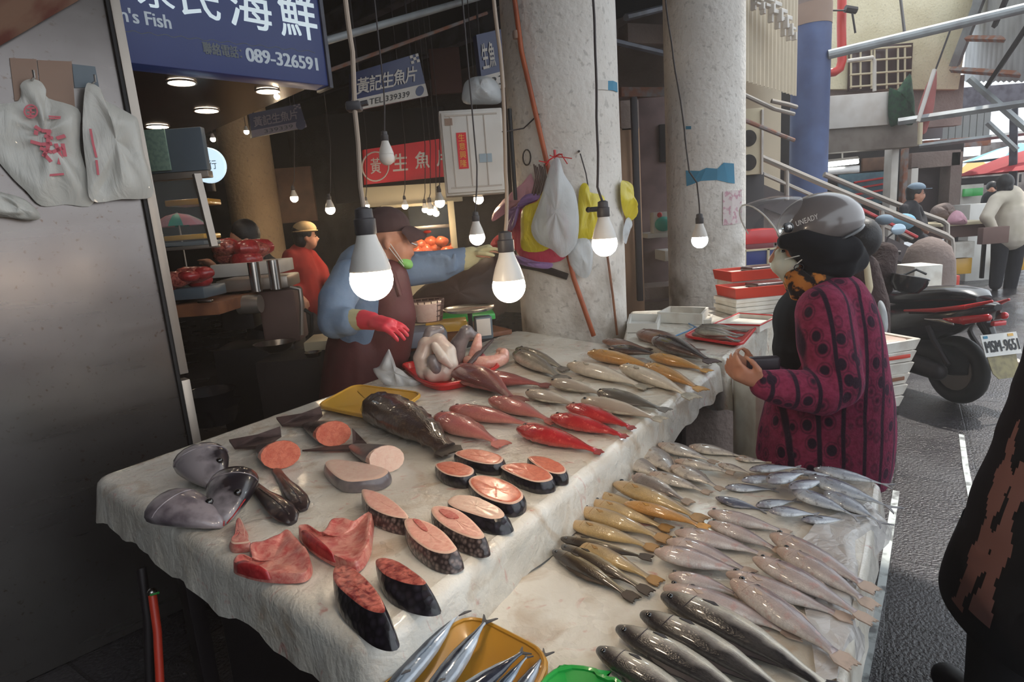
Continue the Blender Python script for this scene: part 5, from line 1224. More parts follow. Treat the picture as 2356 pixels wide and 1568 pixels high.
# red basket tray with curled white fish heads
tray([(926, 836), (1060, 822), (1150, 838), (1085, 872), (1010, 886), (966, 872)], Z1, .03, M['red'], 'red plastic basket tray holding curled pale fish heads', inset=.015)
def curl(name, lab, ctr_px, d, shape, m):
    ctr = D(*ctr_px, d); t = thing(name, lab, 'fish cut', tuple(ctr)); 
    for nm, pts, rs, mm in shape:
        mb = MB(); mb.limb([ctr + Vector(p) for p in pts], rs, 12); figure(mb, nm, M[mm], t, .006, 3, world=True)
    return t
q0 = P(1010, 870, Z1 + .012)
d0 = q0.y
curl('fish_head_piece', 'big curled white bellied fish piece standing in the red basket tray', (1010, 868), d0, [('belly', [(-.06, 0, .03), (-.065, 0, .09), (-.04, .02, .14), (.01, .02, .15), (.045, 0, .11), (.05, -.015, .06), (.03, -.025, .03), (-.02, -.03, .028)], [.036, .04, .042, .042, .042, .042, .044, .04], 'whitemeat'), ('dark_hollow', [(-.01, -.045, .085), (0, -.05, .05)], [.03, .026], 'greyskin'), ('dark_back', [(-.055, .03, .12), (-.02, .045, .19), (.02, .05, .20)], [.03, .032, .02], 'greyskin'), ('gill_flap', [(0, -.04, .15), (.03, -.06, .10), (.06, -.06, .06)], [.018, .024, .012], 'whitemeat')], None)
q1 = P(1088, 838, Z1 + .01)
curl('fish_head_piece', 'grey and pink cut fish piece behind the curled white one', (1080, 836), q1.y, [('skin', [(-.05, 0, .03), (-.04, 0, .10), (0, 0, .15), (.04, 0, .13)], [.03, .04, .036, .02], 'greyskin'), ('flesh', [(.02, -.03, .04), (.045, -.03, .09), (.055, -.02, .13)], [.022, .026, .016], 'pinkflesh')], None)
mb = MB(); mb.tube([P(1078, 838, Z1 + .05), P(1100, 815, Z1 + .07), P(1135, 780, Z1 + .09)], [.010, .014, .005], 8); solo(mb, 'fish_fin', FF['tilapia'], 'dark pointed fin sticking up beside the pink fish ring', 'fin')
# pale collar curled to a ring with red inside
t = thing('curled_collar', 'pale pink fish collar curled into a ring with red flesh inside', 'fish cut', tuple(P(1120, 848, Z1)))
q = P(1120, 842, Z1); mb = MB(); pts = []; rs = []
for k in range(15):
    a = rad(150 + 250 * k / 14); pts.append(q + Vector((.085 * math.cos(a), .085 * math.sin(a) * .9, .035 + .02 * (k > 11)))); rs.append(.02 + .012 * math.sin(math.pi * k / 14))
mb.limb(pts, rs); figure(mb, 'ring', M['pinkflesh'], t, .006, 3, world=True)
mb = MB(); mb.ell(q + Vector((-.03, .03, .035)), (.03, .02, .025)); part(mb, 'red_flesh', M['redmeat'], t)
mb = MB(); mb.limb([q + Vector((.03, -.01, .03)), q + Vector((.06, .02, .045))], [.012, .018]); figure(mb, 'flap', M['pinkflesh'], t, .006, 2, world=True)
# crumpled clear bag
t = thing('clear_bag', 'crumpled clear plastic bag standing by the yellow tray before the apron', 'plastic bag', tuple(P(925, 880, Z1)))
q = P(930, 884, Z1); mb = MB()
pillow(mb, [D(x, y, q.y) for x, y in ((858, 850), (872, 842), (888, 812), (896, 804), (906, 838), (926, 852), (950, 872), (975, 880), (960, 896), (915, 894), (880, 880))], (0, -1, .2), .035, 51, .03, 1.0); part(mb, 'film', M['bagclear'], t, smooth=80)
# red tray with grey fish on the far table
tray([(1576, 772), (1612, 752), (1740, 748), (1702, 792)], Z3, .02, M['red'], 'red plastic tray of bagged grey fish on the far table')
for k, (a, b) in enumerate((((1592, 772), (1706, 784)), ((1598, 762), (1712, 770)), ((1608, 755), (1722, 760)), ((1600, 764), (1700, 774)))):
    fish('greymullet', 'long', a, b, Z3 + .006, ['grey green fish at the near rim of the red tray, far table', 'grey green fish in the middle of the red tray, far table', 'grey green fish at the far rim of the red tray, far table', 'grey green fish lying on top of the others in the red tray, far table'][k], 1, .03 * (k == 3), 0, 1.1, group='grey fish in the red tray')
mb = MB(); mb.tube([P(1540, 778, Z3 + .004), P(1580, 762, Z3 + .012), P(1600, 752, Z3 + .01)], .004, 6); mb.tube([P(1585, 744, Z3 + .004), P(1612, 758, Z3 + .03)], .004, 6)
solo(mb, 'blue_string', mat('blue_string', c(86, 140, 186), .5), 'thin blue string lying at the red tray on the far table', 'string')
def openbox(lab, name, corners, z, h, m, mi=None, wall=.012, group=None):
    """an open box: corners = four pixels of the rim"""
    rim = ccw([Vector((P(x, y, z + h).x, P(x, y, z + h).y, 0)) for x, y in corners]); ins = offset_poly(rim, -wall); cc = sum(rim, Vector()) / 4
    t = thing(name, lab, 'box', (cc.x, cc.y, z), group=group); mb = MB()
    mb.loft([[p + UP * z for p in rim], [p + UP * (z + h) for p in rim], [p + UP * (z + h) for p in ins], [p + UP * (z + wall) for p in ins]], cap=True); part(mb, 'body', m, t, smooth=30)
    return t
openbox('white shallow foam box with pink rim behind the red tray, far table', 'foam_box', [(1640, 745), (1700, 720), (1792, 726), (1748, 748)], Z3, .035, M['foam'])
mb = MB(); rim = [P(x, y, Z3 + .037) for x, y in ((1640, 745), (1700, 720), (1792, 726), (1748, 748), (1640, 745))]; mb.tube(rim, .004, 6); solo(mb, 'red_band', M['red'], 'thin red band along the rim of the shallow foam box', 'band')
openbox('grey white foam tray standing near the second column base', 'foam_box', [(1512, 718), (1540, 704), (1630, 706), (1616, 722)], Z3, .06, M['foam'])
openbox('low white foam lid lying in front of the grey white foam tray', 'foam_lid', [(1500, 732), (1515, 722), (1640, 722), (1636, 736)], Z3, .02, M['foam'])
openbox('clear white box at the first column edge on the far table', 'plastic_box', [(1442, 744), (1448, 722), (1520, 722), (1512, 744)], Z3, .05, M['plasticwhite'])
zz = Z3
bx0 = P(1748, 716, Z3)
for k in range(4):
    mb = MB(); mb.box((bx0.x, bx0.y + .05, zz + .012), (.40 + .02 * (k % 2), .26, .023), .12 + .05 * (k % 2), .003)
    solo(mb, 'foam_sheet', M['foam'], ['lowest white foam sheet of the stack under the orange trays', 'second lowest white foam sheet of the stack under the orange trays', 'third white foam sheet of the stack under the orange trays', 'topmost white foam sheet, right under the orange tray'][k], 'foam sheet', 'foam sheets on the far table'); zz += .0245
def orangetray(cx, cy, rz, z, lab, lab2, w_=.40, dd=.26):
    t = thing('fish_tray', lab, 'tray', (cx, cy, z), rz); mb = MB(); h = .062
    R = [[Vector((sx * a, sy * b, zz_)) for sx, sy in ((-1, -1), (1, -1), (1, 1), (-1, 1))] for a, b, zz_ in ((w_ / 2 - .01, dd / 2 - .01, 0), (w_ / 2, dd / 2, h), (w_ / 2 - .014, dd / 2 - .014, h), (w_ / 2 - .02, dd / 2 - .02, .014))]
    mb.loft(R); part(mb, 'body', M['orange'], t, world=False, smooth=30)
    mb = MB(); mb.box((0, 0, .03), (w_ - .05, dd - .05, .03), 0, .003); part(mb, 'ice_sheet', M['foam'], t, world=False)
    mb = MB(); mb.box((.07, 0, .057), (w_ * .55, dd * .55, .03), .03, .012, seg=3); o = part(mb, 'dark_fish_slab', mat('dark_fillet', c(84, 56, 54), .3, col2=c(66, 44, 46), ns=12, coat=.3), t, world=False)
    return t
orangetray(bx0.x, bx0.y + .05, .1, zz, 'orange fish tray with dark slab, on top of the foam sheets', '')
zz += .064
orangetray(bx0.x + .07, bx0.y + .30, .1, Z3 + .17, 'smaller orange fish tray behind the first, level with the mask', '')
mb = MB(); mb.box((bx0.x + .07, bx0.y + .31, Z3 + .085), (.36, .22, .168), .1, .01); solo(mb, 'foam_box', M['foam'], 'white foam box carrying the rear orange tray', 'box')
# ================================================================== inside the hall
def fdir(a): return Vector((math.cos(a), math.sin(a), 0))
def signboard(lab, tl, tr, br, bl, d, du, main, sub, face, stripe, ink, sink, depth=.05, logo=True, dim=False):
    """hanging sign with a white strip at the bottom; corners in pixels on a plane"""
    p0 = D(*bl, d); A = [V(*q, p0, du) for q in (bl, br, tr, tl)]
    n = Vector((du.y, -du.x, 0)); t = thing('hanging_sign', lab, 'sign', tuple(p0))
    mb = MB(); mb.prism([p - n * .001 for p in A], -n * depth); part(mb, 'board', M[face], t, smooth=0)
    mb = MB()
    for q_ in (A[3].lerp(A[2], .1), A[3].lerp(A[2], .9)): mb.tube([q_ - n * depth / 2, Vector((q_.x, q_.y, 3.88)) - n * depth / 2], .008, 6)
    part(mb, 'hanger_rods', M['dkmetal'], t)
    def at_(u, v, o=.002): return (A[0].lerp(A[1], u)).lerp(A[3].lerp(A[2], u), v) + n * o
    ux = (A[1] - A[0]); vx = (A[3] - A[0])
    mb = MB(); mb.prism([at_(.0, .0), at_(1, .0), at_(1, .29), at_(0, .29)], -n * .003); part(mb, 'white_strip', M[stripe], t, smooth=0)
    for k, ch in enumerate(main):
        w_ = ux.length * .15; p = at_(.06 + .165 * k, .40, .004)
        text(ch, 'character', p, ux, vx, w_, vx.length * .42, M[ink], t, bold=.02)
    text(sub, 'telephone_number', at_(.22, .07, .005), ux, vx, ux.length * .52, vx.length * .16, M[sink], t)
    if logo:
        mb = MB(); cc = at_(.90, .15, .004); mb.prism([cc + ux.normalized() * .042 * d / 5 * math.cos(a) + vx.normalized() * .042 * d / 5 * math.sin(a) for a in [2 * math.pi * k / 20 for k in range(20)]], -n * .002); part(mb, 'round_logo', M[face], t, smooth=0)
        mb = MB()
        for i in range(3):
            for j in range(3):
                if (i + j) % 2 == 0:
                    u0, v0 = .86 + .045 * i, .80 + .065 * j; mb.prism([at_(u0, v0, .004), at_(u0 + .045, v0, .004), at_(u0 + .045, v0 + .065, .004), at_(u0, v0 + .065, .004)], -n * .002)
        part(mb, 'checker_corner', M[stripe], t, smooth=0)
    return t
BD = (D(985, 205, 5.0) - D(806, 243, 4.6)); BD.z = 0; BD.normalize()
signboard('blue and white hanging sign with five characters and TEL number', (810, 168), (962, 122), (985, 220), (808, 256), 4.6, BD, '黃記生魚片', 'TEL:339339', 'navy', 'white', 'white', 'plateink')
BD2 = (D(700, 290, 4.6) - D(590, 312, 4.4)); BD2.z = 0; BD2.normalize()
M['navydim'] = mat('shaded_navy', c(36, 34, 66), .5); M['stripdim'] = mat('grimy_white_strip', c(132, 118, 124), .6)  # darker copies of the blue sign's colours, shade put into the paint
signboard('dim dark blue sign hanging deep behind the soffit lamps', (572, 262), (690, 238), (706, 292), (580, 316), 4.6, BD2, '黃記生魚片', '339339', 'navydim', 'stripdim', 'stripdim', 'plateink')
signboard('blue white sign piece showing checker corner beside the first column', (1096, 80), (1190, 58), (1200, 190), (1112, 215), 4.9, BD, '生魚', '339', 'navy', 'white', 'white', 'plateink')
# red shop sign and the stall under it
p0 = D(842, 420, 6.4); RDv = (D(1030, 408, 6.9) - p0); RDv.z = 0; RDv.normalize(); n = Vector((RDv.y, -RDv.x, 0))
t = thing('red_shop_sign', 'red shop sign with white brush characters behind the vendor', 'sign', tuple(p0))
A = [V(*q, p0, RDv) for q in ((842, 424), (1060, 402), (1060, 312), (838, 344))]
mb = MB(); mb.prism(A, -n * .06); part(mb, 'board', M['redsign'], t, smooth=0)
ux = A[1] - A[0]; vx = A[3] - A[0]
def ra(u, v, o=.003): return (A[0].lerp(A[1], u)).lerp(A[3].lerp(A[2], u), v) + n * o
mb = MB(); cc = ra(.10, .48); rr = vx.length * .42
mb.tube([cc + ux.normalized() * rr * math.cos(a) + vx.normalized() * rr * math.sin(a) for a in [2 * math.pi * k / 24 for k in range(25)]], .008, 6); part(mb, 'logo_ring', M['white'], t)
text('黃', 'logo_character', ra(.05, .28), ux, vx, ux.length * .1, vx.length * .45, M['white'], t, bold=.01)
for k, ch in enumerate('生魚片'): text(ch, 'character', ra(.27 + .23 * k, .28), ux, vx, ux.length * .15, vx.length * .5, M['white'], t, bold=.02)
dbox('stall_fascia', M['cream'], 'cream panel under the red shop sign', 'panel', 842, 424, 1062, 470, 6.5, .05, .2)
dbox('stall_backboard', M['slate'], 'grey blue backboard of the lit stall under the red sign', 'panel', 945, 470, 1045, 580, 7.4, .05, .2)
dbox('stall_post', M['cream'], 'cream post at the end of the lit stall below the white cabinet', 'post', 1036, 462, 1050, 600, 6.3, .06, .2)
dbox('stall_shelf', M['alu'], 'thin steel shelf over the orange meat at the lit stall', 'shelf', 930, 518, 1044, 526, 6.4, .3, .2)
dbox('stall_rail', M['cream'], 'cream rail above the vendor cap at the lit stall', 'rail', 880, 467, 1040, 474, 6.35, .04, .2)
dbox('stall_counter', M['cream'], 'counter of the lit stall below the orange meat', 'counter', 925, 586, 1075, 900, 6.4, .5, .2)
for k, (x, y, r_) in enumerate(((958, 578, 13), (980, 575, 15), (1005, 572, 16), (1030, 576, 14), (968, 562, 13), (992, 556, 15), (1016, 555, 14), (1040, 566, 10))):
    mb = MB(); q = D(x, y, 6.3 + .05 * (k % 3)); rr = r_ * 6.3 / FPX * 1.1; mb.ell(q, (rr, rr * .8, rr * .8), n=12); b_ = Vector((3, 1, 2)) * k
    mb.v = [v + (v - q).normalized() * rr * .25 * mnoise.noise(v * 14 + b_) for v in mb.v]
    solo(mb, 'meat_piece', M['cooked'], ['orange meat piece first in the bottom row of the lit stall', 'orange meat piece second in the bottom row of the lit stall', 'orange meat piece third in the bottom row of the lit stall', 'orange meat piece fourth in the bottom row of the lit stall', 'orange meat piece first in the upper row of the lit stall', 'orange meat piece topmost beside the vendor mask', 'orange meat piece topmost towards the white cabinet', 'small orange meat piece by the cream post'][k], 'meat', 'orange meat on the lit stall')
# shutters and dark wall parts behind
dbox('brown_board', M['brownwood'], 'brown wooden board on the wall with a small lamp, deep inside', 'board', 618, 386, 722, 512, 7.2, .05)
dbox('dark_shutter', M['darkroof'], 'dark shutter wall behind the hanging blue sign', 'wall', 760, 255, 1030, 460, 7.6, .05)
dbox('rusty_sheet', mat('rusty_panel', c(74, 42, 38), .8), 'rust red panel between the hanging blue signs', 'panel', 990, 110, 1060, 215, 6.8, .05)
# between the two pale columns
dbox('steel_fridge', mat('brown_steel', c(140, 110, 86), .35, .6), 'tall brownish steel fridge just behind the first column', 'fridge', 1430, 300, 1478, 740, 4.9, .5)
dbox('fridge_top_unit', M['greywall'], 'grey unit on top of the brownish steel fridge', 'box', 1428, 230, 1470, 300, 4.9, .4)
dbox('dark_post', M['dkmetal'], 'dark post beside the brownish steel fridge', 'post', 1460, 230, 1474, 700, 4.75, .05)
dbox('partition_wall', mat('stained_mauve_wall', c(130, 108, 106), .8, col2=c(104, 84, 82), ns=3), 'stained mauve partition between the two pale columns', 'wall', 1470, 230, 1580, 700, 6.3, .08)
dbox('dark_opening_board', M['dark'], 'dark slanting board on the mauve partition', 'board', 1518, 285, 1548, 372, 6.26, .04)
dbox('low_bench', M['greywall'], 'grey bench at the foot of the mauve partition', 'bench', 1442, 660, 1580, 688, 5.6, .4)
t = thing('teal_dispenser', 'white and teal box on a small ledge between the columns', 'box', tuple(D(1527, 535, 5.8)))
mb = MB(); pxbox(mb, 1504, 487, 1550, 535, 5.8, .15); part(mb, 'box', M['plasticwhite'], t)
mb = MB(); mb.ell(D(1527, 515, 5.78), (.085, .05, .07)); part(mb, 'teal_lid', M['teal'], t)
mb = MB(); mb.ell(D(1518, 494, 5.78), (.025, .012, .025)); part(mb, 'red_sticker', M['red'], t)
dbox('ledge', M['plasticwhite'], 'pale ledge under the teal box', 'shelf', 1490, 535, 1555, 546, 5.8, .5)
dbox('wall_box', M['plasticwhite'], 'small pale box low on the mauve partition', 'box', 1530, 576, 1560, 600, 5.9, .4)
# left interior: display case, meat, machine
t = thing('display_case', 'glass display case with slate top beside the steel cabinet', 'display case', tuple(D(410, 700, 3.0)))
mb = MB(); pxbox(mb, 318, 297, 470, 396, 3.0, .04); part(mb, 'slate_top', M['slate'], t)
mb = MB(); pxbox(mb, 320, 298, 386, 394, 2.985, .01); pz = part(mb, 'mesh_card', mat('pale_green_card', c(128, 152, 136), .6, col2=c(110, 134, 122), ns=60), t)
mb = MB(); pxbox(mb, 340, 396, 480, 412, 3.0, .05); part(mb, 'top_rail', M['alu'], t)
mb = MB(); mb.tube([D(452, 400, 3.0), D(492, 566, 3.0)], .022, 4); part(mb, 'corner_post', M['alu'], t)
mb = MB(); mb.add([D(345, 412, 3.02), D(455, 412, 3.02), D(490, 560, 3.02), D(372, 700, 3.02)], [(0, 1, 2, 3)]); 
mb = MB(); mb.prism([D(345, 412, 3.01), D(452, 412, 3.01), D(488, 566, 3.01), D(380, 566, 3.01)], (0, .006, 0)); part(mb, 'glass_pane', M['glass'], t, smooth=0)
mb = MB(); pxbox(mb, 360, 566, 500, 574, 3.0, .04); part(mb, 'lower_rail', M['alu'], t)
t = thing('striped_umbrella', 'pink and green striped umbrella seen through the display case glass', 'umbrella', tuple(D(410, 525, 3.6))); q = D(412, 520, 3.6)  # solid umbrella placed behind the pane to imitate its reflection
for k in range(12):
    a0, a1 = 2 * math.pi * k / 12, 2 * math.pi * (k + 1) / 12; mb = MB(); R = []
    for f in (.03, .4, .75, 1.0):
        R.append([q + Vector((.16 * f * math.cos(a0 + (a1 - a0) * j / 3), .12 * f * math.sin(a0 + (a1 - a0) * j / 3), .075 * (1 - f * f))) for j in range(4)])
    mb.loft(R, cap=False, closed=False); part(mb, 'panel', M['teal'] if k % 3 == 0 else (mat('rose_panel_%d' % k, c(226, 150, 160), .6) if k % 3 == 1 else M['bagpinkw']), t)
mb = MB(); mb.tube([q + UP * .08, q - UP * .28], .006, 6); part(mb, 'shaft', M['alu'], t)
for k, (x0, y0, x1, y1, m_, lab) in enumerate(((378, 458, 470, 472, 'amber', 'amber tray on the top shelf in the display case'), (376, 540, 470, 552, 'yellow', 'yellow tray on the middle shelf in the display case'), (372, 556, 470, 566, 'slate', 'grey shelf board in the display case'))):
    dbox('case_tray', M[m_], lab, 'tray', x0, y0, x1, y1, 3.3, .2)
def meatpile(lab, cx, cy, d, n_, sx, sy, r_, m_='redmeat', seed=0):
    rnd = random.Random(seed); base = D(cx, cy, d)
    for k in range(n_):
        q = base + Vector((sx * (rnd.random() * 2 - 1), .08 * (rnd.random() * 2 - 1), sy * rnd.random())); r2 = r_ * (.7 + .5 * rnd.random())
        mb = MB(); mb.ell(q, (r2 * 1.3, r2, r2 * .75), n=12); mb.v = [v + (v - q) * .28 * mnoise.noise(v * 12) for v in mb.v]
        solo(mb, 'meat_chunk', M[m_ if k % 3 else 'tuna'], lab, 'meat', lab + ' pile')
meatpile('raw red meat chunk heaped in the white tray by the black haired seller', 560, 598, 3.9, 8, .17, .10, .07, seed=3)
meatpile('raw red meat chunk heaped under the display case', 425, 652, 3.1, 6, .10, .05, .055, seed=5)
dbox('white_meat_tray', M['white'], 'white tray holding the heap of raw red meat', 'tray', 488, 604, 642, 634, 3.75, .35, .1)
dbox('case_table', M['wood'], 'brown wooden table edge below the display case', 'table', 390, 700, 504, 728, 3.0, .5)
dbox('meat_tray_dark', M['slate'], 'grey tray under the meat of the display case', 'tray', 372, 664, 470, 690, 3.05, .25)
dbox('knife', M['chrome'], 'bright long knife lying at the wooden table edge', 'knife', 452, 690, 486, 697, 2.96, .03)
t = thing('meat_machine', 'old steel meat machine on a stand behind the vendor', 'machine', tuple(D(600, 800, 3.4)))
mb = MB(); pxbox(mb, 500, 640, 660, 668, 3.4, .3, .1, .01); part(mb, 'body_top', M['alu'], t)
mb = MB(); pxbox(mb, 600, 668, 684, 790, 3.45, .22, .1, .02); part(mb, 'housing', M['brownbag'], t)
mb = MB(); pxbox(mb, 504, 668, 580, 760, 3.5, .2, .1, .02); part(mb, 'motor_box', M['dkmetal'], t)
mb = MB(); q = D(575, 700, 3.3); mb.lathe([(.05, -.06), (.055, 0), (.05, .06)], 16, Matrix.Translation(q) @ Matrix.Rotation(rad(90), 4, 'Y')); part(mb, 'grinder_barrel', M['alu'], t)
mb = MB(); mb.lathe([(.03, 0), (.03, .16)], 12, Matrix.Translation(D(592, 670, 3.3))); mb.lathe([(.03, 0), (.03, .16)], 12, Matrix.Translation(D(636, 665, 3.3))); part(mb, 'feed_tubes', M['chrome'], t)
mb = MB(); mb.tube([D(668, 660, 3.3), D(690, 665, 3.3), D(694, 700, 3.3), D(694, 770, 3.3)], .012, 8); part(mb, 'guard_bar', M['alu'], t)
mb = MB(); mb.tube([D(700, 712, 3.35), D(716, 722, 3.35), D(718, 760, 3.35), D(704, 800, 3.35)], .012, 8); part(mb, 'hose', M['black'], t)
mb = MB(); pxbox(mb, 510, 800, 690, 1000, 3.5, .3, .1, .01); part(mb, 'stand', M['dkmetal'], t)
t = thing('steel_bowl', 'shiny steel bowl in front of the meat machine', 'bowl', tuple(D(636, 802, 3.2))); q = D(634, 800, 3.2)
mb = MB(); mb.lathe([(.05, 0), (.085, .02), (.105, .05), (.112, .052), (.10, .048), (.08, .024), (.02, .008)], 26, Matrix.Translation(q - UP * .02)); part(mb, 'bowl', M['chrome'], t)
dbox('cutting_board', M['cream'], 'pale chopping board end beside the vendor apron', 'board', 700, 785, 765, 806, 3.1, .25, .1)
mb = MB(); q = D(722, 822, 3.05); mb.lathe([(.03, 0), (.045, .03), (.04, .03), (.02, .005)], 18, Matrix.Translation(q)); solo(mb, 'small_bowl', M['chrome'], 'small shiny bowl under the chopping board', 'bowl')
dbox('dark_cabinet', M['dark'], 'dark low cabinet under the meat machine and bowl', 'cabinet', 600, 830, 745, 1010, 3.0, .3)
for k, (x, y, w_) in enumerate(((480, 900, 60), (490, 930, 66))):
    mb = MB(); q = D(x, y, 2.55); r_ = w_ * 2.55 / FPX; mb.lathe([(r_ * .7, -.08), (r_, 0), (r_ * 1.03, .002), (r_ * .94, -.004), (r_ * .66, -.076)], 24, Matrix.Translation(q)); solo(mb, 'plastic_basin', M['blackgloss'], ['upper black basin in the dark corner by the steel cabinet', 'lower black basin in the dark corner by the steel cabinet'][k], 'basin', 'black basins')
# round lit sign
t = thing('round_sign', 'round white lit sign with small characters behind the display case', 'sign', tuple(D(478, 416, 3.6))); q = D(478, 380, 3.6); r_ = 38 * 3.6 / FPX
mb = MB(); MX = Matrix.Translation(q) @ Matrix.Rotation(rad(90), 4, 'X'); mb.lathe([(r_ * .96, -.03), (r_, -.02), (r_, .0), (r_ * .97, .006), (r_ * .3, .006)], 32, MX); part(mb, 'disc', M['lightbox'], t)
text('行', 'character', q + Vector((.012, -.012, -.025)), (1, 0, 0), UP, .045, .05, M['plateink'], t)
mb = MB(); mb.tube([q + Vector((-.03 + .01 * k, -.009, .06 - .012 * k * k * .3)) for k in range(5)], .006, 6); part(mb, 'red_mark', M['red'], t)
mb = MB(); pxbox(mb, 465, 330, 480, 440, 3.62, .05); part(mb, 'bracket', M['dkmetal'], t)
# ================================================================== people
def DL(seq): return [D(x, y, d) for x, y, d in seq]
def hand(mb, wrist, dirv, palm_n, L, curl=.5, thumb=1, spread=.25):
    """palm and five bent fingers as skinned chains; dirv: wrist->knuckles, palm_n: side the fingers curl to"""
    d = Vector(dirv).normalized(); n = Vector(palm_n); n = (n - d * n.dot(d)).normalized(); s = d.cross(n)
    k = L / .18
    mb.limb([wrist, wrist + d * .05 * k, wrist + d * .085 * k], [.024 * k, .030 * k, .028 * k], 10)
    for j in (-1, 0, 1): mb.limb([wrist + d * .03 * k + s * .016 * k * j, wrist + d * .085 * k + s * .024 * k * j], [.018 * k, .016 * k], 8)
    for i, (o, ln) in enumerate(((-.033, .070), (-.011, .080), (.011, .076), (.033, .060))):
        a = wrist + d * .085 * k + s * o * k; p = [a]; ang = 0; v = (d + s * o * spread * 10 * .6).normalized()
        for seg in (.45, .32, .26):
            ang += curl * (.75 if seg == .45 else .9); v2 = v * math.cos(ang) + n * math.sin(ang); a = a + v2 * ln * k * seg; p.append(a)
        mb.limb(p, [.0095 * k, .0092 * k, .0085 * k, .0072 * k], 8)
    a = wrist + d * .025 * k + s * -.026 * k * thumb; p = [a, a + (d * .6 - s * .7 * thumb + n * .25) * .035 * k, a + (d * 1.25 - s * .75 * thumb + n * .55) * .042 * k, a + (d * 1.9 - s * .6 * thumb + n * .9) * .042 * k]
    mb.limb(p, [.013 * k, .0115 * k, .0105 * k, .008 * k], 8)
def face_dots(T, ctr, fwd, side_v, s, eyes=True):
    for sg_ in (-1, 1):
        mb = MB(); mb.ell(ctr + fwd * .088 * s + side_v * .032 * sg_ * s, (.0075 * s, .0075 * s, .006 * s), n=10); part(mb, 'eye', M['eye'], T)
        mb = MB(); mb.tube([ctr + fwd * .094 * s + side_v * (.018 + .010 * k) * sg_ * s + UP * (.020 + .004 * math.sin(k)) * s - fwd * .004 * k * s for k in range(4)], .0035 * s, 6); part(mb, 'eyebrow', M['hair'], T)
def headmesh(mb, ctr, fwd, s=1.0, ears=True):
    f = Vector(fwd).normalized(); sd = UP.cross(f)
    R3 = Matrix((( f.x, sd.x, 0, 0), (f.y, sd.y, 0, 0), (f.z, sd.z, 1, 0), (0, 0, 0, 1)))
    mb.ell(ctr + UP * .03 * s - f * .008 * s, (.098 * s, .076 * s, .100 * s), R3)
    mb.ell(ctr + f * .030 * s - UP * .045 * s, (.066 * s, .058 * s, .075 * s), R3)
    mb.ell(ctr + f * .055 * s - UP * .092 * s, (.030 * s, .030 * s, .026 * s), R3)
    mb.limb([ctr + f * .090 * s + UP * .010 * s, ctr + f * .112 * s - UP * .030 * s], [.010 * s, .015 * s], 8)
    mb.ell(ctr + f * .088 * s - UP * .062 * s, (.016 * s, .026 * s, .007 * s), R3); mb.ell(ctr + f * .086 * s - UP * .074 * s, (.015 * s, .023 * s, .007 * s), R3)
    if ears:
        for q in (-1, 1): mb.ell(ctr - f * .008 * s + sd * .078 * s * q - UP * .015 * s, (.018 * s, .010 * s, .030 * s), R3)
    return f, sd
# ---------------------------------------------------------------- vendor
FV = Vector((1, .06, 0)).normalized()
base = D(838, 900, 2.86); T = thing('person', 'person in brown cap, blue shirt and maroon apron reaching across behind the main table', 'person', (base.x, base.y, 0))
hc = D(898, 552, 2.82)
nk = DL([(872, 628, 2.84)])[0]
shR, shL = D(805, 640, 2.68), D(885, 628, 3.0)
elR, wrR = D(772, 738, 2.50), D(842, 735, 2.42)
elL, wrL = D(1010, 612, 3.06), D(1082, 588, 3.08)
mb = MB(); f, sd = headmesh(mb, hc, FV, 1.02)
mb.limb([hc - UP * .06 - FV * .03, nk, D(850, 660, 2.84)], [.055, .056, .07])
mb.limb([D(848, 650, 2.84), D(845, 760, 2.85), D(838, 880, 2.86)], [.13, .13, .135])
mb.limb([shR, elR, wrR], [.05, .045, .032]); mb.limb([shL, elL, wrL], [.05, .045, .032]); mb.limb([D(848, 650, 2.8), shR], [.07, .055]); mb.limb([D(850, 645, 2.85), shL], [.07, .055])
for q in (-1, 1): mb.limb([Vector((base.x, base.y + .09 * q, .80)), Vector((base.x + .02, base.y + .10 * q, .44)), Vector((base.x, base.y + .10 * q, .06)), Vector((base.x + .11, base.y + .10 * q, .035))], [.085, .06, .042, .03])
hand(mb, wrL, D(1128, 574, 3.08) - wrL, (0, 0, -1), .165, .25, 1); hand(mb, wrR, D(905, 745, 2.36) - wrR, (0, .25, -1), .165, .3, -1)
figure(mb, 'body', M['skin'], T, .008, 3, world=True); face_dots(T, hc, f, sd, 1.02)
mb = MB(); mb.limb([D(846, 634, 2.84), D(842, 720, 2.85), D(838, 790, 2.86)], [.16, .168, .165], 18)
mb.limb([D(850, 640, 2.74), shR, D(775, 690, 2.58), elR, D(800, 740, 2.46)], [.10, .088, .082, .078, .062]); mb.limb([D(862, 630, 2.92), shL, D(950, 618, 3.03), elL, D(1066, 594, 3.08)], [.10, .085, .088, .082, .058])
mb.limb([D(868, 612, 2.83), D(860, 625, 2.83)], [.07, .08])
for k in range(7): mb.limb([D(955 + 15 * k, 585 + 4 * (k % 2), 2.97), D(962 + 14 * k, 640 - 3 * k, 3.0)], [.012, .014], 6)
figure(mb, 'shirt', M['blueshirt'], T, .012, 3, world=True)
mb = MB(); mb.limb([D(895, 640, 2.80), D(905, 720, 2.80), D(880, 800, 2.84)], [.095, .11, .14], 16); mb.limb([D(838, 790, 2.86), D(832, 860, 2.87), D(826, 960, 2.88)], [.178, .19, .205], 18)
mb.limb([D(845, 800, 2.86), D(832, 990, 2.88)], [.18, .21]); figure(mb, 'apron', M['apron'], T, .013, 4, world=True)
mb = MB(); mb.tube([D(880, 600, 2.76), D(905, 630, 2.72), D(920, 680, 2.72)], .014, 8); part(mb, 'apron_strap', M['apron'], T)
mb = MB(); cr = hc + UP * .055 - FV * .012; R3 = Matrix(((f.x, sd.x, 0, 0), (f.y, sd.y, 0, 0), (0, 0, 1, 0), (0, 0, 0, 1)))
mb.ell(cr + UP * .005, (.112, .090, .095), R3)
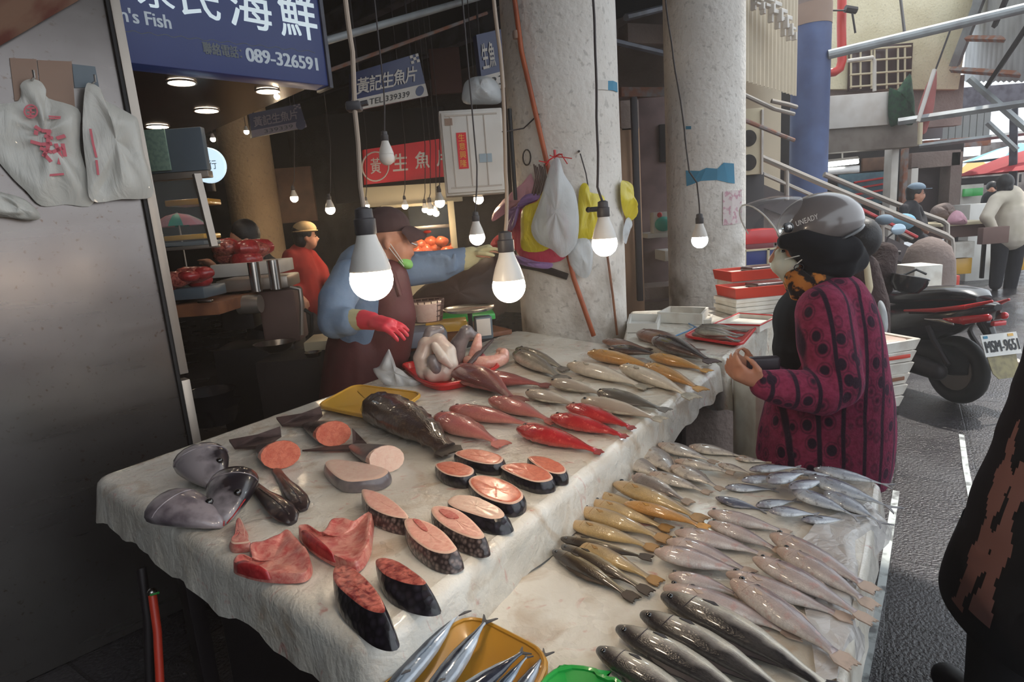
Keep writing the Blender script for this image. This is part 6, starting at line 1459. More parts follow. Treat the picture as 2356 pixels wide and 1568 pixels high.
mb.v = [Vector((v.x, v.y, max(v.z, cr.z - .018))) for v in mb.v]
figure(mb, 'cap_crown', M['capbrown'], T, .006, 3, world=True)
mb = MB(); R = []
for u in (0, .33, .66, 1.0):
    R.append([cr + f * (.07 + .03 * math.cos(a) + .085 * u * math.cos(a) ** .6) + sd * .088 * math.sin(a) * (1 - .1 * u) + UP * (.008 - .05 * u ** 1.4 - .03 * (1 - math.cos(a))) for a in [rad(-78 + 156 * i / 12) for i in range(13)]])
mb.loft(R, cap=False, closed=False); mb.loft([[p - UP * .009 for p in r] for r in R], cap=False, closed=False); part(mb, 'cap_peak', M['capbrown'], T, smooth=80)
mb = MB(); mb.ell(cr + f * .185 - UP * .03, (.02, .02, .008)); part(mb, 'cap_badge', M['orange'], T)
mb = MB(); mp = hc + f * .055 - UP * .108
mb.ell(mp, (.042, .055, .028), R3 @ Matrix.Rotation(rad(35), 4, 'Y')); figure(mb, 'face_mask', M['maskgreen'], T, .005, 2, world=True)
mb = MB(); ear = hc - f * .0 - sd * .082; mb.tube([ear, mp - sd * .05 - f * .0], .0022, 5); mb.tube([ear - UP * .03, mp - sd * .05 - UP * .015], .0022, 5); part(mb, 'mask_loop', M['plasticwhite'], T)
mb = MB(); mb.tube([hc + f * .105 + UP * .0 - sd * .05, hc + f * .1 - UP * .02 - sd * .055, hc + f * .12 - UP * .03 - sd * .04], .004, 6); part(mb, 'glasses', M['chrome'], T)
mb = MB(); mb.limb([D(790, 735, 2.47), D(838, 735, 2.43)], [.050, .042]); figure(mb, 'cream_cuff', M['glovecream'], T, .008, 2, world=True)
mb = MB(); mb.limb([D(836, 735, 2.43), D(856, 738, 2.41)], [.042, .038]); hand(mb, D(848, 737, 2.41), D(905, 750, 2.36) - D(848, 737, 2.41), (0, .2, -1), .205, .28, -1, .5); figure(mb, 'red_glove', M['glovered'], T, .0055, 2, world=True)
mb = MB(); mb.limb([D(1066, 596, 3.08), D(1085, 588, 3.08)], [.058, .048]); hand(mb, wrL, D(1128, 574, 3.08) - wrL, (0, -.2, -1), .20, .3, 1, .4); figure(mb, 'cream_glove', M['glovecream'], T, .006, 2, world=True)
# ---------------------------------------------------------------- customer
DC = 2.1; FC = Vector((-1, .05, 0)).normalized()
base = D(1885, 1090, DC); T = thing('person', 'person in grey helmet, black hat and magenta cardigan with black motifs beside the stall', 'person', (base.x, base.y, 0))
hc = D(1852, 572, DC)
mb = MB(); f, sd = headmesh(mb, hc, FC, 1.0)
wr, hd_ = D(1752, 882, 1.86), D(1718, 872, 1.86); wr2 = D(1745, 860, 2.0)
mb.limb([hc - UP * .06, D(1872, 660, DC), D(1885, 720, DC)], [.055, .058, .08]); mb.limb([D(1890, 740, DC), D(1895, 900, DC), D(1895, 1060, DC)], [.13, .14, .15])
mb.limb([D(1892, 725, 1.95), D(1915, 885, 1.88), wr], [.05, .045, .03]); mb.limb([D(1890, 725, 2.25), D(1880, 870, 2.2), wr2], [.05, .045, .03])
for q in (-1, 1): mb.limb([Vector((base.x, base.y + .09 * q, .55)), Vector((base.x - .01, base.y + .1 * q, .32)), Vector((base.x, base.y + .1 * q, .05)), Vector((base.x - .11, base.y + .1 * q, .03))], [.085, .06, .04, .03])
hand(mb, wr, D(1708, 862, 1.86) - wr, (0, .5, .6), .165, .55, 1); hand(mb, wr2, D(1712, 845, 2.0) - wr2, (0, -.6, .5), .165, .6, -1)
figure(mb, 'body', M['skin'], T, .0075, 2, world=True); face_dots(T, hc, f, sd, 1.0)
def slab(px, py, d, rx, ry, rz_=.05): return D(px, py, d), (rx, ry, rz_)
mb = MB(); rows = [(640, 1895, 62, .14), (680, 1905, 84, .17), (730, 1908, 96, .20), (790, 1908, 108, .21), (850, 1912, 114, .215), (920, 1905, 138, .22), (990, 1898, 152, .22), (1050, 1892, 155, .22), (1092, 1895, 140, .215)]
R = []
for y, x, hw, ry in rows:
    cc = D(x, y, DC); rx = hw * DC / FPX; R.append([cc + Vector((rx * math.cos(a), ry * math.sin(a), 0)) for a in [2 * math.pi * k / 28 for k in range(28)]])
mb.loft(R, cap=True); mb.ell(D(1900, 668, DC), (.115, .17, .07))
mb.limb([D(1893, 715, 1.96), D(1902, 790, 1.93), D(1922, 880, 1.88), D(1890, 905, 1.86), D(1800, 892, 1.86), D(1758, 884, 1.86)], [.088, .094, .088, .075, .064, .05], 16)
mb.limb([D(1890, 715, 2.24), D(1880, 800, 2.24), D(1860, 880, 2.2), D(1800, 880, 2.1), D(1760, 868, 2.02)], [.088, .09, .08, .06, .05], 14)
figure(mb, 'cardigan', M['cardigan'], T, .013, 4, world=True)
for q in (-1, 1):
    mb = MB(); mb.limb([Vector((base.x, base.y + .1 * q, .58)), Vector((base.x, base.y + .1 * q, .3)), Vector((base.x, base.y + .1 * q, .09))], [.11, .085, .07]); figure(mb, 'trouser_leg', M['trouserdark'], T, .014, 2, world=True)
    mb = MB(); mb.limb([Vector((base.x + .04, base.y + .1 * q, .045)), Vector((base.x - .13, base.y + .1 * q, .035))], [.048, .040]); figure(mb, 'shoe', M['black'], T, .01, 2, world=True)
mb = MB(); mb.ell(D(1852, 740, DC), (.105, .135, .13)); mb.ell(D(1846, 800, DC), (.10, .12, .12)); mb.limb([D(1868, 650, DC), D(1862, 700, DC)], [.068, .085]); figure(mb, 'inner_top', M['felt'], T, .012, 2, world=True)
# helmet: shell, band, visor, screw, letters
hs = D(1886, 516, DC); t_ = Matrix.Rotation(rad(-8), 4, 'Y')
mb = MB(); b = bmesh.new(); bmesh.ops.create_uvsphere(b, u_segments=36, v_segments=24, radius=1)
for v in b.verts:
    x, y, z = v.co
    v.co = Vector((x * .142, y * .122, (z * .108 if z > 0 else z * .085)))
bmesh.ops.bisect_plane(b, geom=b.verts[:] + b.edges[:] + b.faces[:], plane_co=(0, 0, -.055), plane_no=(.22, 0, -1), clear_outer=True)
mb.bm(b, Matrix.Translation(hs) @ t_)
part(mb, 'helmet_shell', M['helmet'], T, smooth=60)
mb = MB(); rim = [hs + t_ @ Vector((.132 * math.cos(a), .114 * math.sin(a), -.052 + .028 * math.cos(a))) for a in [2 * math.pi * k / 36 for k in range(37)]]; mb.tube(rim, .007, 8); part(mb, 'helmet_rim', M['blackgloss'], T)
mb = MB(); R = []
for i in range(7):
    u = i / 6; row = []
    for j in range(15):
        a = rad(-88 + 176 * j / 14); fr = D(1830, 450, DC).lerp(D(1714, 471, DC), u) + UP * .012 * math.sin(math.pi * u); hg = D(1818, 508, DC - .125).lerp(D(1796, 546, DC - .125), u)
        p = hg.lerp(fr, math.cos(a) ** .8); row.append(Vector((p.x, hs.y + .128 * math.sin(a), p.z)))
    R.append(row)
mb.loft(R, cap=False, closed=False); part(mb, 'visor', M['visor'], T, smooth=80)
mb = MB(); edge = R[-1]; mb.tube(edge, .0028, 6); mb.tube([r[0] for r in R], .0022, 6); part(mb, 'visor_edge', M['plasticwhite'], T)
sc = D(1813, 523, DC - .128); mb = MB(); mb.lathe([(.017, -.006), (.017, .006), (.012, .008)], 18, Matrix.Translation(sc) @ Matrix.Rotation(rad(90), 4, 'X')); part(mb, 'visor_hinge', M['blackgloss'], T)
mb = MB(); mb.lathe([(.009, .006), (.009, .010), (.004, .012)], 14, Matrix.Translation(sc) @ Matrix.Rotation(rad(90), 4, 'X')); part(mb, 'hinge_screw', M['chrome'], T)
text('UNEADY', 'helmet_lettering', D(1832, 521, DC - .132), Vector((.95, .02, .26)), Vector((-.18, .22, .95)), .075, .017, M['signdim'] if False else M['white'], T, .003)
# black hat cloth under the helmet
mb = MB()
mb.limb([D(1806, 556, DC - .06), D(1850, 552, DC - .09), D(1900, 575, DC - .10), D(1950, 575, DC - .08), D(1972, 580, DC)], [.027, .036, .05, .05, .03], 12)
mb.limb([D(1835, 575, DC - .06), D(1880, 600, DC - .07), D(1930, 610, DC - .06), D(1968, 598, DC)], [.03, .05, .058, .045], 12)
mb.limb([D(1890, 620, DC - .04), D(1930, 622, DC - .03)], [.05, .045]); mb.ell(D(1895, 590, DC), (.105, .10, .06))
mb.limb([D(1812, 548, DC + .07), D(1850, 550, DC + .09), D(1920, 580, DC + .09)], [.02, .03, .045], 12)
figure(mb, 'hat_brim', M['felt'], T, .008, 3, world=True)
mb = MB(); mb.limb([D(1797, 586, DC), D(1800, 606, DC), D(1816, 630, DC)], [.027, .042, .034]); mb.ell(D(1812, 608, DC), (.036, .060, .042)); figure(mb, 'face_mask', M['maskwhite'], T, .006, 2, world=True)
mb = MB(); mb.tube([D(1806, 596, DC - .06), D(1830, 590, DC - .085), D(1856, 584, DC - .085)], .002, 5); mb.tube([D(1812, 624, DC - .06), D(1834, 606, DC - .085), D(1856, 588, DC - .085)], .002, 5); part(mb, 'mask_loop', M['plasticwhite'], T)
mb = MB(); mb.limb([D(1835, 640, DC - .04), D(1850, 665, DC - .04), D(1842, 690, DC - .03)], [.045, .05, .035]); mb.limb([D(1830, 640, DC + .04), D(1842, 670, DC + .04)], [.045, .045]); mb.limb([D(1870, 640, DC - .07), D(1910, 640, DC - .05)], [.035, .04]); figure(mb, 'scarf', M['scarf'], T, .008, 3, world=True)
mb = MB(); q = D(1838, 615, DC - .085); mb.tube([q + Vector((.016 * math.cos(a), 0, .012 * math.sin(a))) for a in [2 * math.pi * k / 14 for k in range(15)]], .002, 6); mb.tube([q, D(1870, 640, DC - .11)], .002, 5); part(mb, 'glasses', M['dkmetal'], T)
mb = MB(); mb.limb([D(1724, 840, 1.9), D(1790, 836, 1.94)], [.02, .024]); q = figure(mb, 'purse_tmp', M['brownfur'], T, .006, 2, world=True)
bpy.data.objects.remove(q)
mb = MB(); mb.box(D(1756, 836, 1.93), (.105, .035, .05), -.1, .012, seg=3); t2 = solo(mb, 'purse', mat('dark_purse', c(52, 44, 52), .5), 'dark purse held open by the customer in magenta', 'purse')
mb = MB(); q = D(1700, 858, 1.88); mb.box(q, (.05, .004, .022), .3, .001, M=Matrix.Rotation(rad(-22), 4, 'Y')); solo(mb, 'banknote', mat('red_banknote', c(190, 84, 70), .7), 'red banknotes sticking out of the customer hand', 'money')
mb = MB(); q = D(1722, 900, 1.86); mb.ell(q, (.02, .015, .03)); 
# ---------------------------------------------------------------- person cut by the frame, black coat
DP = 1.36
cx0 = D(2600, 900, DP); T = thing('person', 'person in long black coat with rose pattern, cut by the picture edge', 'person', (cx0.x, cx0.y, 0))
def edge_x(py): 
    pts = [(560, 2440), (640, 2405), (810, 2352), (900, 2322), (1000, 2286), (1150, 2226), (1340, 2158)]
    return interp([p[0] for p in pts], [p[1] for p in pts], py)
mb = MB(); R = []; NJ = 288; rowsy = [560 + (1345 - 560) * i / 150 for i in range(151)]
for y in rowsy:
    e = D(edge_x(y), y, DP); h0 = math.hypot(cx0.x, cx0.y); rx = h0 * math.sin(max(.04, math.atan2(cx0.x, cx0.y) - math.atan2(e.x, e.y))); ry = rx; q_ = ray(edge_x(y), y); e = Vector((0, 0, EYE + q_.z * math.sqrt(h0 * h0 - rx * rx) / math.hypot(q_.x, q_.y)))
    R.append([Vector((cx0.x, cx0.y, e.z)) + Vector((-rx * math.cos(a), -ry * math.sin(a), .0)) + Vector((0, 0, -.02 * math.sin(2 * a) if y > 1200 else 0)) for a in [2 * math.pi * k / NJ for k in range(NJ)]])
mb.loft(R, cap=True)
for k, fc in enumerate(mb.f):
    i = min(150, k // NJ); j = k % NJ; a = 360 * (j + .5) / NJ; a = a - 360 if a > 180 else a; y = rowsy[i]
    if k < 150 * NJ:
        ctr_ = -9 + 2 * math.sin(y * .012); wd_ = 4.6 + 1.8 * math.sin(y * .043) + .9 * math.sin(y * .11)
        if 930 < y < 1318 and abs(a - ctr_) < wd_ * min(1, (y - 925) / 60): mb.mi[k] = 1
        if 1000 < y < 1300 and abs(a - 3) < 4 + 1.5 * math.sin(y * .05): mb.mi[k] = 1
part(mb, 'coat', [M['darkcoat'], M['rosecloth']], T, smooth=60)
mb = MB(); hc3 = Vector((cx0.x + .02, cx0.y, 1.56)); headmesh(mb, hc3, (-.3, 1, 0)); mb.limb([hc3 - UP * .06, hc3 - UP * .2, Vector((cx0.x, cx0.y, .8))], [.055, .06, .12])
for q in (-1, 1):
    mb.limb([Vector((cx0.x + .1 * q, cx0.y, .8)), Vector((cx0.x + .1 * q, cx0.y, .45)), Vector((cx0.x + .1 * q, cx0.y, .06)), Vector((cx0.x + .1 * q - .02, cx0.y + .12, .035))], [.085, .06, .045, .03])
    a_ = Vector((cx0.x + .08 * q, cx0.y, 1.22)); mb.limb([Vector((cx0.x, cx0.y, 1.32)), a_, a_ + Vector((.03 * q, 0, -.28)), a_ + Vector((.0, .02, -.5))], [.05, .045, .04, .03]); hand(mb, a_ + Vector((0, .02, -.5)), (0, 0.1, -1), (-q, 0, 0), .16, .3, q)
figure(mb, 'body', M['skin'], T, .012, 3, world=True)
xl = D(2228, 1450, DP).x
mb = MB()
for q in (0, 1): mb.limb([Vector((xl + .20 + .17 * q, cx0.y + .06, .54)), Vector((xl + .12 + .19 * q, cx0.y + .03, .30)), Vector((xl + .09 + .18 * q, cx0.y, .10))], [.088, .080, .072])
figure(mb, 'trousers', M['darkcoat'], T, .014, 3, world=True)
for q in (0, 1):
    mb = MB(); mb.limb([Vector((xl + .09 + .18 * q, cx0.y - .03, .05)), Vector((xl + .08 + .18 * q, cx0.y + .16, .04))], [.05, .042]); figure(mb, 'shoe', M['black'], T, .01, 2, world=True)
mb = MB(); mb.ell(hc3 + Vector((0, -.01, .04)), (.10, .115, .105)); figure(mb, 'hair', M['hair'], T, .012, 2, world=True)
# ---------------------------------------------------------------- smaller figures
def small_person(lab, d, head_px, head_r, fwd, torso, shoulders, arms, legs, cols, hair=True, capm=None, extra=None, peak=None):
    hc = D(*head_px, d); s = head_r * d / FPX / .1
    fw = Vector(fwd).normalized(); T = thing('person', lab, 'person', (hc.x, hc.y, 0)); mb = MB(); f, sd = headmesh(mb, hc, fw, s)
    tp = [D(x, y, d) for x, y, r in torso]; tr = [r * d / FPX for x, y, r in torso]
    mb.limb([hc - UP * .05 * s, tp[0]], [.05 * s, .055 * s]); mb.limb(tp, [r * .8 for r in tr])
    for a in arms: mb.limb([D(x, y, d + dd) for x, y, dd, r in a], [r * .6 * d / FPX for x, y, dd, r in a]); q = D(*a[-1][:2], d + a[-1][2]); q0 = D(*a[-2][:2], d + a[-2][2]); hand(mb, q, q - q0, (0, 0, -1), .17, .5, 1)
    lp = []
    for l in legs: mb.limb([D(x, y, d + dd) for x, y, dd, r in l], [r * .7 * d / FPX for x, y, dd, r in l])
    figure(mb, 'body', M['skin'], T, .014 * max(1, d / 5), 2, world=True)
    mb = MB(); mb.limb(tp, tr, 16)
    for a in arms: mb.limb([tp[0].lerp(D(a[0][0], a[0][1], d + a[0][2]), .4)] + [D(x, y, d + dd) for x, y, dd, r in a[:-1]] + [D(*a[-2][:2], d + a[-2][2]).lerp(D(*a[-1][:2], d + a[-1][2]), .8)], [tr[0] * .8] + [r * d / FPX for x, y, dd, r in a[:-1]] + [a[-1][3] * d / FPX], 10)
    figure(mb, 'jacket', M[cols[0]], T, .014 * max(1, d / 5), 3, world=True)
    if legs:
        mb = MB()
        for l in legs: mb.limb([D(x, y, d + dd) for x, y, dd, r in l], [r * d / FPX for x, y, dd, r in l], 10)
        figure(mb, 'trousers', M[cols[1]], T, .014 * max(1, d / 5), 2, world=True)
    R3 = Matrix(((f.x, sd.x, 0, 0), (f.y, sd.y, 0, 0), (0, 0, 1, 0), (0, 0, 0, 1)))
    if hair:
        mb = MB(); mb.ell(hc + UP * .04 * s - f * .022 * s, (.102 * s, .088 * s, .105 * s), R3); mb.ell(hc - UP * .02 * s - f * .05 * s, (.065 * s, .08 * s, .09 * s), R3); figure(mb, 'hair', M['hair'], T, .012, 2, world=True)
    if capm:
        mb = MB(); cr = hc + UP * .075 * s; mb.ell(cr, (.112 * s, .096 * s, .075 * s), R3); mb.v = [Vector((v.x, v.y, max(v.z, cr.z - .02 * s))) for v in mb.v]; figure(mb, 'cap', M[capm], T, .012, 2, world=True)
        if peak:
            mb = MB(); mb.prism([cr + f * (.08 + .10 * math.cos(rad(a))) * s + sd * .085 * s * math.sin(rad(a)) - UP * .012 * s for a in range(-80, 81, 16)], (0, 0, -.008)); part(mb, 'cap_peak', M[capm], T)
        else:
            mb = MB(); mb.ell(cr - UP * .02 * s, (.122 * s, .105 * s, .018 * s), R3); part(mb, 'cap_brim', M[capm], T)
    face_dots(T, hc, f, sd, s)
    return T
small_person('person in red jacket and beige cap turned towards the dark hall', 5.4, (703, 545), 24, (.9, .45, 0), [(690, 585, 26), (690, 630, 42), (700, 690, 46)], None,
    [[(668, 590, -.1, 18), (655, 640, -.15, 17), (690, 680, -.2, 13)], [(715, 590, .1, 17), (740, 620, .1, 16), (752, 650, .0, 13)]], [[(690, 700, .05, 26), (720, 760, -.2, 22), (715, 860, -.2, 16)], [(705, 700, .2, 26), (735, 760, 0, 22), (730, 860, 0, 16)]], ('redjacket', 'trouserdark'), True, 'beigecap')
small_person('person with black hair bending over the heap of red meat', 4.3, (560, 552), 32, (-.75, -.5, -.2), [(585, 588, 30), (600, 640, 44), (605, 720, 46)], None,
    [[(560, 610, -.12, 20), (525, 640, -.2, 17), (500, 620, -.25, 12)], [(625, 610, .1, 20), (630, 660, .05, 17), (600, 680, -.1, 12)]], [[(600, 730, 0, 30), (590, 860, 0, 24), (590, 960, 0, 18)], [(625, 730, .1, 30), (620, 860, .1, 24), (620, 960, .1, 18)]], ('trouserdark', 'trouserdark'), True)
small_person('standing person in pale beige jacket and dark trousers, back turned, far down the aisle', 8.4, (2312, 428), 19, (.6, .8, 0), [(2322, 452, 26), (2322, 490, 38), (2322, 538, 38)], None,
    [[(2292, 460, -.1, 15), (2270, 500, -.15, 14), (2290, 535, -.2, 10)], [(2352, 460, .1, 15), (2368, 505, .1, 14), (2360, 540, 0, 10)]], [[(2303, 545, 0, 19), (2298, 600, 0, 16), (2290, 655, 0, 13)], [(2338, 545, .05, 19), (2335, 600, .05, 16), (2322, 668, .05, 13)]], ('beigejacket', 'trouserdark'), True, None)
small_person('person in blue grey cap and dark clothes sitting behind the stair rail', 7.6, (2107, 446), 17, (.85, -.4, 0), [(2095, 474, 16), (2092, 500, 24), (2095, 530, 26)], None,
    [[(2080, 480, -.1, 11), (2078, 505, -.15, 10), (2115, 520, -.2, 7)], [(2110, 480, .1, 11), (2122, 505, .05, 10), (2130, 520, -.1, 7)]], [[(2095, 540, 0, 17), (2130, 560, -.1, 14), (2130, 620, -.1, 10)], [(2100, 540, .2, 17), (2140, 560, .1, 14), (2140, 620, .1, 10)]], ('trouserdark', 'trouserdark'), True, 'greycap', peak=True)
# ================================================================== the aisle side: scooter, stairs, far buildings
# foam trays stack right behind the customer
pf = D(2014, 880, 2.75)
mb = MB(); mb.box((pf.x - .06, pf.y + .14, .22), (.16, .2, .44), .25, .01); solo(mb, 'stand', M['dkmetal'], 'dark stand under the foam trays behind the customer', 'stand')
zz = .44
for k in range(6):
    t = thing('foam_tray', ['lowest white foam tray behind the customer', 'second lowest white foam tray behind the customer', 'third white foam tray behind the customer, with brown stain', 'fourth white foam tray behind the customer', 'fifth white foam tray behind the customer, with red stripe', 'topmost foam tray behind the customer, holding pinkish slices'][k], 'tray', (pf.x + .004 * (k % 2) + .012 * (k - 2), pf.y + .12, zz), .2 + .04 * (k % 3), 'foam trays behind the customer')
    mb = MB(); w0 = .135
    mb.loft([[Vector((sx * a, sy * a * 1.15, z)) for sx, sy in ((-1, -1), (1, -1), (1, 1), (-1, 1))] for a, z in ((w0 - .012, 0), (w0, .05), (w0 - .006, .054), (w0 - .02, .05), (w0 - .03, .012))]); part(mb, 'body', M['foam'], t, world=False, smooth=40)
    if k in (2, 4): mb = MB(); mb.box((0, -w0 * 1.15 + .002, .03), (.2, .006, .018), 0, .002); part(mb, 'stain', M['wood' if k == 2 else 'orange'], t, world=False)
    if k == 5: mb = MB(); mb.box((0, 0, .035), (.2, .24, .03), 0, .012); part(mb, 'pink_slices', M['palemeat'], t, world=False)
    zz += .055
# ---------------------------------------------------------------- scooter
rw = P(2196, 925, 0); rz = rad(98)
T = thing('scooter', 'black motor scooter with red stripe and white number plate parked in the aisle', 'scooter', (rw.x, rw.y, 0), rz)
def sp(name, mb, m, **k): return part(mb, name, M[m], T, world=False, **k)
def wheel(x, nm):
    mb = MB(); MX = Matrix.Translation((x, 0, .235)) @ Matrix.Rotation(rad(90), 4, 'X'); R = []
    for i in range(33):
        a = 2 * math.pi * i / 32; R.append([MX @ Vector(((.185 + .05 * math.cos(b)) * math.cos(a), (.185 + .05 * math.cos(b)) * math.sin(a), .05 * math.sin(b))) for b in [2 * math.pi * k / 12 for k in range(12)]])
    mb.loft(R, cap=False); o = sp(nm, mb, 'black')
    mb = MB(); mb.lathe([(.03, -.045), (.14, -.03), (.15, 0), (.14, .03), (.03, .045)], 20, MX); h = part(mb, 'hub', M['alu'], o, world=False); return o
wheel(0, 'rear_wheel'); wheel(1.22, 'front_wheel')
def ringloft(rows, n=18, e=2.6):
    """rows: x, zc, half width, half height -> superellipse rings along x"""
    R = []
    for x, z, w, h in rows:
        r = []
        for k in range(n):
            a = 2 * math.pi * k / n; cx_, sx_ = math.cos(a), math.sin(a)
            r.append(Vector((x, w * math.copysign(abs(cx_) ** (2 / e), cx_), z + h * math.copysign(abs(sx_) ** (2 / e), sx_))))
        R.append(r)
    mb = MB(); mb.loft(R); return mb
sp('seat', ringloft([(-.16, .745, .06, .02), (-.10, .755, .11, .045), (.05, .752, .135, .06), (.25, .725, .15, .065), (.42, .695, .14, .06), (.55, .685, .12, .055), (.62, .67, .08, .03)]), 'blackgloss')
sp('tail_body', ringloft([(-.26, .70, .03, .02), (-.20, .67, .09, .06), (-.05, .61, .14, .10), (.15, .55, .16, .13), (.40, .50, .16, .15), (.60, .46, .14, .16), (.70, .42, .10, .14)]), 'blackgloss')
sp('engine_case', ringloft([(-.12, .28, .05, .06), (-.02, .30, .13, .10), (.2, .31, .15, .11), (.5, .32, .12, .10), (.66, .30, .06, .08)]), 'black')
mb = MB(); mb.box((.80, 0, .30), (.42, .30, .07), 0, .02); sp('floorboard', mb, 'blackgloss')
sp('front_shield', ringloft([(.96, .52, .15, .26), (1.02, .58, .20, .32), (1.09, .64, .17, .28), (1.14, .72, .08, .16)]), 'blackgloss')
mb = MB(); mb.limb([(1.20, 0, .26), (1.13, 0, .55), (1.04, 0, .92)], [.035, .04, .04]); sp('fork', mb, 'dkmetal')
sp('front_mudguard', ringloft([(1.02, .40, .05, .02), (1.1, .47, .07, .04), (1.22, .49, .07, .04), (1.36, .44, .06, .03)]), 'blackgloss')
mb = MB(); mb.tube([(.92, .33, .97), (1.0, .2, .99), (1.05, 0, .96), (1.0, -.2, .99), (.92, -.33, .97)], .016, 8); hb = sp('handlebar', mb, 'dkmetal')
sp('headlight_shell', ringloft([(.95, .98, .10, .05), (1.03, .98, .14, .08), (1.14, .94, .10, .07), (1.18, .92, .05, .03)]), 'blackgloss')
for s_ in (-1, 1):
    mb = MB(); mb.tube([(.97, .22 * s_, 1.0), (.98, .26 * s_, 1.10), (.96, .30 * s_, 1.14)], .007, 6); o = sp('mirror', mb, 'dkmetal')
    mb = MB(); mb.ell((.955, .33 * s_, 1.16), (.012, .07, .045)); part(mb, 'mirror_glass', mat('mirror_glass', c(176, 196, 210), .1, .6), o, world=False)
for s_ in (-1, 1):
    mb = MB(); mb.limb([(.30, .158 * s_, .62), (.05, .155 * s_, .655), (-.15, .125 * s_, .70), (-.27, .06 * s_, .745)], [.008, .016, .016, .008], 10); sp('red_stripe', mb, 'red')
    mb = MB(); mb.limb([(-.02, .145 * s_, .60), (-.14, .12 * s_, .61), (-.25, .06 * s_, .64)], [.012, .03, .024], 10); sp('tail_lens', mb, 'lens')
    mb = MB(); mb.limb([(.12, .158 * s_, .585), (.0, .15 * s_, .59), (-.08, .14 * s_, .58)], [.006, .018, .014], 10); sp('turn_signal', mb, 'chrome')
    mb = MB(); mb.tube([(-.08, .15 * s_, .30), (.05, .15 * s_, .45), (.10, .15 * s_, .54)], .018, 8); sp('shock_absorber', mb, 'dkmetal')
mb = MB(); mb.limb([(-.16, 0, .62), (-.22, 0, .52), (-.24, 0, .40)], [.05, .035, .03]); sp('plate_bracket', mb, 'blackgloss')
mb = MB(); mb.limb([(-.05, -.17, .27), (-.25, -.17, .30), (-.30, -.17, .31)], [.045, .05, .03]); sp('exhaust', mb, 'alu')
mb = MB(); mb.limb([(.2, .17, .26), (-.02, .17, .245)], [.07, .06]); sp('transmission_case', mb, 'dkmetal')
TM = WM[T.name]
pn = (Vector((-1, 0, .38))).normalized()
def plate(ctr, wd, ht, nm, m, th=.004, rnd=False):
    u = Vector((0, -1, 0)); v = pn.cross(u); v = v if v.z > 0 else -v; mb = MB()
    mb.prism([ctr + u * wd / 2 * a + v * ht / 2 * b for a, b in (((-1, -1), (1, -1), (1, 1), (-1, 1)) if not rnd else ((-.6, -1), (.6, -1), (.9, -.5), (1, 1), (-1, 1), (-.9, -.5)))], -pn * th)
    return part(mb, nm, m, T, world=False, smooth=0), u, v
pc_ = Vector((-.30, 0, .47)); o, u, v = plate(pc_, .26, .14, 'number_plate', M['plasticwhite'])
uw, vw = TM.to_3x3() @ u, TM.to_3x3() @ v
text('MSM-9651', 'plate_number', TM @ (pc_ - u * .118 - v * .045 + pn * .003), uw, vw, .236, .072, M['plateink'], T, .001, bold=.012)
mb = MB(); mb.prism([pc_ + u * a + v * b + pn * .003 for a, b in ((-.115, .045), (-.085, .045), (-.085, .062), (-.115, .062))], -pn * .002); part(mb, 'blue_sticker', M['paper'], T, world=False, smooth=0)
mb = MB(); mb.prism([pc_ + u * a + v * b + pn * .003 for a, b in ((.06, .045), (.10, .045), (.10, .062), (.06, .062))], -pn * .002); part(mb, 'yellow_sticker', M['yellow'], T, world=False, smooth=0)
plate(Vector((-.335, 0, .335)), .21, .15, 'mud_flap', mat('yellowed_mud_flap', c(150, 138, 96), .5, col2=c(122, 112, 80), ns=22), .004, True)
mb = MB(); mb.box((-.27, 0, .60), (.03, .09, .03), 0, .006); sp('rear_reflector', mb, 'lens')
mb = MB(); q = rw + Vector((0, 0, 0))
# things hung on the scooter
t = thing('handle_cover', 'dark brown quilted handle cover on the scooter handlebar', 'handle cover', tuple(D(2028, 668, 4.1))); mb = MB(); mb.limb([D(2035, 585, 4.1), D(2022, 620, 4.08), D(2030, 660, 4.06)], [.085, .105, .07]); figure(mb, 'cover', M['brownfur'], t, .012, 3, world=True)
t = thing('hanging_helmet', 'dark open helmet hanging upside down by the brown handle cover', 'helmet', tuple(D(2098, 676, 3.9))); q = D(2095, 636, 3.9); mb = MB(); mb.lathe([(.01, -.115), (.07, -.10), (.105, -.05), (.112, 0), (.108, .004), (.10, 0), (.09, -.04), (.02, -.09)], 24, Matrix.Translation(q) @ Matrix.Rotation(rad(14), 4, 'Y')); part(mb, 'shell', M['blackgloss'], t)
mb = MB(); mb.tube([q + Vector((-.1, -.02, 0)), q + Vector((0, -.05, .05)), q + Vector((.1, 0, .01))], .008, 6); part(mb, 'strap', M['black'], t)
mb = MB(); pillow(mb, [D(x, y, 3.2) for x, y in ((2008, 690), (2024, 684), (2036, 710), (2036, 760), (2018, 800), (2006, 770))], (0, -1, 0), .05, 61, .02, 1.0); solo(mb, 'plastic_bag', M['bagclear'], 'pale plastic bag hanging between the customer shoulder and the scooter', 'plastic bag')
t = thing('person', 'person in brown and cream clothes mostly hidden behind the customer helmet', 'person', tuple(flat(0)(D(1985, 640, 3.3)))); q = D(1972, 560, 3.3)
mb = MB(); headmesh(mb, q, (-.4, .9, 0), .95); mb.limb([q - UP * .05, D(1975, 640, 3.3), D(1980, 760, 3.3), D(1980, 860, 3.3)], [.05, .10, .12, .12])
for s_ in (-1, 1): mb.limb([Vector((q.x + .09 * s_, q.y, .7)), Vector((q.x + .09 * s_, q.y, .4)), Vector((q.x + .09 * s_, q.y, .04))], [.08, .06, .05])
figure(mb, 'body', M['skin'], t, .014, 2, world=True)
mb = MB(); mb.limb([D(1978, 622, 3.3), D(1984, 700, 3.3), D(1984, 830, 3.3)], [.10, .135, .14]); figure(mb, 'jacket', M['brownfur'], t, .014, 3, world=True)
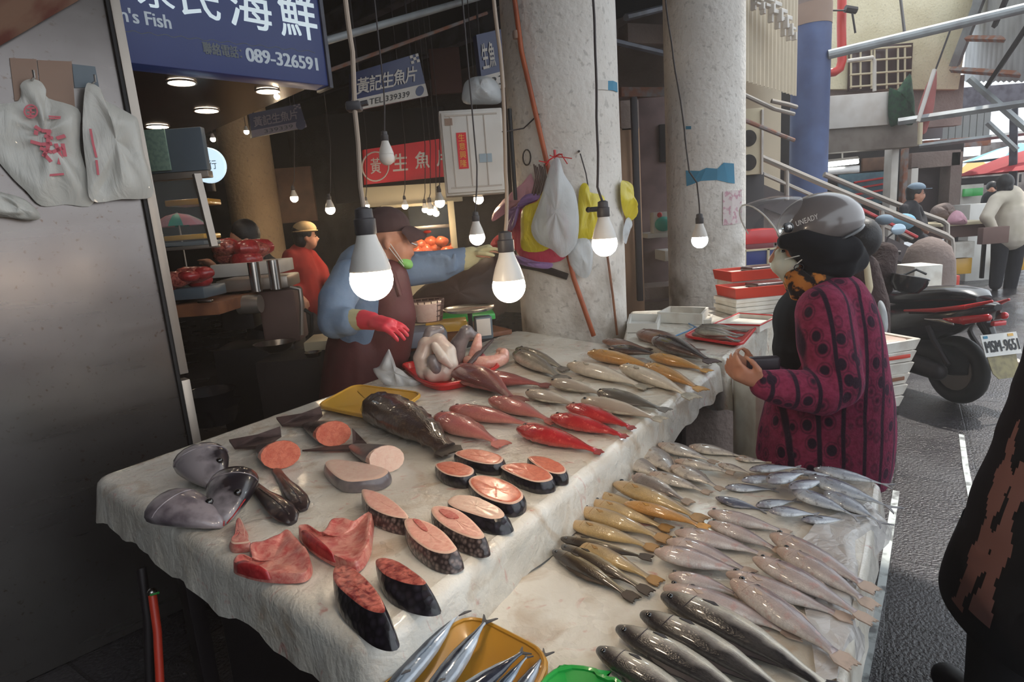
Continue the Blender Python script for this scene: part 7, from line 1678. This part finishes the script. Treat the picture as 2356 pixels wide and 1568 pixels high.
mb = MB(); mb.limb([D(1992, 600, 3.22), D(1999, 660, 3.2), D(1994, 700, 3.2)], [.018, .022, .016]); figure(mb, 'cream_collar', M['cream'], t, .008, 2, world=True)
mb = MB(); mb.ell(q + Vector((.01, -.03, .03)), (.095, .10, .11)); figure(mb, 'hair', M['hair'], t, .012, 2, world=True)
mb = MB(); pillow(mb, [D(x, y, 3.25) for x, y in ((1966, 545), (1975, 535), (1995, 550), (2004, 568), (1985, 580), (1968, 570))], (0, -1, 0), .05, 71, .03, 1.0); solo(mb, 'plastic_bag', M['bagclear'], 'white plastic bag knot just behind the helmet of the customer', 'plastic bag')
mb = MB(); mb.ell(D(1972, 560, 3.2), (.016, .016, .026)); solo(mb, 'green_bottle', M['green'], 'small green object in the white bag behind the helmet', 'bottle')
# ---------------------------------------------------------------- stairs with rails
dS = 7.0
def rail(pts, r, label, posts=()):
    q = DL(pts); t = thing('stair_rail', label, 'rail', (q[0].x, q[0].y, 0)); mb = MB(); mb.tube(q, r, 8); part(mb, 'handrail', M['alu'], t)
    for a, b in posts: mb = MB(); mb.tube(DL([a, b]), r * .8, 8); part(mb, 'post', M['alu'], t)
    return t
t = rail([(1752, 362, dS), (1881, 418, dS), (2176, 541, dS), (2188, 550, dS), (2190, 565, dS), (2189, 690, dS)], .035, 'near steel stair rail running down to the scooter', [((1810, 388, dS), (1810, 460, dS)), ((2029, 480, dS), (2029, 556, dS)), ((1740, 358, dS), (1740, 450, dS))])
mb = MB(); mb.tube(DL([(1752, 398, dS), (1881, 455, dS), (2100, 548, dS)]), .022, 6); part(mb, 'lower_bar', M['alu'], t)
rail([(1896, 401, dS + .9), (2051, 465, dS + .9), (2168, 508, dS + .9), (2178, 516, dS + .9), (2179, 560, dS + .9)], .035, 'far steel stair rail in front of the seated person', [((2114, 490, dS + .9), (2114, 540, dS + .9))])
t = thing('staircase', 'dark concrete staircase rising behind the customer to the left', 'stairs', tuple(flat(0)(D(2150, 690, dS))))
a, b = D(2170, 612, dS + .05), D(1700, 418, dS + .05); ns = 14; mb = MB()
for k in range(ns):
    f = (k + .5) / ns; q = a.lerp(b, f); dx = abs(b.x - a.x) / ns; mb.box((q.x, q.y + .45, q.z / 2), (dx * 1.02, .85, max(.05, q.z)), 0, 0)
part(mb, 'steps', M['greywall'], t, smooth=0)
mb = MB(); mb.prism([D(2170, 600, dS), D(1700, 400, dS), D(1700, 455, dS), D(2170, 640, dS)], (0, .05, 0)); part(mb, 'stringer', mat('dark_stringer', c(84, 74, 74), .7), t, smooth=0)
mb = MB(); mb.tube(DL([(1980, 480, dS - .03), (2050, 515, dS - .03), (2110, 545, dS - .03)]), .02, 6); part(mb, 'red_strip', M['red'], t)
# crates between column and visor
dbox('red_crate', M['red'], 'red plastic crate stacked right of the second pale column', 'crate', 1712, 528, 1792, 560, 5.6, .4)
dbox('dark_red_crate', mat('dark_red_crate', c(120, 36, 42), .5), 'dark red crate under the bright red one by the second column', 'crate', 1712, 560, 1780, 578, 5.6, .4)
t = thing('blue_crate', 'blue crate with pale frame right of the second pale column', 'crate', tuple(D(1750, 612, 5.5))); mb = MB(); pxbox(mb, 1714, 574, 1790, 612, 5.5, .4); part(mb, 'body', M['bluecrate'], t)
mb = MB()
for x0, y0, x1, y1 in ((1712, 572, 1792, 576), (1712, 608, 1792, 613), (1712, 572, 1717, 612), (1766, 572, 1771, 612)): pxbox(mb, x0, y0, x1, y1, 5.48, .02, bev=0)
part(mb, 'frame', M['cream'], t, smooth=0)
dbox('dark_base', M['dkmetal'], 'dark low base under the blue crate', 'base', 1712, 613, 1800, 850, 5.6, .4)
# loudspeaker-like vent box, conduits
t = thing('vent_unit', 'cream box with two round dark fans on the wall right of the second column', 'vent', tuple(D(1733, 400, 6.6))); mb = MB(); pxbox(mb, 1706, 250, 1757, 402, 6.6, .3); part(mb, 'housing', M['cream'], t)
for x, y in ((1722, 318), (1722, 374)):
    q = D(x, y, 6.59); mb = MB(); MX = Matrix.Translation(q) @ Matrix.Rotation(rad(90), 4, 'X'); mb.lathe([(.075, -.01), (.085, .006), (.07, .012), (.02, .004)], 22, MX); part(mb, 'fan', M['dark'], t)
mb = MB(); pxbox(mb, 1752, 252, 1757, 402, 6.58, .02); part(mb, 'pale_edge', M['white'], t)
dbox('vent_stand', M['dkmetal'], 'dark thin stand below the cream vent box', 'stand', 1715, 402, 1757, 770, 6.7, .2)
for k, pts in enumerate((((1700, 268, 5.4), (1712, 276, 6.0), (1790, 308, 6.4), (1826, 322, 6.6)), ((1712, 218, 6.2), (1780, 250, 6.4), (1826, 262, 6.6)), ((1775, 232, 6.3), (1812, 240, 6.3), (1832, 246, 6.4)))):
    mb = MB(); mb.tube(DL(pts), .022, 8); solo(mb, 'conduit', M['rust' if k == 0 else 'alu'], ['rusty conduit crossing from the second column towards the blue column', 'pale conduit above the cream vent box', 'short pale conduit stub beside the blue column'][k], 'pipe')
dbox('cream_wall_piece', M['corr'], 'cream wall strip behind the vent box', 'wall', 1712, 130, 1796, 620, 7.9, .1)
dbox('dark_recess', M['dark'], 'dark wall recess between the cream wall strip and the blue column', 'wall', 1770, 190, 1900, 620, 9.2, .1)  # flat dark panel added to cover a bright sky gap
# corrugated facade and letters
mb = MB(); A_, B_ = D(1700, 120, 6.2), D(1832, 120, 7.4); du = (B_ - A_); du.z = 0; L_ = du.length; du.normalize(); nn = Vector((du.y, -du.x, 0)); R = []
z0_, z1_ = D(1760, 205, 6.8).z, 5.2
for zz_ in (z0_, z1_): R.append([Vector((A_.x, A_.y, zz_)) + du * (L_ * i / 60) + nn * (.02 if (i // 2) % 2 else 0) for i in range(61)])
mb.loft(R, cap=False, closed=False); solo(mb, 'corrugated_facade', M['corr'], 'cream corrugated metal facade above the vent box', 'facade', smooth=0)
for k, (x, y, w_, h_) in enumerate(((1745, 10, 30, 26), (1768, 14, 34, 36), (1786, 28, 34, 46), (1800, 44, 30, 44), (1812, 60, 26, 46), (1822, 78, 20, 30))):
    mb = MB(); q, wd_, ht_ = pxdim(x - w_ / 2, y - h_ / 2, x + w_ / 2, y + h_ / 2, 6.1 + .1 * k); th_ = .05
    for (a0, b0, a1, b1) in ((-.5, .3, .5, .5), (-.5, -.1, .4, .1), (-.5, -.5, -.25, .5), (.15, -.5, .4, .1)):
        mb.box(q + Vector(((a0 + a1) / 2 * wd_, 0, (b0 + b1) / 2 * ht_)), ((a1 - a0) * wd_, th_, (b1 - b0) * ht_), .7, .004)
    solo(mb, 'raised_letter', M['white'], ['white raised facade letter nearest the second column, topmost', 'white raised facade letter, second from the second column', 'white raised facade letter, third from the second column', 'white raised facade letter, third from the blue column', 'white raised facade letter, second from the blue column', 'lowest white raised facade letter beside the blue column'][k], 'letter', 'raised facade letters', smooth=0)
# blue column
CB = D(1864, 200, 8.6); t = thing('blue_column', 'blue painted round column with a bare band, behind the customer', 'column', (CB.x, CB.y, 0))
zb0, zb1 = D(1864, 62, 8.6).z, D(1864, 14, 8.6).z; rb = .245
mb = MB(); mb.lathe([(rb, 0), (rb, zb0)], 32, Matrix.Translation((CB.x, CB.y, 0))); part(mb, 'shaft', M['bluepaint'], t)
mb = MB(); mb.lathe([(rb * 1.02, zb0), (rb * 1.02, zb1)], 32, Matrix.Translation((CB.x, CB.y, 0))); part(mb, 'bare_band', M['tanband'], t)
mb = MB(); mb.lathe([(rb, zb1), (rb, zb1 + 1.2)], 32, Matrix.Translation((CB.x, CB.y, 0))); part(mb, 'upper_shaft', M['greywall'], t)
mb = MB(); mb.tube(DL([(1938, -40, 9.2), (1936, 60, 9.2), (1937, 140, 9.2), (1932, 158, 9.2), (1920, 166, 9.2), (1902, 168, 9.2)]), .06, 14); solo(mb, 'red_pipe', M['pipered'], 'bright red pipe bending beside the blue column', 'pipe')
# cream building at the end
mb = MB(); zl = D(2000, 190, 11.5).z
mb.prism([D(1740, 205, 11.5), D(2205, 205, 11.5), D(2270, -200, 11.5), D(1740, -200, 11.5)], (0, .2, 0)); struct(mb, 'wall_far', M['beigewall'], 0)
mb = MB(); pxbox(mb, 1880, 185, 2215, 300, 11.6, .2); struct(mb, 'trim_2', M['greywall'], 0)
t = thing('caged_window', 'brown window with pale cage bars in the far cream building', 'window', tuple(D(2025, 205, 11.4))); mb = MB(); pxbox(mb, 1955, 104, 2098, 205, 11.42, .06); part(mb, 'dark_panes', mat('brown_glass', c(70, 48, 46), .3), t)
mb = MB()
for x in (1958, 1980, 2005, 2012, 2040, 2066, 2082): mb.tube([D(x, 108, 11.35), D(x, 204, 11.35)], .018, 6)
for y in (112, 138, 168, 196): mb.tube([D(1956, y + 4, 11.34), D(2096, y - 6, 11.34)], .018, 6)
part(mb, 'cage_bars', M['cream'], t)
mb = MB(); mb.tube(DL([(2012, 210, 10.6), (2012, 140, 10.6), (2008, 132, 10.6), (1950, 140, 10.6)]), .03, 8); part(mb, 'pale_frame_pipe', M['white'], t)
dbox('white_board', M['white'], 'large blank white signboard right of the blue column', 'signboard', 1903, 216, 2046, 292, 9.54, .06, .0)
dbox('grey_fascia', mat('worn_grey_fascia', c(128, 118, 108), .7, col2=c(112, 100, 92), ns=5), 'worn grey concrete fascia under the blank white signboard', 'fascia', 1898, 286, 2116, 344, 9.6, .3)
mb = MB(); pillow(mb, [D(x, y, 9.5) for x, y in ((2046, 205), (2060, 212), (2088, 175), (2096, 180), (2104, 280), (2070, 284), (2046, 286))], (0, -1, 0), .12, 81, .06, 1.0); solo(mb, 'green_net', M['net'], 'dark green net hanging at the end of the white signboard', 'net')
t = thing('folded_umbrella', 'folded red and white market umbrella leaning above the grey fascia', 'umbrella', tuple(D(2122, 300, 9.0))); mb = MB(); mb.limb(DL([(2152, 162, 9.0), (2142, 200, 9.0), (2130, 250, 9.0), (2122, 300, 9.0)]), [.02, .07, .10, .06]); figure(mb, 'canopy', mat('faded_red_canopy', c(176, 104, 100), .8), t, .015, 2, world=True)
mb = MB(); mb.tube(DL([(2150, 160, 8.9), (2112, 280, 8.85)]), .028, 8); part(mb, 'white_pole', M['white'], t)
mb = MB(); mb.tube(DL([(2118, 282, 8.8), (2116, 332, 8.8)]), .03, 8); part(mb, 'stand_pole', M['cream'], t)
# shop fronts below the fascia
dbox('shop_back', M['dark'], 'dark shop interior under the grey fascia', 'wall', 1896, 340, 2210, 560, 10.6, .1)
t = thing('tube_lamp', 'lit white fluorescent tube lamp under the grey fascia', 'lamp', tuple(D(1940, 378, 9.8))); mb = MB(); mb.tube(DL([(1903, 380, 9.8), (1974, 372, 9.8)]), .03, 10); part(mb, 'tube', M['tube'], t)
mb = MB(); mb.tube(DL([(1903, 373, 9.85), (1974, 365, 9.85)]), .04, 4); mb.tube(DL([(1938, 370, 9.85), (1938, 335, 9.85)]), .015, 6); part(mb, 'holder', M['white'], t)
dbox('steel_hood', M['chrome'], 'steel hood below the fluorescent tube', 'hood', 1900, 382, 1978, 400, 10.0, .4)
t = thing('striped_tarp', 'blue tarp with red stripes hanging in the shop behind the stair rail', 'tarp', tuple(D(2000, 470, 10.2))); mb = MB(); pxbox(mb, 1930, 398, 2042, 470, 10.54, .05); part(mb, 'sheet', M['stripe'], t)
mb = MB()
for k in range(4): mb.tube([D(1965, 420 + 14 * k, 10.52), D(2040, 408 + 14 * k, 10.52)], .018, 6)
part(mb, 'red_stripes', M['red'], t)
dbox('brown_shelf_board', M['brownwood'], 'brown board above the striped tarp', 'board', 1985, 362, 2042, 392, 10.54, .05)
dbox('grey_post', M['white'], 'pale worn post between striped tarp and dark doorway', 'post', 2046, 338, 2062, 640, 9.9, .2)
dbox('rusty_post', M['rust'], 'thin rusty post beside the pale worn post', 'post', 2074, 345, 2084, 640, 9.95, .1)
dbox('door_lintel', M['greywall'], 'grey lintel over the dark doorway behind the seated person', 'lintel', 2098, 348, 2210, 384, 10.0, .2)
dbox('door_pillar', M['greywall'], 'grey pillar right of the dark doorway', 'pillar', 2186, 350, 2212, 480, 10.0, .25)
dbox('door_pillar', M['white'], 'pale narrow pillar left of the dark doorway behind the blue grey cap', 'pillar', 2096, 384, 2112, 450, 10.0, .2)
dbox('dark_door', mat('dark_brown_door', c(58, 42, 44), .7), 'dark brown doorway behind the seated person', 'door', 2110, 384, 2190, 500, 10.3, .05)
# upper shutters and roof steel
mb = MB()
for i in range(7): pxbox(mb, 2168 + 16 * i, 256, 2182 + 16 * i, 320, 12.5, .04, bev=0)
solo(mb, 'ribbed_wall', mat('grey_ribbed_panel', c(132, 134, 132), .6), 'grey ribbed panel wall under the roof truss, far end', 'panel', smooth=0)
dbox('upper_wall_sheet', mat('dim_panel', c(104, 100, 104), .7), 'dim grey panel wall left of the ribbed panel wall', 'panel', 2105, 200, 2172, 320, 12.2, .06)
dbox('truss_band', M['rust'], 'rusty lower band under the ribbed panel wall', 'beam', 2110, 318, 2280, 340, 11.9, .1)
def beam2(lab, a, b, r, m='lightbeam', n=4): mb = MB(); mb.tube(DL([a, b]), r, n); return solo(mb, 'steel_beam', M[m], lab, 'beam', smooth=30)
beam2('long pale round beam rising from the blue column to the roof', (1905, 126, 8.4), (2420, 4, 7.6), .06, n=12)
beam2('long pale square beam below the folded umbrella to the aisle side', (2066, 280, 9.0), (2420, 228, 8.2), .05)
beam2('thin pale beam at the level of the market umbrellas', (2115, 336, 10.5), (2420, 298, 9.5), .04)
beam2('diagonal pale truss brace from the roof down to the aisle', (2230, 180, 9.5), (2400, 330, 9.0), .05)
beam2('short diagonal truss brace against the bright sky', (2272, 282, 9.4), (2340, 345, 9.2), .04)
beam2('pale vertical roof post at the far end', (2333, 250, 9.6), (2330, 470, 9.6), .07, 'beam')
beam2('rusty cross beam under the pale roof sheets, lower', (2190, 160, 11.0), (2420, 176, 9.0), .05, 'rust')
beam2('rusty cross beam under the pale roof sheets, upper', (2225, 88, 11.0), (2420, 92, 9.0), .05, 'rust')
beam2('thin dark hanging rod crossing the cream wall', (2070, -20, 9.8), (2082, 82, 9.0), .02, 'dkmetal')
beam2('thin dark rod holding the folded umbrella', (2186, 70, 9.0), (2152, 162, 9.0), .014, 'dkmetal')
mb = MB(); mb.tube(DL([(1945, 20, 9.0), (1970, 24, 9.0)]), .05, 8); mb.tube(DL([(1960, 24, 9.0), (1968, 76, 9.0)]), .015, 6); mb.tube(DL([(1905, 24, 9.0), (1955, 24, 9.0)]), .012, 6); solo(mb, 'wall_bracket', M['dkmetal'], 'dark wall bracket with hanging rod right of the red pipe', 'bracket')
# pale corrugated roof seen from below (aisle canopy, far)
q0, q1, q2, q3 = D(2215, 190, 12.5), D(2235, -40, 11.5), D(2500, -40, 7.0), D(2500, 190, 7.5)
mb = MB(); R = []
for i in range(41):
    f = i / 40; a = q0.lerp(q3, f); b = q1.lerp(q2, f); o = Vector((0, 0, .03 if i % 2 else 0)); R.append([a + o, a.lerp(b, .5) + o, b + o])
mb.loft(R, cap=False, closed=False); solo(mb, 'roof_sheeting', M['roofsheet'], 'pale corrugated roof sheeting over the aisle', 'roof', smooth=0)
for k, (x0, x1) in enumerate(((2205, 2228), (2290, 2356), (2250, 2300))):
    a, b = ((2196, 150, 11.4), (2262, -20, 10.6)) if k == 0 else (((2270, 200, 9.4), (2390, 20, 8.0)) if k == 1 else ((2318, -10, 9.0), (2288, 60, 9.6)))
    beam2(['broad pale rafter at the edge of the roof sheeting', 'dark purlin line crossing the roof sheeting', 'short dark purlin at the top of the roof sheeting'][k], a, b, .09 if k == 0 else .04, 'lightbeam' if k == 0 else 'dkmetal')
dbox('dim_roof_clutter', mat('dim_roof', c(96, 92, 100), .8, col2=c(70, 64, 72), ns=5), 'dim tangle of old roof sheets under the pale roof at the far end', 'roof', 2150, 196, 2420, 250, 15, .2)
dbox('far_shade_roof', mat('grey_far_roof', c(128, 124, 124), .7, col2=c(92, 84, 84), ns=4), 'grey far stall roofs behind the truss braces', 'roof', 2270, 322, 2440, 352, 17, .2)
dbox('far_backdrop', mat('far_hall_wall', c(110, 100, 98), .8, col2=c(150, 140, 132), ns=3), 'shaded far end wall of the market behind the umbrellas', 'wall', 2190, 352, 2480, 470, 20, .2)
# far stalls along the aisle
def umb(lab, px, py, d, r, h, cols, n_=10):
    q = D(px, py, d); t = thing('market_umbrella', lab, 'umbrella', (q.x, q.y, 0))
    for k in range(n_):
        a0, a1 = 2 * math.pi * k / n_, 2 * math.pi * (k + 1) / n_; mb = MB(); R = []
        for f in (.02, .4, .75, 1.0): R.append([q + Vector((r * f * math.cos(a0 + (a1 - a0) * j / 3), r * f * math.sin(a0 + (a1 - a0) * j / 3), h * (1 - f ** 1.4))) for j in range(4)])
        mb.loft(R, cap=False, closed=False); part(mb, 'panel', M[cols[k % len(cols)]], t)
    mb = MB(); mb.tube([Vector((q.x, q.y, .02)), q + UP * h], .025, 8); part(mb, 'pole', M['alu'], t)
M['umbred'] = mat('red_umbrella_cloth', c(170, 52, 58), .8); M['umbgold'] = mat('gold_umbrella_cloth', c(190, 150, 80), .8); M['umbblue'] = mat('blue_umbrella_cloth', c(120, 170, 196), .8)
umb('dark red market umbrella at the picture edge down the aisle', 2372, 392, 10.0, 1.0, .35, ['umbred', 'umbred'])
umb('gold and white striped market umbrella farther down the aisle', 2240, 398, 16.5, 1.2, .4, ['umbgold', 'white'])
umb('pale blue market umbrella above the red one', 2345, 362, 13.2, 1.0, .3, ['umbblue', 'white'])
t = thing('market_stall', 'pale fish stall counter beside the person in beige jacket', 'stall', tuple(flat(0)(D(2220, 640, 8.6)))); mb = MB(); pxbox(mb, 2168, 516, 2290, 544, 8.6, .6); part(mb, 'counter_front', M['brownbag'], t)
mb = MB(); pxbox(mb, 2165, 510, 2292, 517, 8.5, .8); part(mb, 'counter_top', M['cream'], t)
for x in (2196, 2262): mb = MB(); pxbox(mb, x, 544, x + 6, 640, 8.6, .05); part(mb, 'leg', M['dkmetal'], t)
dbox('white_foam_box', M['foam'], 'white foam box under the far fish stall', 'box', 2196, 556, 2242, 592, 8.5, .4)
dbox('yellow_crate', M['yellow'], 'yellow brown crate under the white foam box, far stall', 'crate', 2196, 594, 2236, 630, 8.55, .4)
mb = MB(); pillow(mb, [D(x, y, 8.5) for x, y in ((2182, 515), (2184, 500), (2198, 484), (2210, 488), (2222, 506), (2220, 516), (2200, 517))], (0, -1, 0), .12, 91, .02, 1.0); solo(mb, 'pink_bag', M['bagpinkw'], 'pink tied plastic bag on the far fish stall', 'plastic bag')
dbox('white_crate', M['plasticwhite'], 'white crate standing behind the far stall counter', 'crate', 2226, 470, 2282, 655, 9.4, .4)
dbox('yellow_bin', M['yellow'], 'yellow crate at the picture edge behind the dark trousers', 'crate', 2340, 590, 2380, 620, 9.0, .4)
dbox('brown_bag', M['brownbag'], 'brown shoulder bag carried by the person in beige jacket', 'bag', 2262, 522, 2322, 560, 8.05, .1, .0)
dbox('far_table', M['white'], 'white table of a stall at the far end of the aisle', 'table', 2210, 424, 2262, 470, 13.5, .6)
dbox('far_green_crate', M['green'], 'green crate at the far white table', 'crate', 2238, 432, 2262, 450, 13.2, .3)
dbox('far_dark_stall', M['dkmetal'], 'dark stall front beneath the umbrellas at the far end', 'stall', 2212, 405, 2350, 424, 14, .6)
t = thing('person', 'person with dark hair behind the far white table', 'person', tuple(flat(0)(D(2280, 460, 12.5)))); q = D(2282, 434, 12.5)
mb = MB(); headmesh(mb, q, (-.5, -.8, 0), 1.0); mb.limb([q - UP * .06, q - UP * .3, q - UP * .75, q - UP * 1.3], [.05, .13, .14, .12]); figure(mb, 'body', M['skin'], t, .02, 2, world=True)
mb = MB(); mb.limb([q - UP * .2, q - UP * .7], [.17, .19]); figure(mb, 'jacket', M['darkcoat'], t, .025, 2, world=True)
mb = MB(); mb.ell(q + Vector((.01, .01, .05)), (.10, .11, .11)); figure(mb, 'hair', M['hair'], t, .02, 2, world=True)
# items around the stair foot
t = thing('covered_drum', 'grey dome shaped covered drum under the stair rail behind the scooter', 'drum', tuple(D(2140, 690, 6.2))); mb = MB(); q = D(2136, 600, 6.2); mb.lathe([(.24, -.72), (.25, -.2), (.235, 0), (.19, .14), (.1, .22), (.02, .25)], 24, Matrix.Translation(q)); part(mb, 'cover', M['slate' if False else 'greywall'], t)
dbox('foam_box', M['foam'], 'white foam box standing behind the hanging dark helmet', 'box', 2100, 612, 2164, 780, 5.6, .3)
dbox('foam_lid', M['foam'], 'low white foam lid at the foot of the stair rail', 'box', 2140, 668, 2182, 692, 5.5, .3)
dbox('red_extinguisher_box', M['orange'], 'small red box beside the stair rail post', 'box', 2196, 634, 2208, 668, 6.9, .12)
mb = MB(); mb.ell(D(2035, 505, 6.9), (.10, .08, .06)); solo(mb, 'blue_cloth_bundle', M['greycap'], 'blue cloth bundle on the stair side below the seated person', 'cloth')
mb = MB(); mb.ell(D(2078, 510, 7.3), (.14, .12, .10)); solo(mb, 'blue_plastic_bag', M['umbblue'], 'pale blue bag beside the seated person at the rail', 'plastic bag')
mb = MB(); pillow(mb, [D(x, y, 8.8) for x, y in ((2140, 492), (2150, 474), (2180, 466), (2196, 480), (2194, 500), (2160, 504))], (0, -1, 0), .1, 93, .05, 1.0); solo(mb, 'grey_sacks', M['greywall'], 'grey lumpy sack on the ground beyond the seated person', 'sack')
# thin haze volume added to imitate lens glow and lift the blacks
q = N('thin_haze'); q.t.nodes.remove(q.b); vs = q.n('VolumeScatter'); vs.inputs['Color'].default_value = (1, .95, .93, 1); vs.inputs['Density'].default_value = .013; vs.inputs['Anisotropy'].default_value = .55
q.l(vs.outputs[0], q.t.nodes['Material Output'].inputs['Volume'])
mb = MB(); mb.box((.5, 3.5, 1.95), (5.6, 8.4, 3.86)); hz = solo(mb, 'haze', q.m, 'thin pale haze hanging over the stall around the lit lamps', 'haze', kind='stuff', smooth=0)
